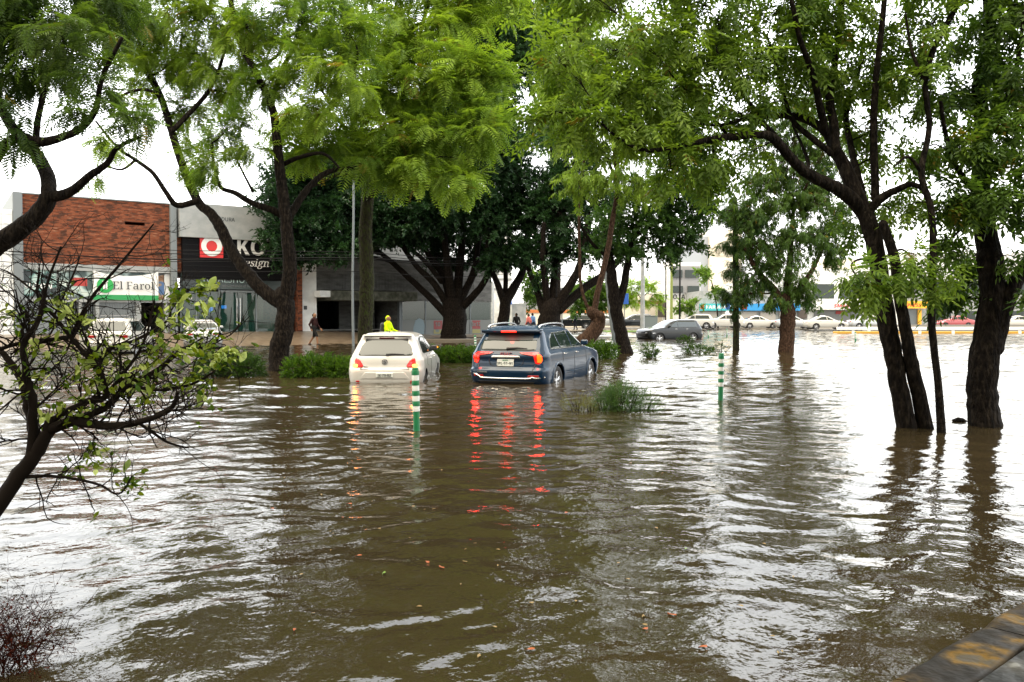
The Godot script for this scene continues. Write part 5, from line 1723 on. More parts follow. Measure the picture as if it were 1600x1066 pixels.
	for i in 25:
		var s := i / 24.0
		var sag := 0.34 * 4.0 * s * (1.0 - s)
		var row := []
		for k in 7:
			var t := k / 6.0
			row.append(Vector3(lerpf(bu0, bu1, s), lerpf(bb, bt0 - sag * 0.75, t), 0.16 + 0.03 * sin(s * 19.0) * t + 0.02 * sin(s * 7.0)))
		rows.append(row)
	bn.grid(rows)
	var ban := part(root, "banner", bn, mats["white_paint"])
	var gb := MB.new()
	rows = []
	for i in 25:
		var s := i / 24.0
		rows.append([Vector3(lerpf(bu0, bu1, s), bb - 0.24, 0.165 + 0.02 * sin(s * 7.0)), Vector3(lerpf(bu0, bu1, s), bb + 0.03, 0.185 + 0.02 * sin(s * 7.0))])
	gb.grid(rows)
	part(ban, "green_hem", gb, mat("banner_green", lin(0.03, 0.30, 0.09), 0.5))
	var dc := fac(163, 446)
	var ov := MB.new()
	ov.lathe([[0.0, 0.0], [0.40, 0.0], [0.40, -0.02]], 28, Vector3(0, 0, 1), Vector3(dc.x, dc.y, 0.235))
	part(ban, "roundel", ov, mat("banner_green2", lin(0.02, 0.33, 0.07), 0.5))
	var lan := MB.new()
	lan.box(Vector3(dc.x, dc.y - 0.02, 0.245), Vector3(0.20, 0.38, 0.01))
	lan.box(Vector3(dc.x, dc.y + 0.20, 0.245), Vector3(0.28, 0.06, 0.01))
	part(ban, "lantern_print", lan, mats["white_paint"])
	var lan2 := MB.new()
	lan2.box(Vector3(dc.x, dc.y - 0.02, 0.256), Vector3(0.02, 0.38, 0.006))
	part(ban, "lantern_bar_print", lan2, mats["print_dark"])
	lettering(ban, "El Farol", Vector3(fac(207, 446).x, fac(207, 447).y, 0.25), 0.40, mats["print_dark"], true)
	# shutters and openings below
	var shut := MB.new()
	var su0 := fac(156, 490).x
	var su1 := fac(211, 490).x
	for i in 22:
		var u := lerpf(su0, su1, i / 22.0)
		slab(shut, u, u + (su1 - su0) / 22.0 * 0.8, 0.45, h_post - 0.28, -0.1, -0.03)
	part(root, "ribbed_shutter", shut, grey)
	for w in [[100, 122], [129, 148]]:
		var f := fslab(root, "window_sill", palegrey, fac(w[0], 480).x, fac(w[1], 480).x, fac(110, 500).y - 0.05, fac(110, 500).y, -0.3, -0.06)
		var bars := MB.new()
		for i in 6:
			var u := lerpf(fac(w[0], 480).x, fac(w[1], 480).x, (i + 0.5) / 6.0)
			slab(bars, u - 0.015, u + 0.015, fac(110, 500).y, fac(110, 468).y, -0.1, -0.08)
		part(f, "window_bars", bars, steel)
	for xx in [[34, 38], [96, 100], [123, 128], [149, 155], [212, 220], [257, 262]]:
		fslab(root, "mullion", palegrey, fac(xx[0], 490).x, fac(xx[1], 490).x, 0.45, h_post - 0.28, -0.15, 0.04)
	fslab(root, "panel_shutter", grey, fac(39, 490).x, fac(95, 490).x, 0.45, h_post - 0.3, -0.1, -0.04)
	# --- black-fronted showroom
	root = facade_thing("showroom_building", "glass-fronted showroom with black sign panel and red square emblem")
	var ou0 := fac(275, 400).x + 0.02
	var ou1 := fac(468, 400).x
	var base := 0.58
	var otop := fac(340, 322).y
	var opb := fac(340, 374).y
	fslab(root, "brick_strip", brick, ou0, ou1, fac(340, 428).y, opb + 0.0, -7.0, 0.0)
	var topp := fslab(root, "top_panel", palegrey, fac(277, 350).x, ou1 - 0.1, opb, otop, -7.0, 0.55)
	lettering(topp, "DURA", Vector3(fac(356, 343, 0.55).x, fac(356, 343, 0.55).y, 0.555), 0.21, mats["print_dark"])
	var bk0 := fac(283, 400).x
	var blk := fslab(root, "black_sign", mat("black_panel", lin(0.006, 0.006, 0.007), 0.6, 0.0, 0.2), bk0, ou1 - 0.25, fac(340, 437).y, fac(340, 365).y, 0.0, 0.30)
	var rails := MB.new()
	for i in 9:
		var h := lerpf(fac(340, 437).y, fac(340, 365).y, (i + 0.5) / 9.0)
		slab(rails, bk0, ou1 - 0.25, h, h + 0.02, 0.3, 0.312)
	part(blk, "panel_rib", rails, mat("black_rib", lin(0.014, 0.014, 0.015), 0.5, 0.0, 0.25))
	var rs0 := fac(311.5, 385, 0.3)
	var rs1 := fac(347.5, 385, 0.3)
	var rh := fac(330, 385, 0.3).y
	var rw := (rs1.x - rs0.x)
	var sq := MB.new()
	slab(sq, rs0.x, rs1.x, rh - rw * 0.51, rh + rw * 0.51, 0.3, 0.42)
	var em := part(root, "red_square_sign", sq, mat("sign_red", lin(0.62, 0.02, 0.02), 0.35))
	var rg := MB.new()
	rg.lathe([[rw * 0.24, 0.0], [rw * 0.24, 0.03], [rw * 0.45, 0.03], [rw * 0.45, 0.0]], 36, Vector3(0, 0, 1), Vector3((rs0.x + rs1.x) / 2, rh, 0.42))
	part(em, "white_ring", rg, mats["white_paint"])
	lettering(blk, "KO", Vector3(fac(392, 387, 0.3).x, fac(392, 387, 0.3).y, 0.33), 0.92, mats["white_paint"], false, 0.0, true)
	lettering(blk, "Design", Vector3(fac(396, 409, 0.3).x, fac(396, 411, 0.3).y, 0.33), 0.42, mats["white_paint"], true, 0.25)
	# glass sign band
	var gbnd := fslab(root, "glass_sign_band", mat("band_glass", lin(0.028, 0.045, 0.045), 0.15), ou0 + 0.2, ou1 - 0.1, fac(340, 452).y, fac(340, 428).y, -0.2, 0.10)
	var pale_teal := mat("pale_teal", lin(0.55, 0.74, 0.72), 0.5)
	lettering(gbnd, "TOTALSHOWER", Vector3(fac(363, 436, 0.1).x, fac(363, 437, 0.1).y, 0.105), 0.36, pale_teal)
	lettering(gbnd, "reinventando el baño", Vector3(fac(372, 446, 0.1).x, fac(372, 447, 0.1).y, 0.105), 0.14, grey)
	# showroom interior: floor, back wall, counter
	fslab(root, "interior", inside, ou0 + 0.2, ou1 - 0.3, base, fac(340, 452).y, -6.5, -6.3)
	fslab(root, "interior_floor", mat("shop_floor", lin(0.10, 0.10, 0.09), 0.3), ou0 + 0.2, ou1 - 0.3, base - 0.1, base, -6.5, 0.1)
	fslab(root, "interior_ceiling", inside, ou0 + 0.2, ou1 - 0.3, fac(340, 452).y, fac(340, 450).y, -6.5, -0.2)
	fslab(root, "display_board", mat("yellowish_board", lin(0.42, 0.40, 0.24), 0.6), fac(400, 480).x, fac(424, 480).x, fac(410, 500).y, fac(410, 460).y, -1.6, -1.5)
	fslab(root, "display_tub", mat("black_tub", lin(0.015, 0.015, 0.017), 0.3), fac(396, 500).x, fac(428, 500).x, base, fac(410, 501).y, -1.3, -0.5, 0.05)
	fslab(root, "teal_counter", mat("teal_counter", lin(0.22, 0.42, 0.36), 0.3), fac(304, 500).x, fac(336, 500).x, base, fac(320, 501).y, -1.4, -0.4, 0.03)
	var scr := fslab(root, "screen", glow("screen_blue", Color(0.15, 0.5, 0.85), 0.6), fac(355, 480).x, fac(363, 480).x, fac(360, 482).y, fac(360, 477).y, -1.2, -1.15)
	fslab(root, "screen", glow("screen_blue", Color(0.15, 0.5, 0.85), 0.6), fac(336, 480).x, fac(341, 480).x, fac(338, 488).y, fac(338, 472).y, -1.2, -1.15)
	for d in [[283, 306], [307, 341], [343, 371], [372, 399], [401, 455]]:
		var pane := fslab(root, "glass_pane", null, fac(d[0], 480).x, fac(d[1], 480).x, base + 0.02, fac(340, 456).y, -0.02, -0.01)
		pane.material_override = clear_glass()
	for xx in [282, 306, 342, 400, 456]:
		fslab(root, "frame_post", steel, fac(xx, 480).x - 0.035, fac(xx, 480).x + 0.035, base, fac(340, 452).y, -0.06, 0.05)
	fslab(root, "frame_head", steel, fac(342, 480).x, fac(456, 480).x, fac(370, 456).y - 0.04, fac(370, 454).y, -0.05, 0.06)
	for xx in [369.5, 374.5]:
		var hd := MB.new()
		var hx := fac(xx, 480).x
		hd.tube([Vector3(hx, fac(370, 508).y, 0.06), Vector3(hx, fac(370, 466).y, 0.06)], [0.03, 0.03], 8)
		part(root, "door_handle", hd, mats["chrome"])
	fslab(root, "plinth", palegrey, ou0, ou1, 0.3, base, -7.0, 0.2)
	var blk2 := fslab(root, "black_side_sign", mats["black_panel"], fac(280, 470).x, fac(305, 470).x, fac(290, 500).y, fac(290, 454).y, -0.1, -0.05)
	lettering(blk2, "AND", Vector3(fac(292, 465).x, fac(292, 465).y, 0.02), 0.2, mats["white_paint"])
	fslab(root, "brick_pillar", brick, ou1 - 0.28, ou1 + 0.02, base, fac(465, 410).y, -7.0, 0.35)
	# --- concrete building with car entry and bank windows
	root = facade_thing("concrete_building", "grey concrete office building with dark car entry and bank windows")
	var conc := textured("concrete", [[0.25, lin(0.07, 0.07, 0.066)], [0.5, lin(0.11, 0.11, 0.105)], [0.8, lin(0.15, 0.15, 0.145)]], 0.012, Vector3(0.25, 0.6, 0.25), 0.85, 1.0, 81)
	var mossy := textured("mossy_concrete", [[0.25, lin(0.025, 0.028, 0.017)], [0.55, lin(0.06, 0.063, 0.043)], [0.8, lin(0.11, 0.11, 0.09)]], 0.014, Vector3(0.5, 0.3, 0.5), 0.85, 1.2, 82)
	var cu0 := ou1 + 0.04
	var cu1 := fac(768, 480).x
	fslab(root, "white_pier", white_wall, cu0, fac(493, 480).x, 0.2, fac(480, 412).y, -8.0, 0.15)
	var tagp := fslab(root, "number_sign", mats["print_dark"], fac(473, 480).x, fac(478, 480).x, fac(475, 484).y, fac(475, 478).y, 0.15, 0.17)
	# fluted band
	fslab(root, "fluted_band", conc, fac(488, 430).x, cu1, fac(520, 453).y, fac(520, 402).y, -8.0, 0.0)
	var fl := MB.new()
	var fu0 := fac(489, 430).x
	for i in 110:
		var u := fu0 + i * 0.105
		if u + 0.06 > cu1:
			break
		slab(fl, u, u + 0.06, fac(520, 452).y, fac(520, 428).y, 0.0, 0.05)
	part(root, "flute", fl, conc).set_meta("kind", "stuff")
	fslab(root, "canopy", mossy, fac(506, 460).x, fac(640, 460).x, fac(520, 470).y, fac(520, 455).y, -2.0, 1.1, 0.03)
	fslab(root, "canopy_end", white_wall, fac(489, 460).x, fac(506, 460).x - 0.01, fac(500, 465).y, fac(500, 455).y, -2.0, 1.05, 0.02)
	fslab(root, "garage_back", conc, fac(493, 480).x, fac(628, 480).x, -0.2, fac(520, 455).y, -12.2, -12.0)
	fslab(root, "garage_side", conc, fac(628, 480).x - 0.15, fac(628, 480).x, -0.2, fac(520, 455).y, -12.0, -0.4)
	fslab(root, "garage_side", conc, fac(493, 480).x - 0.15, fac(493, 480).x - 0.01, -0.2, fac(520, 455).y, -12.0, -8.0)
	fslab(root, "garage_ceiling", conc, fac(493, 480).x, cu1, fac(520, 454).y - 0.06, fac(520, 454).y, -12.0, -0.05)
	fslab(root, "garage_floor", conc, fac(493, 480).x, fac(628, 480).x, 0.60, 0.66, -12.0, -0.5)
	fslab(root, "garage_wall", conc, fac(560, 480).x, fac(617, 480).x, 0.2, fac(600, 456).y - 0.08, -3.2, -3.0)
	fslab(root, "garage_notice", mat("notice_dull", lin(0.12, 0.10, 0.06), 0.6), fac(517, 480).x, fac(527, 480).x, fac(522, 490).y, fac(522, 481).y, -3.6, -3.5)
	var nb := fslab(root, "house_number", mats["white_paint"], fac(612, 487).x, fac(616, 487).x, fac(614, 488).y, fac(614, 484).y, -2.98, -2.96)
	fslab(root, "entry_post", steel, fac(624, 480).x, fac(627, 480).x, 0.2, fac(625, 470).y, -0.3, 0.0)
	# bank shop window
	var bw0 := fac(628, 480).x
	var hw1 := fac(690, 471).y
	var hw0 := fac(690, 526).y
	var hmid := fac(690, 500).y
	room(root, bw0 + 0.1, cu1 - 0.1, hw0, hw1, -0.1, -5.0, inside)
	for i in 4:
		var a := lerpf(bw0, cu1, i / 4.0)
		var b := lerpf(bw0, cu1, (i + 1) / 4.0)
		fslab(root, "bank_pane", clear_glass(), a + 0.03, b - 0.03, hmid + 0.01, hw1, -0.06, -0.04)
		fslab(root, "frosted_panel", mat("frosted", lin(0.14, 0.15, 0.145), 0.5), a + 0.03, b - 0.03, hw0 + 0.1, hmid, -0.06, -0.03)
		fslab(root, "frame_post", steel, a - 0.03, a + 0.03, hw0, hw1, -0.07, 0.0)
	var prt := mat("poster_bluegrey", lin(0.16, 0.22, 0.25), 0.5)
	var pic := MB.new()
	var uu := fac(655, 512).x
	rows = []
	for k in [[-0.45, 0.0], [-0.42, 0.5], [-0.28, 0.95], [0.0, 1.1], [0.30, 0.98], [0.42, 0.6], [0.36, 0.0]]:
		rows.append(Vector3(uu + k[0], hw0 + 0.18 + k[1] * 0.95, -0.02))
	pic.face(rows)
	part(root, "window_print", pic, prt)
	for q in [[684, "10"], [744, "8x12"], [693, ""]]:
		var qx: float = fac(q[0], 510).x
		if q[1] != "":
			var rp := fslab(root, "red_print", mat("print_red2", lin(0.22, 0.035, 0.035), 0.5), qx - 0.3, qx + 0.35, hmid - 0.62, hmid - 0.05, -0.028, -0.02)
			lettering(rp, q[1], Vector3(qx, hmid - 0.30, -0.015), 0.26, mats["frosted"], false, 0.0, true)
			fslab(root, "yellow_print", mat("print_olive", lin(0.24, 0.22, 0.08), 0.5), qx - 0.3, qx + 0.35, hmid - 0.92, hmid - 0.66, -0.028, -0.02)
		else:
			for i in 3:
				fslab(root, "small_print", prt, qx - 0.6 + i * 0.45, qx - 0.35 + i * 0.45, hw0 + 0.3, hw0 + 0.45, -0.028, -0.02)
	fslab(root, "window_head", conc, bw0, cu1, hw1, fac(690, 452).y, -2.0, -0.01)
	fslab(root, "sill", conc, bw0, cu1, -0.3, hw0 - 0.11, -3.0, 0.12)
	# upper storeys, set back
	var hs := fac(560, 402).y
	fslab(root, "white_parapet", white_wall, fac(545, 410).x, cu1 - 3.2, hs, hs + 0.9, -8.0, -0.6)
	fslab(root, "ribbon_window", glass, fac(545, 410).x, cu1 - 3.2, hs + 0.9, hs + 2.0, -8.0, -0.9)
	for i in 6:
		var u := lerpf(fac(545, 410).x, cu1 - 3.4, (i + 0.5) / 6.0)
		fslab(root, "window_mullion", steel, u - 0.04, u + 0.04, hs + 0.9, hs + 2.0, -0.9, -0.85)
	fslab(root, "upper_wall", conc, fac(545, 410).x, cu1 - 3.2, hs + 2.0, hs + 5.2, -8.0, -0.5)
	fslab(root, "upper_window", glass, fac(560, 410).x, cu1 - 3.6, hs + 5.2, hs + 6.4, -8.0, -0.8)
	fslab(root, "roof_band", palegrey, fac(545, 410).x, cu1 - 3.2, hs + 6.4, hs + 7.2, -8.0, -0.5)

# ---------------------------------------------------------------- beyond the water
func far_box(root: Node3D, called: String, m: Material, x0: float, x1: float, y0: float, y1: float, d: float, thick: float, floor_y := -99.0) -> MeshInstance3D:
	var a := px(x0, y1, d)
	var b := px(x1, y0, d)
	var lo := a.y if floor_y < -50.0 else floor_y
	var mb := MB.new()
	mb.box(Vector3((a.x + b.x) / 2, (lo + b.y) / 2, -d - thick / 2), Vector3(b.x - a.x, b.y - lo, thick))
	return part(root, called, mb, m, true)

func window_grid(root: Node3D, x0: float, x1: float, y0: float, y1: float, d: float, nx: int, ny: int) -> void:
	var w := far_box(root, "window", mats["shop_glass"], x0, x1, y0, y1, d - 0.02, 0.06)
	var fr := MB.new()
	var a := px(x0, y1, d) - root.position
	var b := px(x1, y0, d) - root.position
	for i in nx + 1:
		fr.box(Vector3(lerpf(a.x, b.x, float(i) / nx), (a.y + b.y) / 2, a.z + 0.06), Vector3(0.09, b.y - a.y + 0.1, 0.07))
	for i in ny + 1:
		fr.box(Vector3((a.x + b.x) / 2, lerpf(a.y, b.y, float(i) / ny), a.z + 0.055), Vector3(b.x - a.x, 0.09, 0.06))
	part(w, "window_frame", fr, mats["galvanised"])

func make_far_side() -> void:
	var white: Material = mats["white_render"]
	var palegrey: Material = mats["pale_grey_render"]
	var cream := mat("cream_render", lin(0.66, 0.60, 0.50), 0.8)
	var doorway_shade_m := mat("doorway_shade", lin(0.07, 0.055, 0.045), 0.6)  # dark brown put in for the shade of a doorway
	# white commercial building with barred windows and red lettering
	var o := px(1350, 505, 108.0)
	var root := thing("commercial_building", "white two-storey commercial building with gridded windows and red lettering", "building", Vector3(o.x, 0, o.z))
	far_box(root, "wall", white, 1262, 1405, 421, 512, 108.0, 14.0, 0.0)
	window_grid(root, 1269, 1303, 444, 467, 108.0, 3, 2)
	window_grid(root, 1311, 1345, 444, 467, 108.0, 3, 2)
	window_grid(root, 1352, 1386, 444, 467, 108.0, 3, 2)
	far_box(root, "canopy", white, 1270, 1352, 469, 484, 106.5, 1.5)
	far_box(root, "shopfront", mat("far_shopfront", lin(0.16, 0.17, 0.17), 0.2), 1272, 1348, 485, 508, 107.9, 0.1)
	far_box(root, "shop_poster", mat("print_red", lin(0.35, 0.035, 0.03), 0.5), 1306, 1318, 486, 491, 107.8, 0.05)
	var lp := px(1318, 478, 106.4) - root.position
	lettering(root, "SMART", lp, 0.45, mat("sign_red", lin(0.62, 0.02, 0.02), 0.35), false, 0.2, true, "red_lettering", 1.2)
	far_box(root, "roof_parapet", cream, 1285, 1340, 405, 421, 112.0, 4.0)
	# grey courier depot with yellow sign
	o = px(1500, 505, 112.0)
	root = thing("depot_building", "pale grey depot with a yellow sign behind the guard rail", "building", Vector3(o.x, 0, o.z))
	far_box(root, "wall", palegrey, 1408, 1720, 440, 512, 112.0, 14.0, 0.0)
	far_box(root, "upper_wall", white, 1408, 1720, 395, 440, 111.5, 14.0)
	var ys := far_box(root, "yellow_sign", mat("sign_yellow", lin(0.80, 0.42, 0.02), 0.45), 1400, 1449, 470.5, 482, 111.2, 0.2)
	var q := px(1424, 477, 111.1) - root.position
	lettering(ys, "EXPRESS", q, 0.42, mats["sign_red"], false, 0.25, true, "sign_lettering", 1.1)
	far_box(root, "roller_door", mats["galvanised"], 1416, 1434, 483, 510, 111.9, 0.1)
	far_box(root, "yellow_post", mats["sign_yellow"], 1435, 1440, 484, 508, 111.6, 0.3)
	for i in 4:
		far_box(root, "shop_window", mats["shop_glass"], 1455 + i * 38, 1486 + i * 38, 486, 508, 111.9, 0.1)
	far_box(root, "window_band", mats["shop_glass"], 1450, 1600, 441, 458, 111.9, 0.1)
	# shops under the blue fascia
	o = px(1180, 505, 104.0)
	root = thing("shop_building", "low shop row with a long turquoise and blue fascia", "building", Vector3(o.x, 0, o.z))
	far_box(root, "wall", palegrey, 1092, 1262, 455, 512, 104.0, 10.0, 0.0)
	var fas := far_box(root, "turquoise_fascia", mat("turquoise", lin(0.05, 0.42, 0.47), 0.5), 1094, 1152, 474.5, 485.5, 103.4, 0.5)
	var fas2 := far_box(root, "blue_fascia", mat("sky_blue", lin(0.02, 0.25, 0.58), 0.5), 1153, 1250, 474.5, 485.5, 103.4, 0.5)
	lettering(fas, "FARMACIA", px(1124, 480, 103.3) - root.position, 0.4, mats["white_paint"], false, 0.0, true, "sign_lettering", 1.2)
	far_box(fas, "red_sign_print", mats["sign_red"], 1094.6, 1100, 476, 483, 103.35, 0.03).position -= root.position
	far_box(fas2, "red_sign_print", mats["sign_red"], 1160, 1167, 476, 483, 103.35, 0.03).position -= root.position
	for i in 5:
		far_box(root, "shutter", mat("far_shutter", lin(0.36, 0.34, 0.31), 0.6), 1098 + i * 30, 1122 + i * 30, 487, 510, 103.8, 0.1)
	far_box(root, "door", doorway_shade_m, 1247, 1261, 484, 498, 103.8, 0.1)  # flat dark sheet in place of a shaded doorway
	# corner building with dark windows
	o = px(1060, 505, 112.0)
	root = thing("corner_building", "white corner building with dark upper windows and small dark lettering", "building", Vector3(o.x, 0, o.z))
	far_box(root, "wall", white, 1036, 1094, 410, 512, 112.0, 12.0, 0.0)
	far_box(root, "grey_storey", mat("mid_grey_wall", lin(0.24, 0.24, 0.25), 0.7), 1049, 1093, 416, 458, 111.8, 0.3)
	for r in [[1050, 1066, 422, 434], [1070, 1092, 422, 434], [1050, 1067, 447, 457], [1074, 1092, 447, 457]]:
		far_box(root, "window", mats["shop_glass"], r[0], r[1], r[2], r[3], 111.6, 0.1)
	lettering(root, "CENTRO  AUDITIVO", px(1066, 464, 111.7) - root.position, 0.6, mats["print_dark"], false, 0.0, true, "wall_lettering", 1.1)
	far_box(root, "door", doorway_shade_m, 1028, 1040, 470, 496, 111.7, 0.1)  # doorway's inner shade given as a thin dark box
	far_box(root, "awning", mat("awning_rust", lin(0.25, 0.09, 0.05), 0.7), 1000, 1034, 470, 475, 110.5, 1.4)
	far_box(root, "side_wall", cream, 960, 1036, 460, 512, 113.0, 10.0, 0.0)
	# tall buildings
	o = px(1125, 505, 150.0)
	root = thing("tower_building", "tall cream building showing above the turquoise fascia", "building", Vector3(o.x, 0, o.z))
	far_box(root, "wall", cream, 1108, 1158, 360, 512, 150.0, 16.0, 0.0)
	far_box(root, "recess", mat("beige_panel", lin(0.52, 0.46, 0.38), 0.8), 1116, 1146, 384, 400, 149.8, 0.3)
	far_box(root, "side_wing", mat("blue_grey_wall", lin(0.33, 0.36, 0.40), 0.7), 1066, 1108, 370, 420, 151.0, 16.0, 0.0)
	o = px(800, 505, 78.0)
	root = thing("tower_building", "pale grey slab building glimpsed between the dark stems beside the bank", "building", Vector3(o.x, 0, o.z))
	far_box(root, "wall", white, 772, 800, 330, 512, 78.0, 10.0, 0.0)
	far_box(root, "grey_wall", palegrey, 800, 822, 474, 512, 76.0, 8.0, 0.0)
	far_box(root, "blue_sign", mat("sign_blue", lin(0.02, 0.10, 0.42), 0.5), 793, 800, 468, 476, 75.6, 0.2)
	far_box(root, "teal_panel", mats["teal_counter"], 790, 796, 480, 510, 76.5, 0.3)
	for i in 8:
		far_box(root, "floor_line", palegrey, 772, 800, 345 + i * 15, 348 + i * 15, 77.95, 0.1)
	# low wall far behind the junction
	o = px(930, 505, 100.0)
	root = thing("low_building", "long low orange-trimmed building behind the far parked cars", "building", Vector3(o.x, 0, o.z))
	far_box(root, "wall", cream, 822, 960, 484, 512, 106.0, 6.0, 0.0)
	far_box(root, "orange_band", mat("orange_band", lin(0.45, 0.14, 0.04), 0.7), 822, 960, 484, 489, 105.9, 0.1)
	# more trees and blocks beyond close the horizon
	var k := 0
	for b in [[600, 770, 440, 130.0, "pale office block far behind the bank trees"], [820, 960, 450, 140.0, "grey block far behind the junction"], [1160, 1270, 440, 135.0, "white block far behind the lone tree"], [1400, 1560, 425, 150.0, "cream block far behind the depot"], [-400, 20, 380, 75.0, "grey block far behind the white building"], [1560, 2000, 420, 160.0, "pale block beyond the depot's end"]]:
		var ob := px((b[0] + b[1]) / 2.0, 505, b[3])
		var r := thing("distant_building", b[4], "building", Vector3(ob.x, 0, ob.z))
		far_box(r, "wall", [palegrey, mats["mid_grey_wall"], white, cream][k % 4], b[0], b[1], b[2], 512, b[3], 12.0, 0.0)
		for i in 5:
			var xa: float = lerpf(b[0], b[1], (i + 0.2) / 5.0)
			var xb: float = lerpf(b[0], b[1], (i + 0.8) / 5.0)
			far_box(r, "window", mats["shop_glass"], xa, xb, b[2] + 8, b[2] + 18, b[3] - 0.05, 0.1)
		k += 1
	# guard rail and yellow kerb on the far right
	var ga := onw(1325, 521)
	var gr := thing("guard_rail", "long white guard rail along the flood's far edge", "guard rail", ga)
	var gz := ga.z
	var bar := MB.new()
	bar.box(Vector3(24, 0.42, 0), Vector3(50, 0.26, 0.08), Basis.IDENTITY, 0.03)
	part(gr, "rail", bar, mats["white_paint"])
	for i in 17:
		var ps := MB.new()
		ps.box(Vector3(0.5 + i * 2.9, 0.0, -0.1), Vector3(0.22, 0.7, 0.1))
		part(gr, "post", ps, mats["white_paint"])
	var yk := MB.new()
	yk.box(Vector3(24, -0.15, -0.6), Vector3(50, 0.62, 0.4), Basis.IDENTITY, 0.03)
	var ko := solo("yellow_kerb", yk, mat("kerb_yellow", lin(0.55, 0.30, 0.03), 0.6), "yellow painted kerb below the long white guard rail", "kerb")
	ko.position = ga
	var wl := MB.new()
	wl.box(Vector3(33, 0.22, -9), Vector3(54, 0.9, 0.3))
	var wo := solo("parapet_wall", wl, mat("dull_wall", lin(0.22, 0.21, 0.19), 0.8), "dull grey parapet wall behind the white guard rail", "wall")
	wo.position = ga

	# unseen houses added on the photographer's side, to darken reflections in paint and glass
	for b in [[-62.0, -21.0, 8.5, "unseen beige two-storey house added on the near side of the avenue, end of the row"], [-20.0, 14.0, 10.0, "unseen grey three-storey house added on the near side of the avenue"], [15.0, 60.0, 8.0, "unseen brown two-storey house added next to the grey one on the near side"]]:
		var r := thing("added_house", b[3], "building", Vector3((b[0] + b[1]) / 2.0, 0, 24.0))
		var w: float = b[1] - b[0]
		var hb: float = b[2]
		var mb := MB.new()
		mb.box(Vector3(0, hb / 2.0, 5.0), Vector3(w, hb, 10.0))
		part(r, "wall", mb, mat("house_" + str(int(hb)), lin(0.20, 0.17, 0.13) if hb < 9.0 else lin(0.16, 0.16, 0.15), 0.85))
		for i in int(w / 4.0):
			for fl in int(hb / 3.0):
				var wn := MB.new()
				wn.box(Vector3(-w / 2.0 + 2.0 + i * 4.0, 1.6 + fl * 3.0, -0.01), Vector3(1.8, 1.5, 0.1))
				part(r, "window", wn, mats["shop_glass"])

# ---------------------------------------------------------------- people: one continuous skin from joined bones
func figure(root: Node3D, bones: Array, cell := 0.028) -> void:
	# bone: [a, b, ra, rb, colour]
	var lo := Vector3(1e9, 1e9, 1e9)
	var hi := -lo
	for b in bones:
		for p in [b[0], b[1]]:
			lo = lo.min(p - Vector3.ONE * 0.2)
			hi = hi.max(p + Vector3.ONE * 0.2)
	var n := Vector3i(((hi - lo) / cell).ceil()) + Vector3i.ONE
	var f := PackedFloat32Array()
	f.resize(n.x * n.y * n.z)
	var who := PackedInt32Array()
	who.resize(f.size())
	for z in n.z:
		for y in n.y:
			for x in n.x:
				var p := lo + Vector3(x, y, z) * cell
				var d := 1e9
				var near := 1e9
				var w := 0
				for k in bones.size():
					var b: Array = bones[k]
					var a: Vector3 = b[0]
					var ab: Vector3 = b[1] - a
					var t := clampf((p - a).dot(ab) / maxf(ab.length_squared(), 1e-6), 0.0, 1.0)
					var e := p.distance_to(a + ab * t) - lerpf(b[2], b[3], t)
					if e < near:
						near = e
						w = k
					var h := clampf(0.5 + 0.5 * (d - e) / 0.035, 0.0, 1.0)
					d = lerpf(d, e, h) - 0.035 * h * (1.0 - h)
				var i := (z * n.y + y) * n.x + x
				f[i] = d
				who[i] = w
	var mb := MB.new()
	mb.has_col = true
	var ids := {}
	var off := [0, 1, n.x, n.x + 1, n.x * n.y, n.x * n.y + 1, n.x * n.y + n.x, n.x * n.y + n.x + 1]
	var cor := [Vector3(0, 0, 0), Vector3(1, 0, 0), Vector3(0, 1, 0), Vector3(1, 1, 0), Vector3(0, 0, 1), Vector3(1, 0, 1), Vector3(0, 1, 1), Vector3(1, 1, 1)]
	var edges := [[0, 1], [2, 3], [4, 5], [6, 7], [0, 2], [1, 3], [4, 6], [5, 7], [0, 4], [1, 5], [2, 6], [3, 7]]
	for z in n.z - 1:
		for y in n.y - 1:
			for x in n.x - 1:
				var i := (z * n.y + y) * n.x + x
				var neg := 0
				for k in 8:
					if f[i + off[k]] < 0.0:
						neg += 1
				if neg == 0 or neg == 8:
					continue
				var s := Vector3.ZERO
				var m := 0
				for e in edges:
					var fa := f[i + off[e[0]]]
					var fb := f[i + off[e[1]]]
					if (fa < 0.0) != (fb < 0.0):
						s += cor[e[0]].lerp(cor[e[1]], fa / (fa - fb))
						m += 1
				mb.cur = bones[who[i]][4]
				ids[i] = mb.vert(lo + (Vector3(x, y, z) + s / m) * cell)
	var st := [1, n.x, n.x * n.y]
	for i in ids.keys():
		for ax in 3:
			var a1: int = st[(ax + 1) % 3]
			var a2: int = st[(ax + 2) % 3]
			var f0 := f[i]
			var f1 := f[i + st[ax]]
			if (f0 < 0.0) == (f1 < 0.0):
				continue
			if ids.has(i - a1) and ids.has(i - a2) and ids.has(i - a1 - a2):
				if f0 < 0.0:
					mb.quad(ids[i], ids[i - a1], ids[i - a1 - a2], ids[i - a2])
				else:
					mb.quad(ids[i], ids[i - a2], ids[i - a1 - a2], ids[i - a1])
	part(root, "body", mb, mats["painted"])

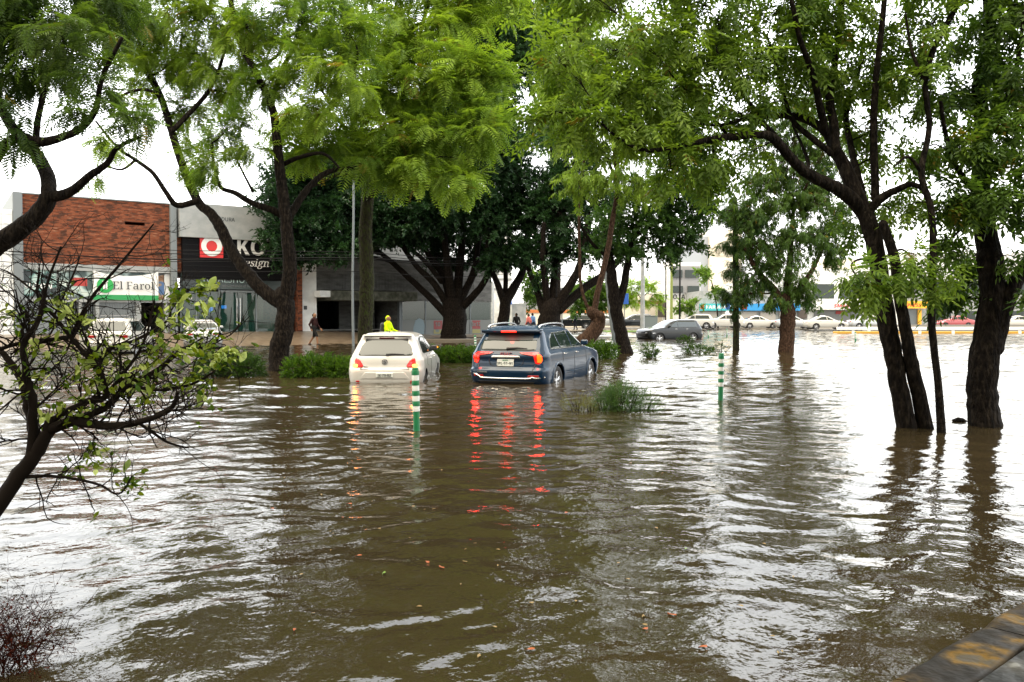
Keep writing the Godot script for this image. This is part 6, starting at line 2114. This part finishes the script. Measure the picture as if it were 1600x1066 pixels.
func person(label: String, at: Vector3, yaw: float, top: Color, bottom: Color, skin: Color, legs_bare: bool, stride: float, o := {}) -> Node3D:
	var root := thing("person", label, "person", at, o.get("group", ""))
	root.rotation.y = yaw
	var S: float = o.get("height", 1.7) / 1.7
	var low: Color = skin if legs_bare else bottom
	var shoe := Color(0.02, 0.02, 0.02)
	var hair: Color = o.get("hair", Color(0.015, 0.012, 0.01))
	var b := []
	b.append([Vector3(0, 0.98, 0), Vector3(0, 1.20, 0.0), 0.135, 0.15, top])
	b.append([Vector3(0, 1.20, 0.0), Vector3(0, 1.38, -0.01), 0.15, 0.13, top])
	b.append([Vector3(-0.16, 1.39, 0), Vector3(0.16, 1.39, 0), 0.065, 0.065, top])
	b.append([Vector3(0, 1.42, 0), Vector3(0, 1.50, -0.02), 0.052, 0.05, skin])
	b.append([Vector3(0, 1.56, -0.03), Vector3(0, 1.60, -0.03), 0.085, 0.095, skin])
	b.append([Vector3(0, 1.575, -0.12), Vector3(0, 1.56, -0.135), 0.014, 0.016, skin])
	b.append([Vector3(0, 1.635, 0.0), Vector3(0, 1.60, 0.03), 0.088, 0.08, hair if not o.get("hood", false) else top])
	b.append([Vector3(-0.08, 0.95, 0), Vector3(0.08, 0.95, 0), 0.13, 0.13, bottom])
	for s in [-1.0, 1.0]:
		var k: float = stride * s
		var hip := Vector3(s * 0.095, 0.90, 0)
		var knee := Vector3(s * 0.10, 0.49, -0.10 * absf(stride) - k * 0.22)
		var ank := Vector3(s * 0.10, 0.09, -k * 0.38 + (0.10 if k < 0 else 0.0))
		b.append([hip, knee, 0.10, 0.075, bottom])
		b.append([knee, ank, 0.062 if legs_bare else 0.075, 0.042 if legs_bare else 0.055, low])
		b.append([ank + Vector3(0, -0.04, 0.03), ank + Vector3(0, -0.05, -0.16), 0.045, 0.036, shoe])
		var sh := Vector3(s * 0.20, 1.38, 0)
		var el := Vector3(s * 0.26, 1.11, 0.04 + k * 0.12)
		var wr := Vector3(s * 0.24, 0.88, -0.10 + k * 0.2)
		if o.get("arms_forward", false):
			el = Vector3(s * 0.25, 1.12, -0.10)
			wr = Vector3(s * 0.20, 1.05, -0.36)
		b.append([sh, el, 0.062, 0.05, top])
		b.append([el, wr, 0.047, 0.036, top if o.get("sleeves", true) else skin])
		var hd := (wr - el).normalized()
		var sidev := hd.cross(Vector3(s, 0, 0.2)).normalized()
		b.append([wr, wr + hd * 0.08, 0.032, 0.034, skin])
		for q in 4:
			b.append([wr + hd * 0.08 + sidev * (q - 1.5) * 0.02, wr + hd * (0.155 - 0.012 * absf(q - 1.2)) + sidev * (q - 1.5) * 0.022 + Vector3(0, 0, -0.012), 0.011, 0.009, skin])
		b.append([wr + hd * 0.03 + sidev * 0.03, wr + hd * 0.09 + sidev * 0.055, 0.012, 0.010, skin])
	figure(root, b, o.get("cell", 0.026))
	if o.get("pack", false):
		var mb := MB.new()
		mb.box(Vector3(0, 1.20, 0.24), Vector3(0.32, 0.46, 0.18), Basis(Vector3.RIGHT, -0.08), 0.07)
		part(root, "backpack", mb, mat("pack_grey", lin(0.035, 0.04, 0.05), 0.8))
	root.scale = Vector3.ONE * S
	return root

func make_people() -> void:
	var skin := Color(0.24, 0.13, 0.08)
	var p := onw(491, 538, 0.02)
	person("person in dark red-shouldered jacket and black shorts walking past the car entry", Vector3(p.x, -0.04, p.z), -PI * 0.6, Color(0.03, 0.012, 0.014), Color(0.012, 0.012, 0.014), skin, true, 0.7, {"height": 1.68})
	p = px(606, 520, 36.0)
	person("person in a neon yellow rain jacket with grey backpack beyond the white hatchback", Vector3(p.x, -0.28, p.z), -PI * 0.62, Color(0.50, 0.72, 0.01), Color(0.35, 0.5, 0.01), skin, false, 0.4, {"height": 1.78, "pack": true, "hood": true, "arms_forward": true})
	p = px(807, 512, 60.0)
	person("person in black standing on the pavement beside the bank", Vector3(p.x, 0.0, p.z), 0.4, Color(0.012, 0.012, 0.015), Color(0.012, 0.012, 0.014), skin, false, 0.1, {"height": 1.7, "cell": 0.035})
	p = px(826, 512, 62.0)
	person("person in a pink top by the pavement corner", Vector3(p.x, 0.0, p.z), 0.9, Color(0.55, 0.16, 0.13), Color(0.05, 0.05, 0.06), skin, false, 0.2, {"height": 1.65, "cell": 0.035})
	p = px(832, 512, 63.0)
	person("person in a pale blue shirt next to the pink top", Vector3(p.x, 0.0, p.z), -0.6, Color(0.14, 0.26, 0.48), Color(0.03, 0.04, 0.06), skin, false, 0.2, {"height": 1.72, "cell": 0.035})
	p = px(899, 512, 86.0)
	person("person in dark clothes crossing by the far black car", Vector3(p.x, 0.05, p.z), 1.2, Color(0.03, 0.04, 0.06), Color(0.03, 0.03, 0.04), skin, false, 0.4, {"height": 1.7, "cell": 0.04})

# ---------------------------------------------------------------- bollards, poles, wires
func bollard(label: String, x: float, y0: float, y1: float, lean: float, group: String) -> void:
	var p := onw(x, y1)
	var d := -p.z
	var h := (y1 - y0) / F * d
	var root := thing("bollard", label, "bollard", p, group)
	root.rotation.z = lean
	var r := 0.044
	var pole := MB.new()
	pole.lathe([[r, -0.5], [r, h - 0.012], [r * 0.86, h], [0.0, h + 0.004]], 20)
	part(root, "post", pole, mat("bollard_green", lin(0.008, 0.16, 0.055), 0.35))
	for k in 4:
		var b := MB.new()
		var t := h * (0.88 - 0.165 * k)
		b.lathe([[r + 0.0005, t - h * 0.085], [r + 0.0035, t - h * 0.083], [r + 0.0035, t - 0.002], [r + 0.0005, t]], 20)
		part(root, "white_band", b, mat("bollard_white", lin(0.72, 0.73, 0.70), 0.4))
		var g := MB.new()
		g.lathe([[r + 0.001, t], [r + 0.007, t + 0.005], [r + 0.007, t + h * 0.07], [r + 0.001, t + h * 0.078]], 20)
		part(root, "green_ring", g, mats["bollard_green"])

func pole(called: String, label: String, pts: Array, r0: float, r1: float, m: Material, category := "pole") -> Node3D:
	var root := thing(called, label, category, pts[0])
	var mb := MB.new()
	var f := catmull(pts, 3)
	var rr := []
	for i in f.size():
		rr.append(lerpf(r0, r1, float(i) / (f.size() - 1)))
	mb.tube(f, rr, 12)
	part(root, "shaft", mb, m, true)
	var b := MB.new()
	b.box(pts[0] + Vector3(0, 0.02, 0), Vector3(r0 * 3.4, 0.06, r0 * 3.4), Basis.IDENTITY, 0.01)
	part(root, "base_plate", b, m, true)
	return root

func make_street_furniture() -> void:
	rng.seed = 31
	bollard("green and white striped bollard standing alone in front of the white hatchback", 651, 574, 672, 0.02, "")
	bollard("green and white striped bollard in open water right of the needly shrub", 1126, 552, 626, -0.01, "")
	for b in [[743, 524, 548, "small striped bollard between the two stalled cars"], [1337, 519, 533, "tiny far bollard between the twin stems and sapling, before the guard rail"], [1411, 520, 533, "tiny far bollard before the guard rail, left of the sapling"], [1136, 514, 526, "tiny tilted bollard before the far parked cars"], [1107, 516, 527, "tiny bollard just right of the dark crossover's tail"], [957, 515, 530, "tiny bollard before the leaning dark tree"]]:
		bollard(b[3], b[0], b[1], b[2], 0.03, "distant bollards")
	# poles
	var lp := px(552, 542, 41.0)
	var pl := pole("lamp_post", "thin blue-grey lamp post standing before the dark car entry", [Vector3(lp.x, -0.1, lp.z), Vector3(lp.x - 0.02, 3.0, lp.z), Vector3(lp.x + 0.05, 6.5, lp.z), Vector3(lp.x + 0.05, 8.5, lp.z)], 0.07, 0.05, mats["galvanised"], "lamp post")
	var arm := MB.new()
	arm.tube([Vector3(lp.x + 0.05, 8.4, lp.z), Vector3(lp.x + 0.8, 8.9, lp.z + 0.5), Vector3(lp.x + 1.6, 9.0, lp.z + 1.0)], [0.04, 0.035, 0.03], 8)
	part(pl, "lamp_arm", arm, mats["galvanised"], true)
	var hd := MB.new()
	hd.box(Vector3(lp.x + 1.9, 8.98, lp.z + 1.2), Vector3(0.7, 0.12, 0.26), Basis(Vector3.UP, -0.6), 0.04)
	part(pl, "lamp_head", hd, mats["galvanised"], true)
	var p2 := onw(968, 543)
	pole("steel_pole", "pale leaning steel pole beside the dark leaning tree", [Vector3(p2.x, -0.4, p2.z), px(957, 515, -p2.z), px(948, 440, -p2.z), px(943, 400, -p2.z)], 0.10, 0.07, mats["galvanised"])
	var p3 := px(878, 512, 60.0)
	pole("steel_pole", "slender grey pole right behind the blue car's roof", [Vector3(p3.x, 0, p3.z), Vector3(p3.x, 2.2, p3.z), Vector3(p3.x, 3.8, p3.z)], 0.05, 0.045, mats["galvanised"])
	for q in [[1004, 72.0, 8.5, 0.20, "round concrete utility pole left of the dark crossover", "pale_grey_render"], [1045, 90.0, 9.0, 0.20, "white square-topped pole before the corner building", "white_render"], [1049, 88.0, 9.0, 0.16, "mossy yellow-green pole touching the white pole", "pole_moss"], [1062, 88.0, 8.5, 0.10, "dark slender pole before the corner building's windows", "cable"], [1040, 96.0, 8.0, 0.07, "thin dark pole left of the white pole", "cable"], [1358, 80.0, 3.2, 0.14, "short white post behind the leaf spray", "white_render"]]:
		if q[5] == "pole_moss":
			mat("pole_moss", lin(0.20, 0.24, 0.06), 0.8)
		var b := px(q[0], 512, q[1])
		pole("utility_pole", q[4], [Vector3(b.x, -0.3, b.z), Vector3(b.x, q[2] * 0.5, b.z), Vector3(b.x, q[2], b.z)], q[3], q[3] * 0.75, mats[q[5]])
	# cabinet and road signs
	var cb := px(1017, 506, 84.0)
	var cab := thing("utility_cabinet", "pale grey utility cabinet on the verge left of the dark crossover", "cabinet", Vector3(cb.x, 0.05, cb.z))
	var m1 := MB.new()
	m1.box(Vector3(0, 0.75, 0), Vector3(1.3, 1.4, 0.5), Basis.IDENTITY, 0.03)
	part(cab, "housing", m1, mats["galvanised"])
	var m2 := MB.new()
	m2.box(Vector3(0, 1.48, 0), Vector3(1.4, 0.06, 0.6), Basis.IDENTITY, 0.02)
	part(cab, "lid", m2, mats["galvanised"])
	for s in [[976, 467, 58.0, "blue road sign on a thin post behind the leaning dark tree", "sign_blue"], [1137, 479, 98.0, "blue and white round road sign before the turquoise fascia", "sign_blue"]]:
		var sp := px(s[0], s[1], s[2])
		var r := thing("road_sign", s[3], "sign", Vector3(sp.x, 0, sp.z))
		var a := MB.new()
		a.tube([Vector3(0, -0.4, -0.03), Vector3(0, sp.y + 0.4, -0.03)], [0.035, 0.035], 8)
		part(r, "post", a, mats["galvanised"])
		var f := MB.new()
		f.box(Vector3(0, sp.y, 0.02), Vector3(0.55, 0.75, 0.03), Basis.IDENTITY, 0.01)
		part(r, "face", f, mats[s[4]])
		if s[0] > 1000:
			var g := MB.new()
			g.lathe([[0.0, 0.0], [0.3, 0.0], [0.3, -0.02]], 20, Vector3(0, 0, 1), Vector3(0, sp.y - 0.8, 0.04))
			part(r, "round_face", g, mats["white_paint"])
	# planter ring and low kerb by the bank
	var rp := px(710, 533, 49.5)
	var ring := MB.new()
	ring.lathe([[2.7, -0.6], [2.7, 0.12], [2.66, 0.16], [2.4, 0.16], [2.36, 0.10], [0.0, 0.14]], 36, Vector3.UP, Vector3(0, 0.02, 0))
	var ro := solo("tree_planter", ring, mat("planter_concrete", lin(0.10, 0.085, 0.065), 0.8), "round low concrete planter at the foot of the huge dark tree", "planter")
	ro.position = Vector3(rp.x, 0, rp.z)
	var isl := MB.new()
	var ia := px(930, 524, 55.0)
	isl.box(Vector3(ia.x + 1.5, 0.0, ia.z - 4), Vector3(9.0, 0.2, 3.0), Basis(Vector3.UP, -0.5), 0.05)
	solo("traffic_island", isl, mats["pale_grey_render"], "low concrete traffic island showing above the flood", "traffic island")
	var gs := MB.new()
	var gp := px(1000, 518, 80.0)
	gs.box(Vector3(gp.x, -0.05, gp.z), Vector3(7.0, 0.24, 5.0), Basis.IDENTITY, 0.05)
	solo("verge", gs, mat("verge_grass", lin(0.09, 0.16, 0.02), 0.9), "patch of grass verge on the far corner", "", "", "structure")
	# wires in front of the shops
	for w in [[370, 400, 40.0, "upper overhead cable in front of the shop row"], [376, 405, 40.4, "second overhead cable in front of the shop row"], [391, 409, 39.0, "thick lower overhead cable in front of the shop row"], [396, 412, 39.4, "thin cable just under the thick one before the shop row"], [407, 430, 38.0, "slack thin cable hanging below all others before the shop row"]]:
		var a := px(-120, w[0] - 8, w[2])
		var b := px(552, w[1] - 6, 41.0 + (w[2] - 39.0) * 0.2)
		var e := px(800, w[1] - 2, 52.0)
		var mid := a.lerp(b, 0.5) + Vector3(0, -0.35, 0)
		var mb := MB.new()
		var f := catmull([a, mid, b, b.lerp(e, 0.5) + Vector3(0, -0.25, 0), e], 6)
		var rr := []
		for i in f.size():
			rr.append(0.028 if w[0] == 391 else 0.016)
		mb.tube(f, rr, 5)
		solo("overhead_cable", mb, mats["cable"], w[3], "cable", "overhead cables before the shops", "", a)

# ---------------------------------------------------------------- foreground
func grow(mb: MB, p: Vector3, dir: Vector3, len: float, r: float, depth: int, tips: Array, spread := 0.7) -> void:
	var pts := [p]
	var rad := [r]
	var q := p
	var dcur := dir
	var n := 5
	for i in n:
		dcur = (dcur + rvec() * 0.35 + Vector3(0, 0.05, 0)).normalized()
		q += dcur * len / n
		pts.append(q)
		rad.append(lerpf(r, r * 0.55, (i + 1.0) / n))
		if depth > 0 and i >= 1:
			for s in (2 if rng.randf() < 0.35 else 1):
				if rng.randf() < 0.8:
					grow(mb, q, (dcur * 0.55 + rvec().normalized() * spread).normalized(), len * rnd(0.4, 0.7), r * 0.55, depth - 1, tips, spread)
	mb.tube(pts, rad, 5 if r > 0.004 else 4, true)
	tips.append([q, dcur])

func make_foreground() -> void:
	rng.seed = 2024
	# --- half-bare shrub on the left
	var d := 4.2
	var foot := px(-150, 1000, d)
	var root := thing("bare_shrub", "half-bare dark-branched shrub with fresh yellow-green leaves leaning over the water", "shrub", Vector3(foot.x, 0, foot.z))
	var mb := MB.new()
	var tips := []
	var main := [
		[[[-150, 1000], [-60, 860], [0, 785], [45, 720], [68, 690], [82, 655]], 30, 19, 0.0],
		[[[60, 700], [45, 645], [36, 600], [12, 560], [-25, 520], [-60, 440]], 16, 6, 0.2],
		[[[48, 710], [52, 640], [42, 590], [36, 540], [60, 500], [75, 440], [95, 385]], 15, 3, -0.2],
		[[[76, 672], [112, 660], [170, 667], [215, 660], [265, 640], [278, 612]], 16, 5, -0.3],
		[[[100, 664], [160, 640], [200, 602], [240, 582], [290, 545], [330, 540], [345, 520]], 12, 4, 0.2],
		[[[82, 655], [130, 630], [165, 618], [152, 580], [112, 528], [84, 494], [58, 462], [62, 425]], 11, 3, -0.1],
		[[[150, 580], [170, 545], [215, 530], [262, 500], [268, 470], [300, 452]], 7, 2, 0.3],
		[[[110, 528], [140, 470], [188, 412], [240, 350]], 8, 2, -0.2],
		[[[0, 545], [40, 535], [92, 530], [110, 525]], 7, 8, 0.2],
		[[[200, 602], [250, 610], [300, 600], [335, 580]], 7, 2, -0.1],
		[[[215, 660], [260, 690], [295, 700]], 6, 2, 0.0],
		[[[40, 745], [90, 745], [150, 756], [185, 772], [205, 745]], 6, 2, -0.2],
		[[[62, 462], [20, 430], [0, 420]], 4, 2, 0.1],
		[[[165, 618], [210, 560], [230, 520], [240, 470]], 7, 2, 0.0],
		[[[84, 494], [110, 440], [125, 400]], 4, 2, 0.1],
	]
	for L in main:
		var pts := []
		for i in L[0].size():
			pts.append(px(L[0][i][0], L[0][i][1], d + L[3] * float(i) / (L[0].size() - 1)))
		var f := catmull(pts, 5)
		var rad := []
		for i in f.size():
			rad.append(lerpf(L[1], L[2], float(i) / (f.size() - 1)) * 0.5 / F * d)
			f[i] += rvec() * rad[i] * 0.25
		mb.tube(f, rad, 8, true, 0.12, f.size())
		if L == main[0]:
			continue
		var step := 3
		for i in range(2, f.size(), step):
			var tdir: Vector3 = (f[mini(i + 1, f.size() - 1)] - f[i - 1]).normalized()
			for s in 2:
				grow(mb, f[i], (tdir * 0.5 + rvec().normalized() * 0.9).normalized(), rnd(0.10, 0.26), minf(rad[i] * 0.5, 0.006), 2 if rng.randf() < 0.6 else 1, tips)
	part(root, "branches", mb, mats["twig"], true)
	# leaves, each one its own piece
	var lm := []
	for k in 4:
		var l := MB.new()
		var rows := []
		var ln := 0.062
		for i in 7:
			var t := i / 6.0
			var w := 0.017 * sin(PI * pow(t * 0.94 + 0.03, 1.25)) + 0.0008
			var y := -0.012 * t * t * (1.0 + 0.5 * k) + 0.004 * sin(t * 5.0 + k)
			rows.append([Vector3(t * ln, y + 0.007, w), Vector3(t * ln, y, 0), Vector3(t * ln, y + 0.007, -w)])
		l.grid(rows)
		lm.append(l.mesh())
	var tones := []
	for k in 5:
		var c := Color(0.045, 0.11, 0.004).lerp(Color(0.18, 0.22, 0.005), k / 4.0)
		var m := mat("shrub_leaf_%d" % k, c.linear_to_srgb(), 0.45, 0.0, 0.22)
		m.backlight_enabled = true
		m.backlight = lin(0.8, 0.9, 0.3)
		tones.append(m)
	var groups := [[105, 485, 22, 26, 16], [120, 500, 22, 14, 8], [85, 495, 18, 22, 5], [60, 545, 26, 16, 8], [30, 595, 26, 14, 7], [20, 500, 20, 14, 3], [160, 585, 34, 22, 16], [140, 600, 26, 22, 12], [140, 632, 18, 14, 9], [80, 652, 22, 10, 8], [118, 655, 10, 8, 3], [155, 560, 14, 16, 7], [100, 560, 40, 30, 10], [200, 600, 24, 16, 10],
		[280, 478, 12, 16, 9], [322, 470, 14, 26, 14], [330, 450, 8, 8, 4], [268, 505, 20, 14, 7], [300, 520, 16, 22, 13], [290, 545, 26, 12, 10], [345, 550, 20, 16, 13], [365, 560, 14, 8, 5], [330, 572, 18, 12, 8], [300, 605, 12, 12, 7], [320, 625, 12, 16, 8], [235, 580, 26, 14, 10], [245, 610, 24, 12, 8], [215, 620, 18, 14, 6], [60, 600, 30, 18, 7], [150, 715, 10, 12, 4], [190, 738, 12, 10, 4], [140, 735, 10, 10, 3], [225, 760, 10, 8, 1], [190, 545, 18, 14, 6], [240, 545, 16, 12, 5]]
	var lt := MB.new()
	var total := 0
	for g in groups:
		for i in int(g[4] * 0.92):
			if total >= 290:
				break
			total += 1
			var a := rnd(0, TAU)
			var rr := sqrt(rng.randf())
			var p := px(g[0] + cos(a) * rr * g[2], g[1] + sin(a) * rr * g[3], d + rnd(-0.16, 0.2))
			var o := MeshInstance3D.new()
			o.name = "leaf"
			o.mesh = lm[total % 4]
			o.material_override = tones[clampi(int(rnd(0, 5)), 0, 4)]
			root.add_child(o, true)
			var dr := (rvec() + Vector3(0, 0.35, 0)).normalized()
			var tf := sprig_at(p, dr, (Vector3(0, 0.7, 0.5) + rvec() * 0.8).normalized(), rnd(0.65, 1.1))
			tf.origin -= root.position
			o.transform = tf
			# its twig
			var back := p - dr * 0.05 + rvec() * 0.02
			var best := 1e9
			var anchor := back
			for t in tips:
				var e: float = t[0].distance_to(p)
				if e < best:
					best = e
					anchor = t[0]
			if best < 0.35:
				lt.tube([anchor, anchor.lerp(p, 0.5) + rvec() * 0.015, p], [0.0022, 0.0018, 0.0012], 3, false)
	# the many smaller leaves, past the ones that can be picked out
	var sm := MultiMesh.new()
	sm.transform_format = MultiMesh.TRANSFORM_3D
	sm.use_colors = true
	sm.mesh = lm[1]
	sm.instance_count = 1150
	for i in 1150:
		var g: Array = groups[rng.randi() % groups.size()]
		var a := rnd(0, TAU)
		var rr := sqrt(rng.randf()) * 1.5
		var p := px(g[0] + cos(a) * rr * g[2], g[1] + sin(a) * rr * g[3], d + rnd(-0.2, 0.35))
		var best := 1e9
		var anchor := p
		for t in tips:
			var e: float = t[0].distance_to(p)
			if e < best:
				best = e
				anchor = t[0]
		if best < 0.5:
			p = anchor + rvec() * 0.03
		var tf := sprig_at(p, (rvec() + Vector3(0, 0.35, 0)).normalized(), (Vector3(0, 0.7, 0.5) + rvec() * 0.8).normalized(), rnd(0.35, 0.7))
		tf.origin -= root.position
		sm.set_instance_transform(i, tf)
		var cc := Color(0.045, 0.11, 0.004).lerp(Color(0.18, 0.22, 0.005), rng.randf())
		sm.set_instance_color(i, cc)
	var smo := MultiMeshInstance3D.new()
	smo.name = "small_leaves"
	smo.multimesh = sm
	smo.material_override = mats["leaf"]
	smo.set_meta("kind", "stuff")
	root.add_child(smo, true)
	part(root, "twigs", lt, mats["twig"], true)
	# --- dry reddish shrub at the bottom left corner
	d = 3.35
	var f2 := onw(10, 1050)
	root = thing("dry_shrub", "dead tangle of reddish-brown twigs at the near water's edge", "shrub", Vector3(f2.x, 0, f2.z))
	mb = MB.new()
	tips = []
	for i in 70:
		var st := f2 + Vector3(rnd(-0.22, 0.06), -0.05, rnd(-0.15, 0.12))
		grow(mb, st, Vector3(rnd(-0.7, 0.75), rnd(0.25, 1.0), rnd(-0.4, 0.4)).normalized(), rnd(0.14, 0.34), rnd(0.0016, 0.003), 2, tips, 0.8)
	part(root, "twigs", mb, mats["dry_twig"], true)
	var dl := MB.new()
	for t in tips:
		if rng.randf() < 0.45:
			var dr := rvec().normalized()
			leaflet(dl, t[0], dr, (Vector3.UP + rvec()).normalized(), rnd(0.010, 0.022), rnd(0.006, 0.01))
	var dlo := part(root, "dry_leaves", dl, mat("dry_leaf", lin(0.05, 0.010, 0.005), 0.8, 0.0, 0.15), true)
	dlo.set_meta("kind", "stuff")
	# --- leaves and litter adrift
	var spots := [[1008, 982, 0], [828, 1017, 0], [545, 788, 0], [600, 897, 1], [668, 880, 0], [460, 985, 0], [1072, 861, 1], [885, 803, 0], [470, 900, 2], [500, 745, 2], [640, 840, 2], [720, 915, 2], [980, 905, 2], [1120, 790, 2], [900, 940, 2], [560, 870, 0], [520, 835, 2], [690, 890, 0], [1160, 830, 2], [1050, 960, 0], [772, 980, 2], [860, 700, 2], [690, 735, 2], [995, 770, 2], [425, 797, 0], [445, 808, 2], [535, 810, 0], [615, 780, 2], [1240, 900, 2], [1098, 1014, 0], [742, 850, 2], [655, 948, 2]]
	for i in 30:
		spots.append([rnd(430, 1300), 700.0 + 330.0 * pow(rng.randf(), 0.8), 2])
	var flm := []
	for k in 3:
		var l := MB.new()
		var rows := []
		for i in 6:
			var t := i / 5.0
			var w := 0.011 * sin(PI * (t * 0.92 + 0.04))
			rows.append([Vector3(t * 0.05 - 0.025, 0.004 + 0.006 * sin(t * 3.0 + k), w), Vector3(t * 0.05 - 0.025, 0.001 + 0.005 * t * k, 0), Vector3(t * 0.05 - 0.025, 0.004 + 0.005 * t, -w)])
		l.grid(rows)
		flm.append(l.mesh())
	var fm := [mat("leaf_orange", lin(0.36, 0.09, 0.02), 0.5), mat("leaf_fresh", lin(0.16, 0.30, 0.03), 0.4), mat("leaf_tan", lin(0.26, 0.18, 0.07), 0.6)]
	var fl := ["fallen orange leaf floating on the brown water", "fresh green leaf floating on the brown water", "small tan leaf scrap floating on the brown water"]
	for s in spots:
		var p := onw(s[0], s[1])
		var o := MeshInstance3D.new()
		o.name = numbered("floating_leaf")
		o.mesh = flm[rng.randi() % 3]
		o.material_override = fm[s[2]]
		add_child(o)
		var sc := rnd(0.6, 1.05) if s[2] < 2 else rnd(0.35, 0.7)
		o.transform = Transform3D(Basis(Vector3.UP, rnd(0, TAU)).scaled(Vector3.ONE * sc), Vector3(p.x, wave(p.x, p.z, -p.z) + 0.004, p.z))
		tag(o, fl[s[2]], "leaf", ["floating orange leaves", "floating green leaves", "floating tan leaf scraps"][s[2]])
	for s in [[1385, 541, "dark lump of debris poking out of the open water", 0.22], [1500, 659, "small dark stick floating between the sapling and stout trunk", 0.1]]:
		var p := onw(s[0], s[1])
		var b := MB.new()
		b.tube([Vector3(-s[3], 0.0, 0), Vector3(-s[3] * 0.3, 0.03, 0.02), Vector3(s[3] * 0.4, 0.02, 0), Vector3(s[3], -0.02, 0.03)], [0.03, s[3] * 0.35, s[3] * 0.3, 0.02], 8, true, 0.2, 3)
		var o := solo("driftwood", b, mats["bark"], s[2], "driftwood")
		o.position = p
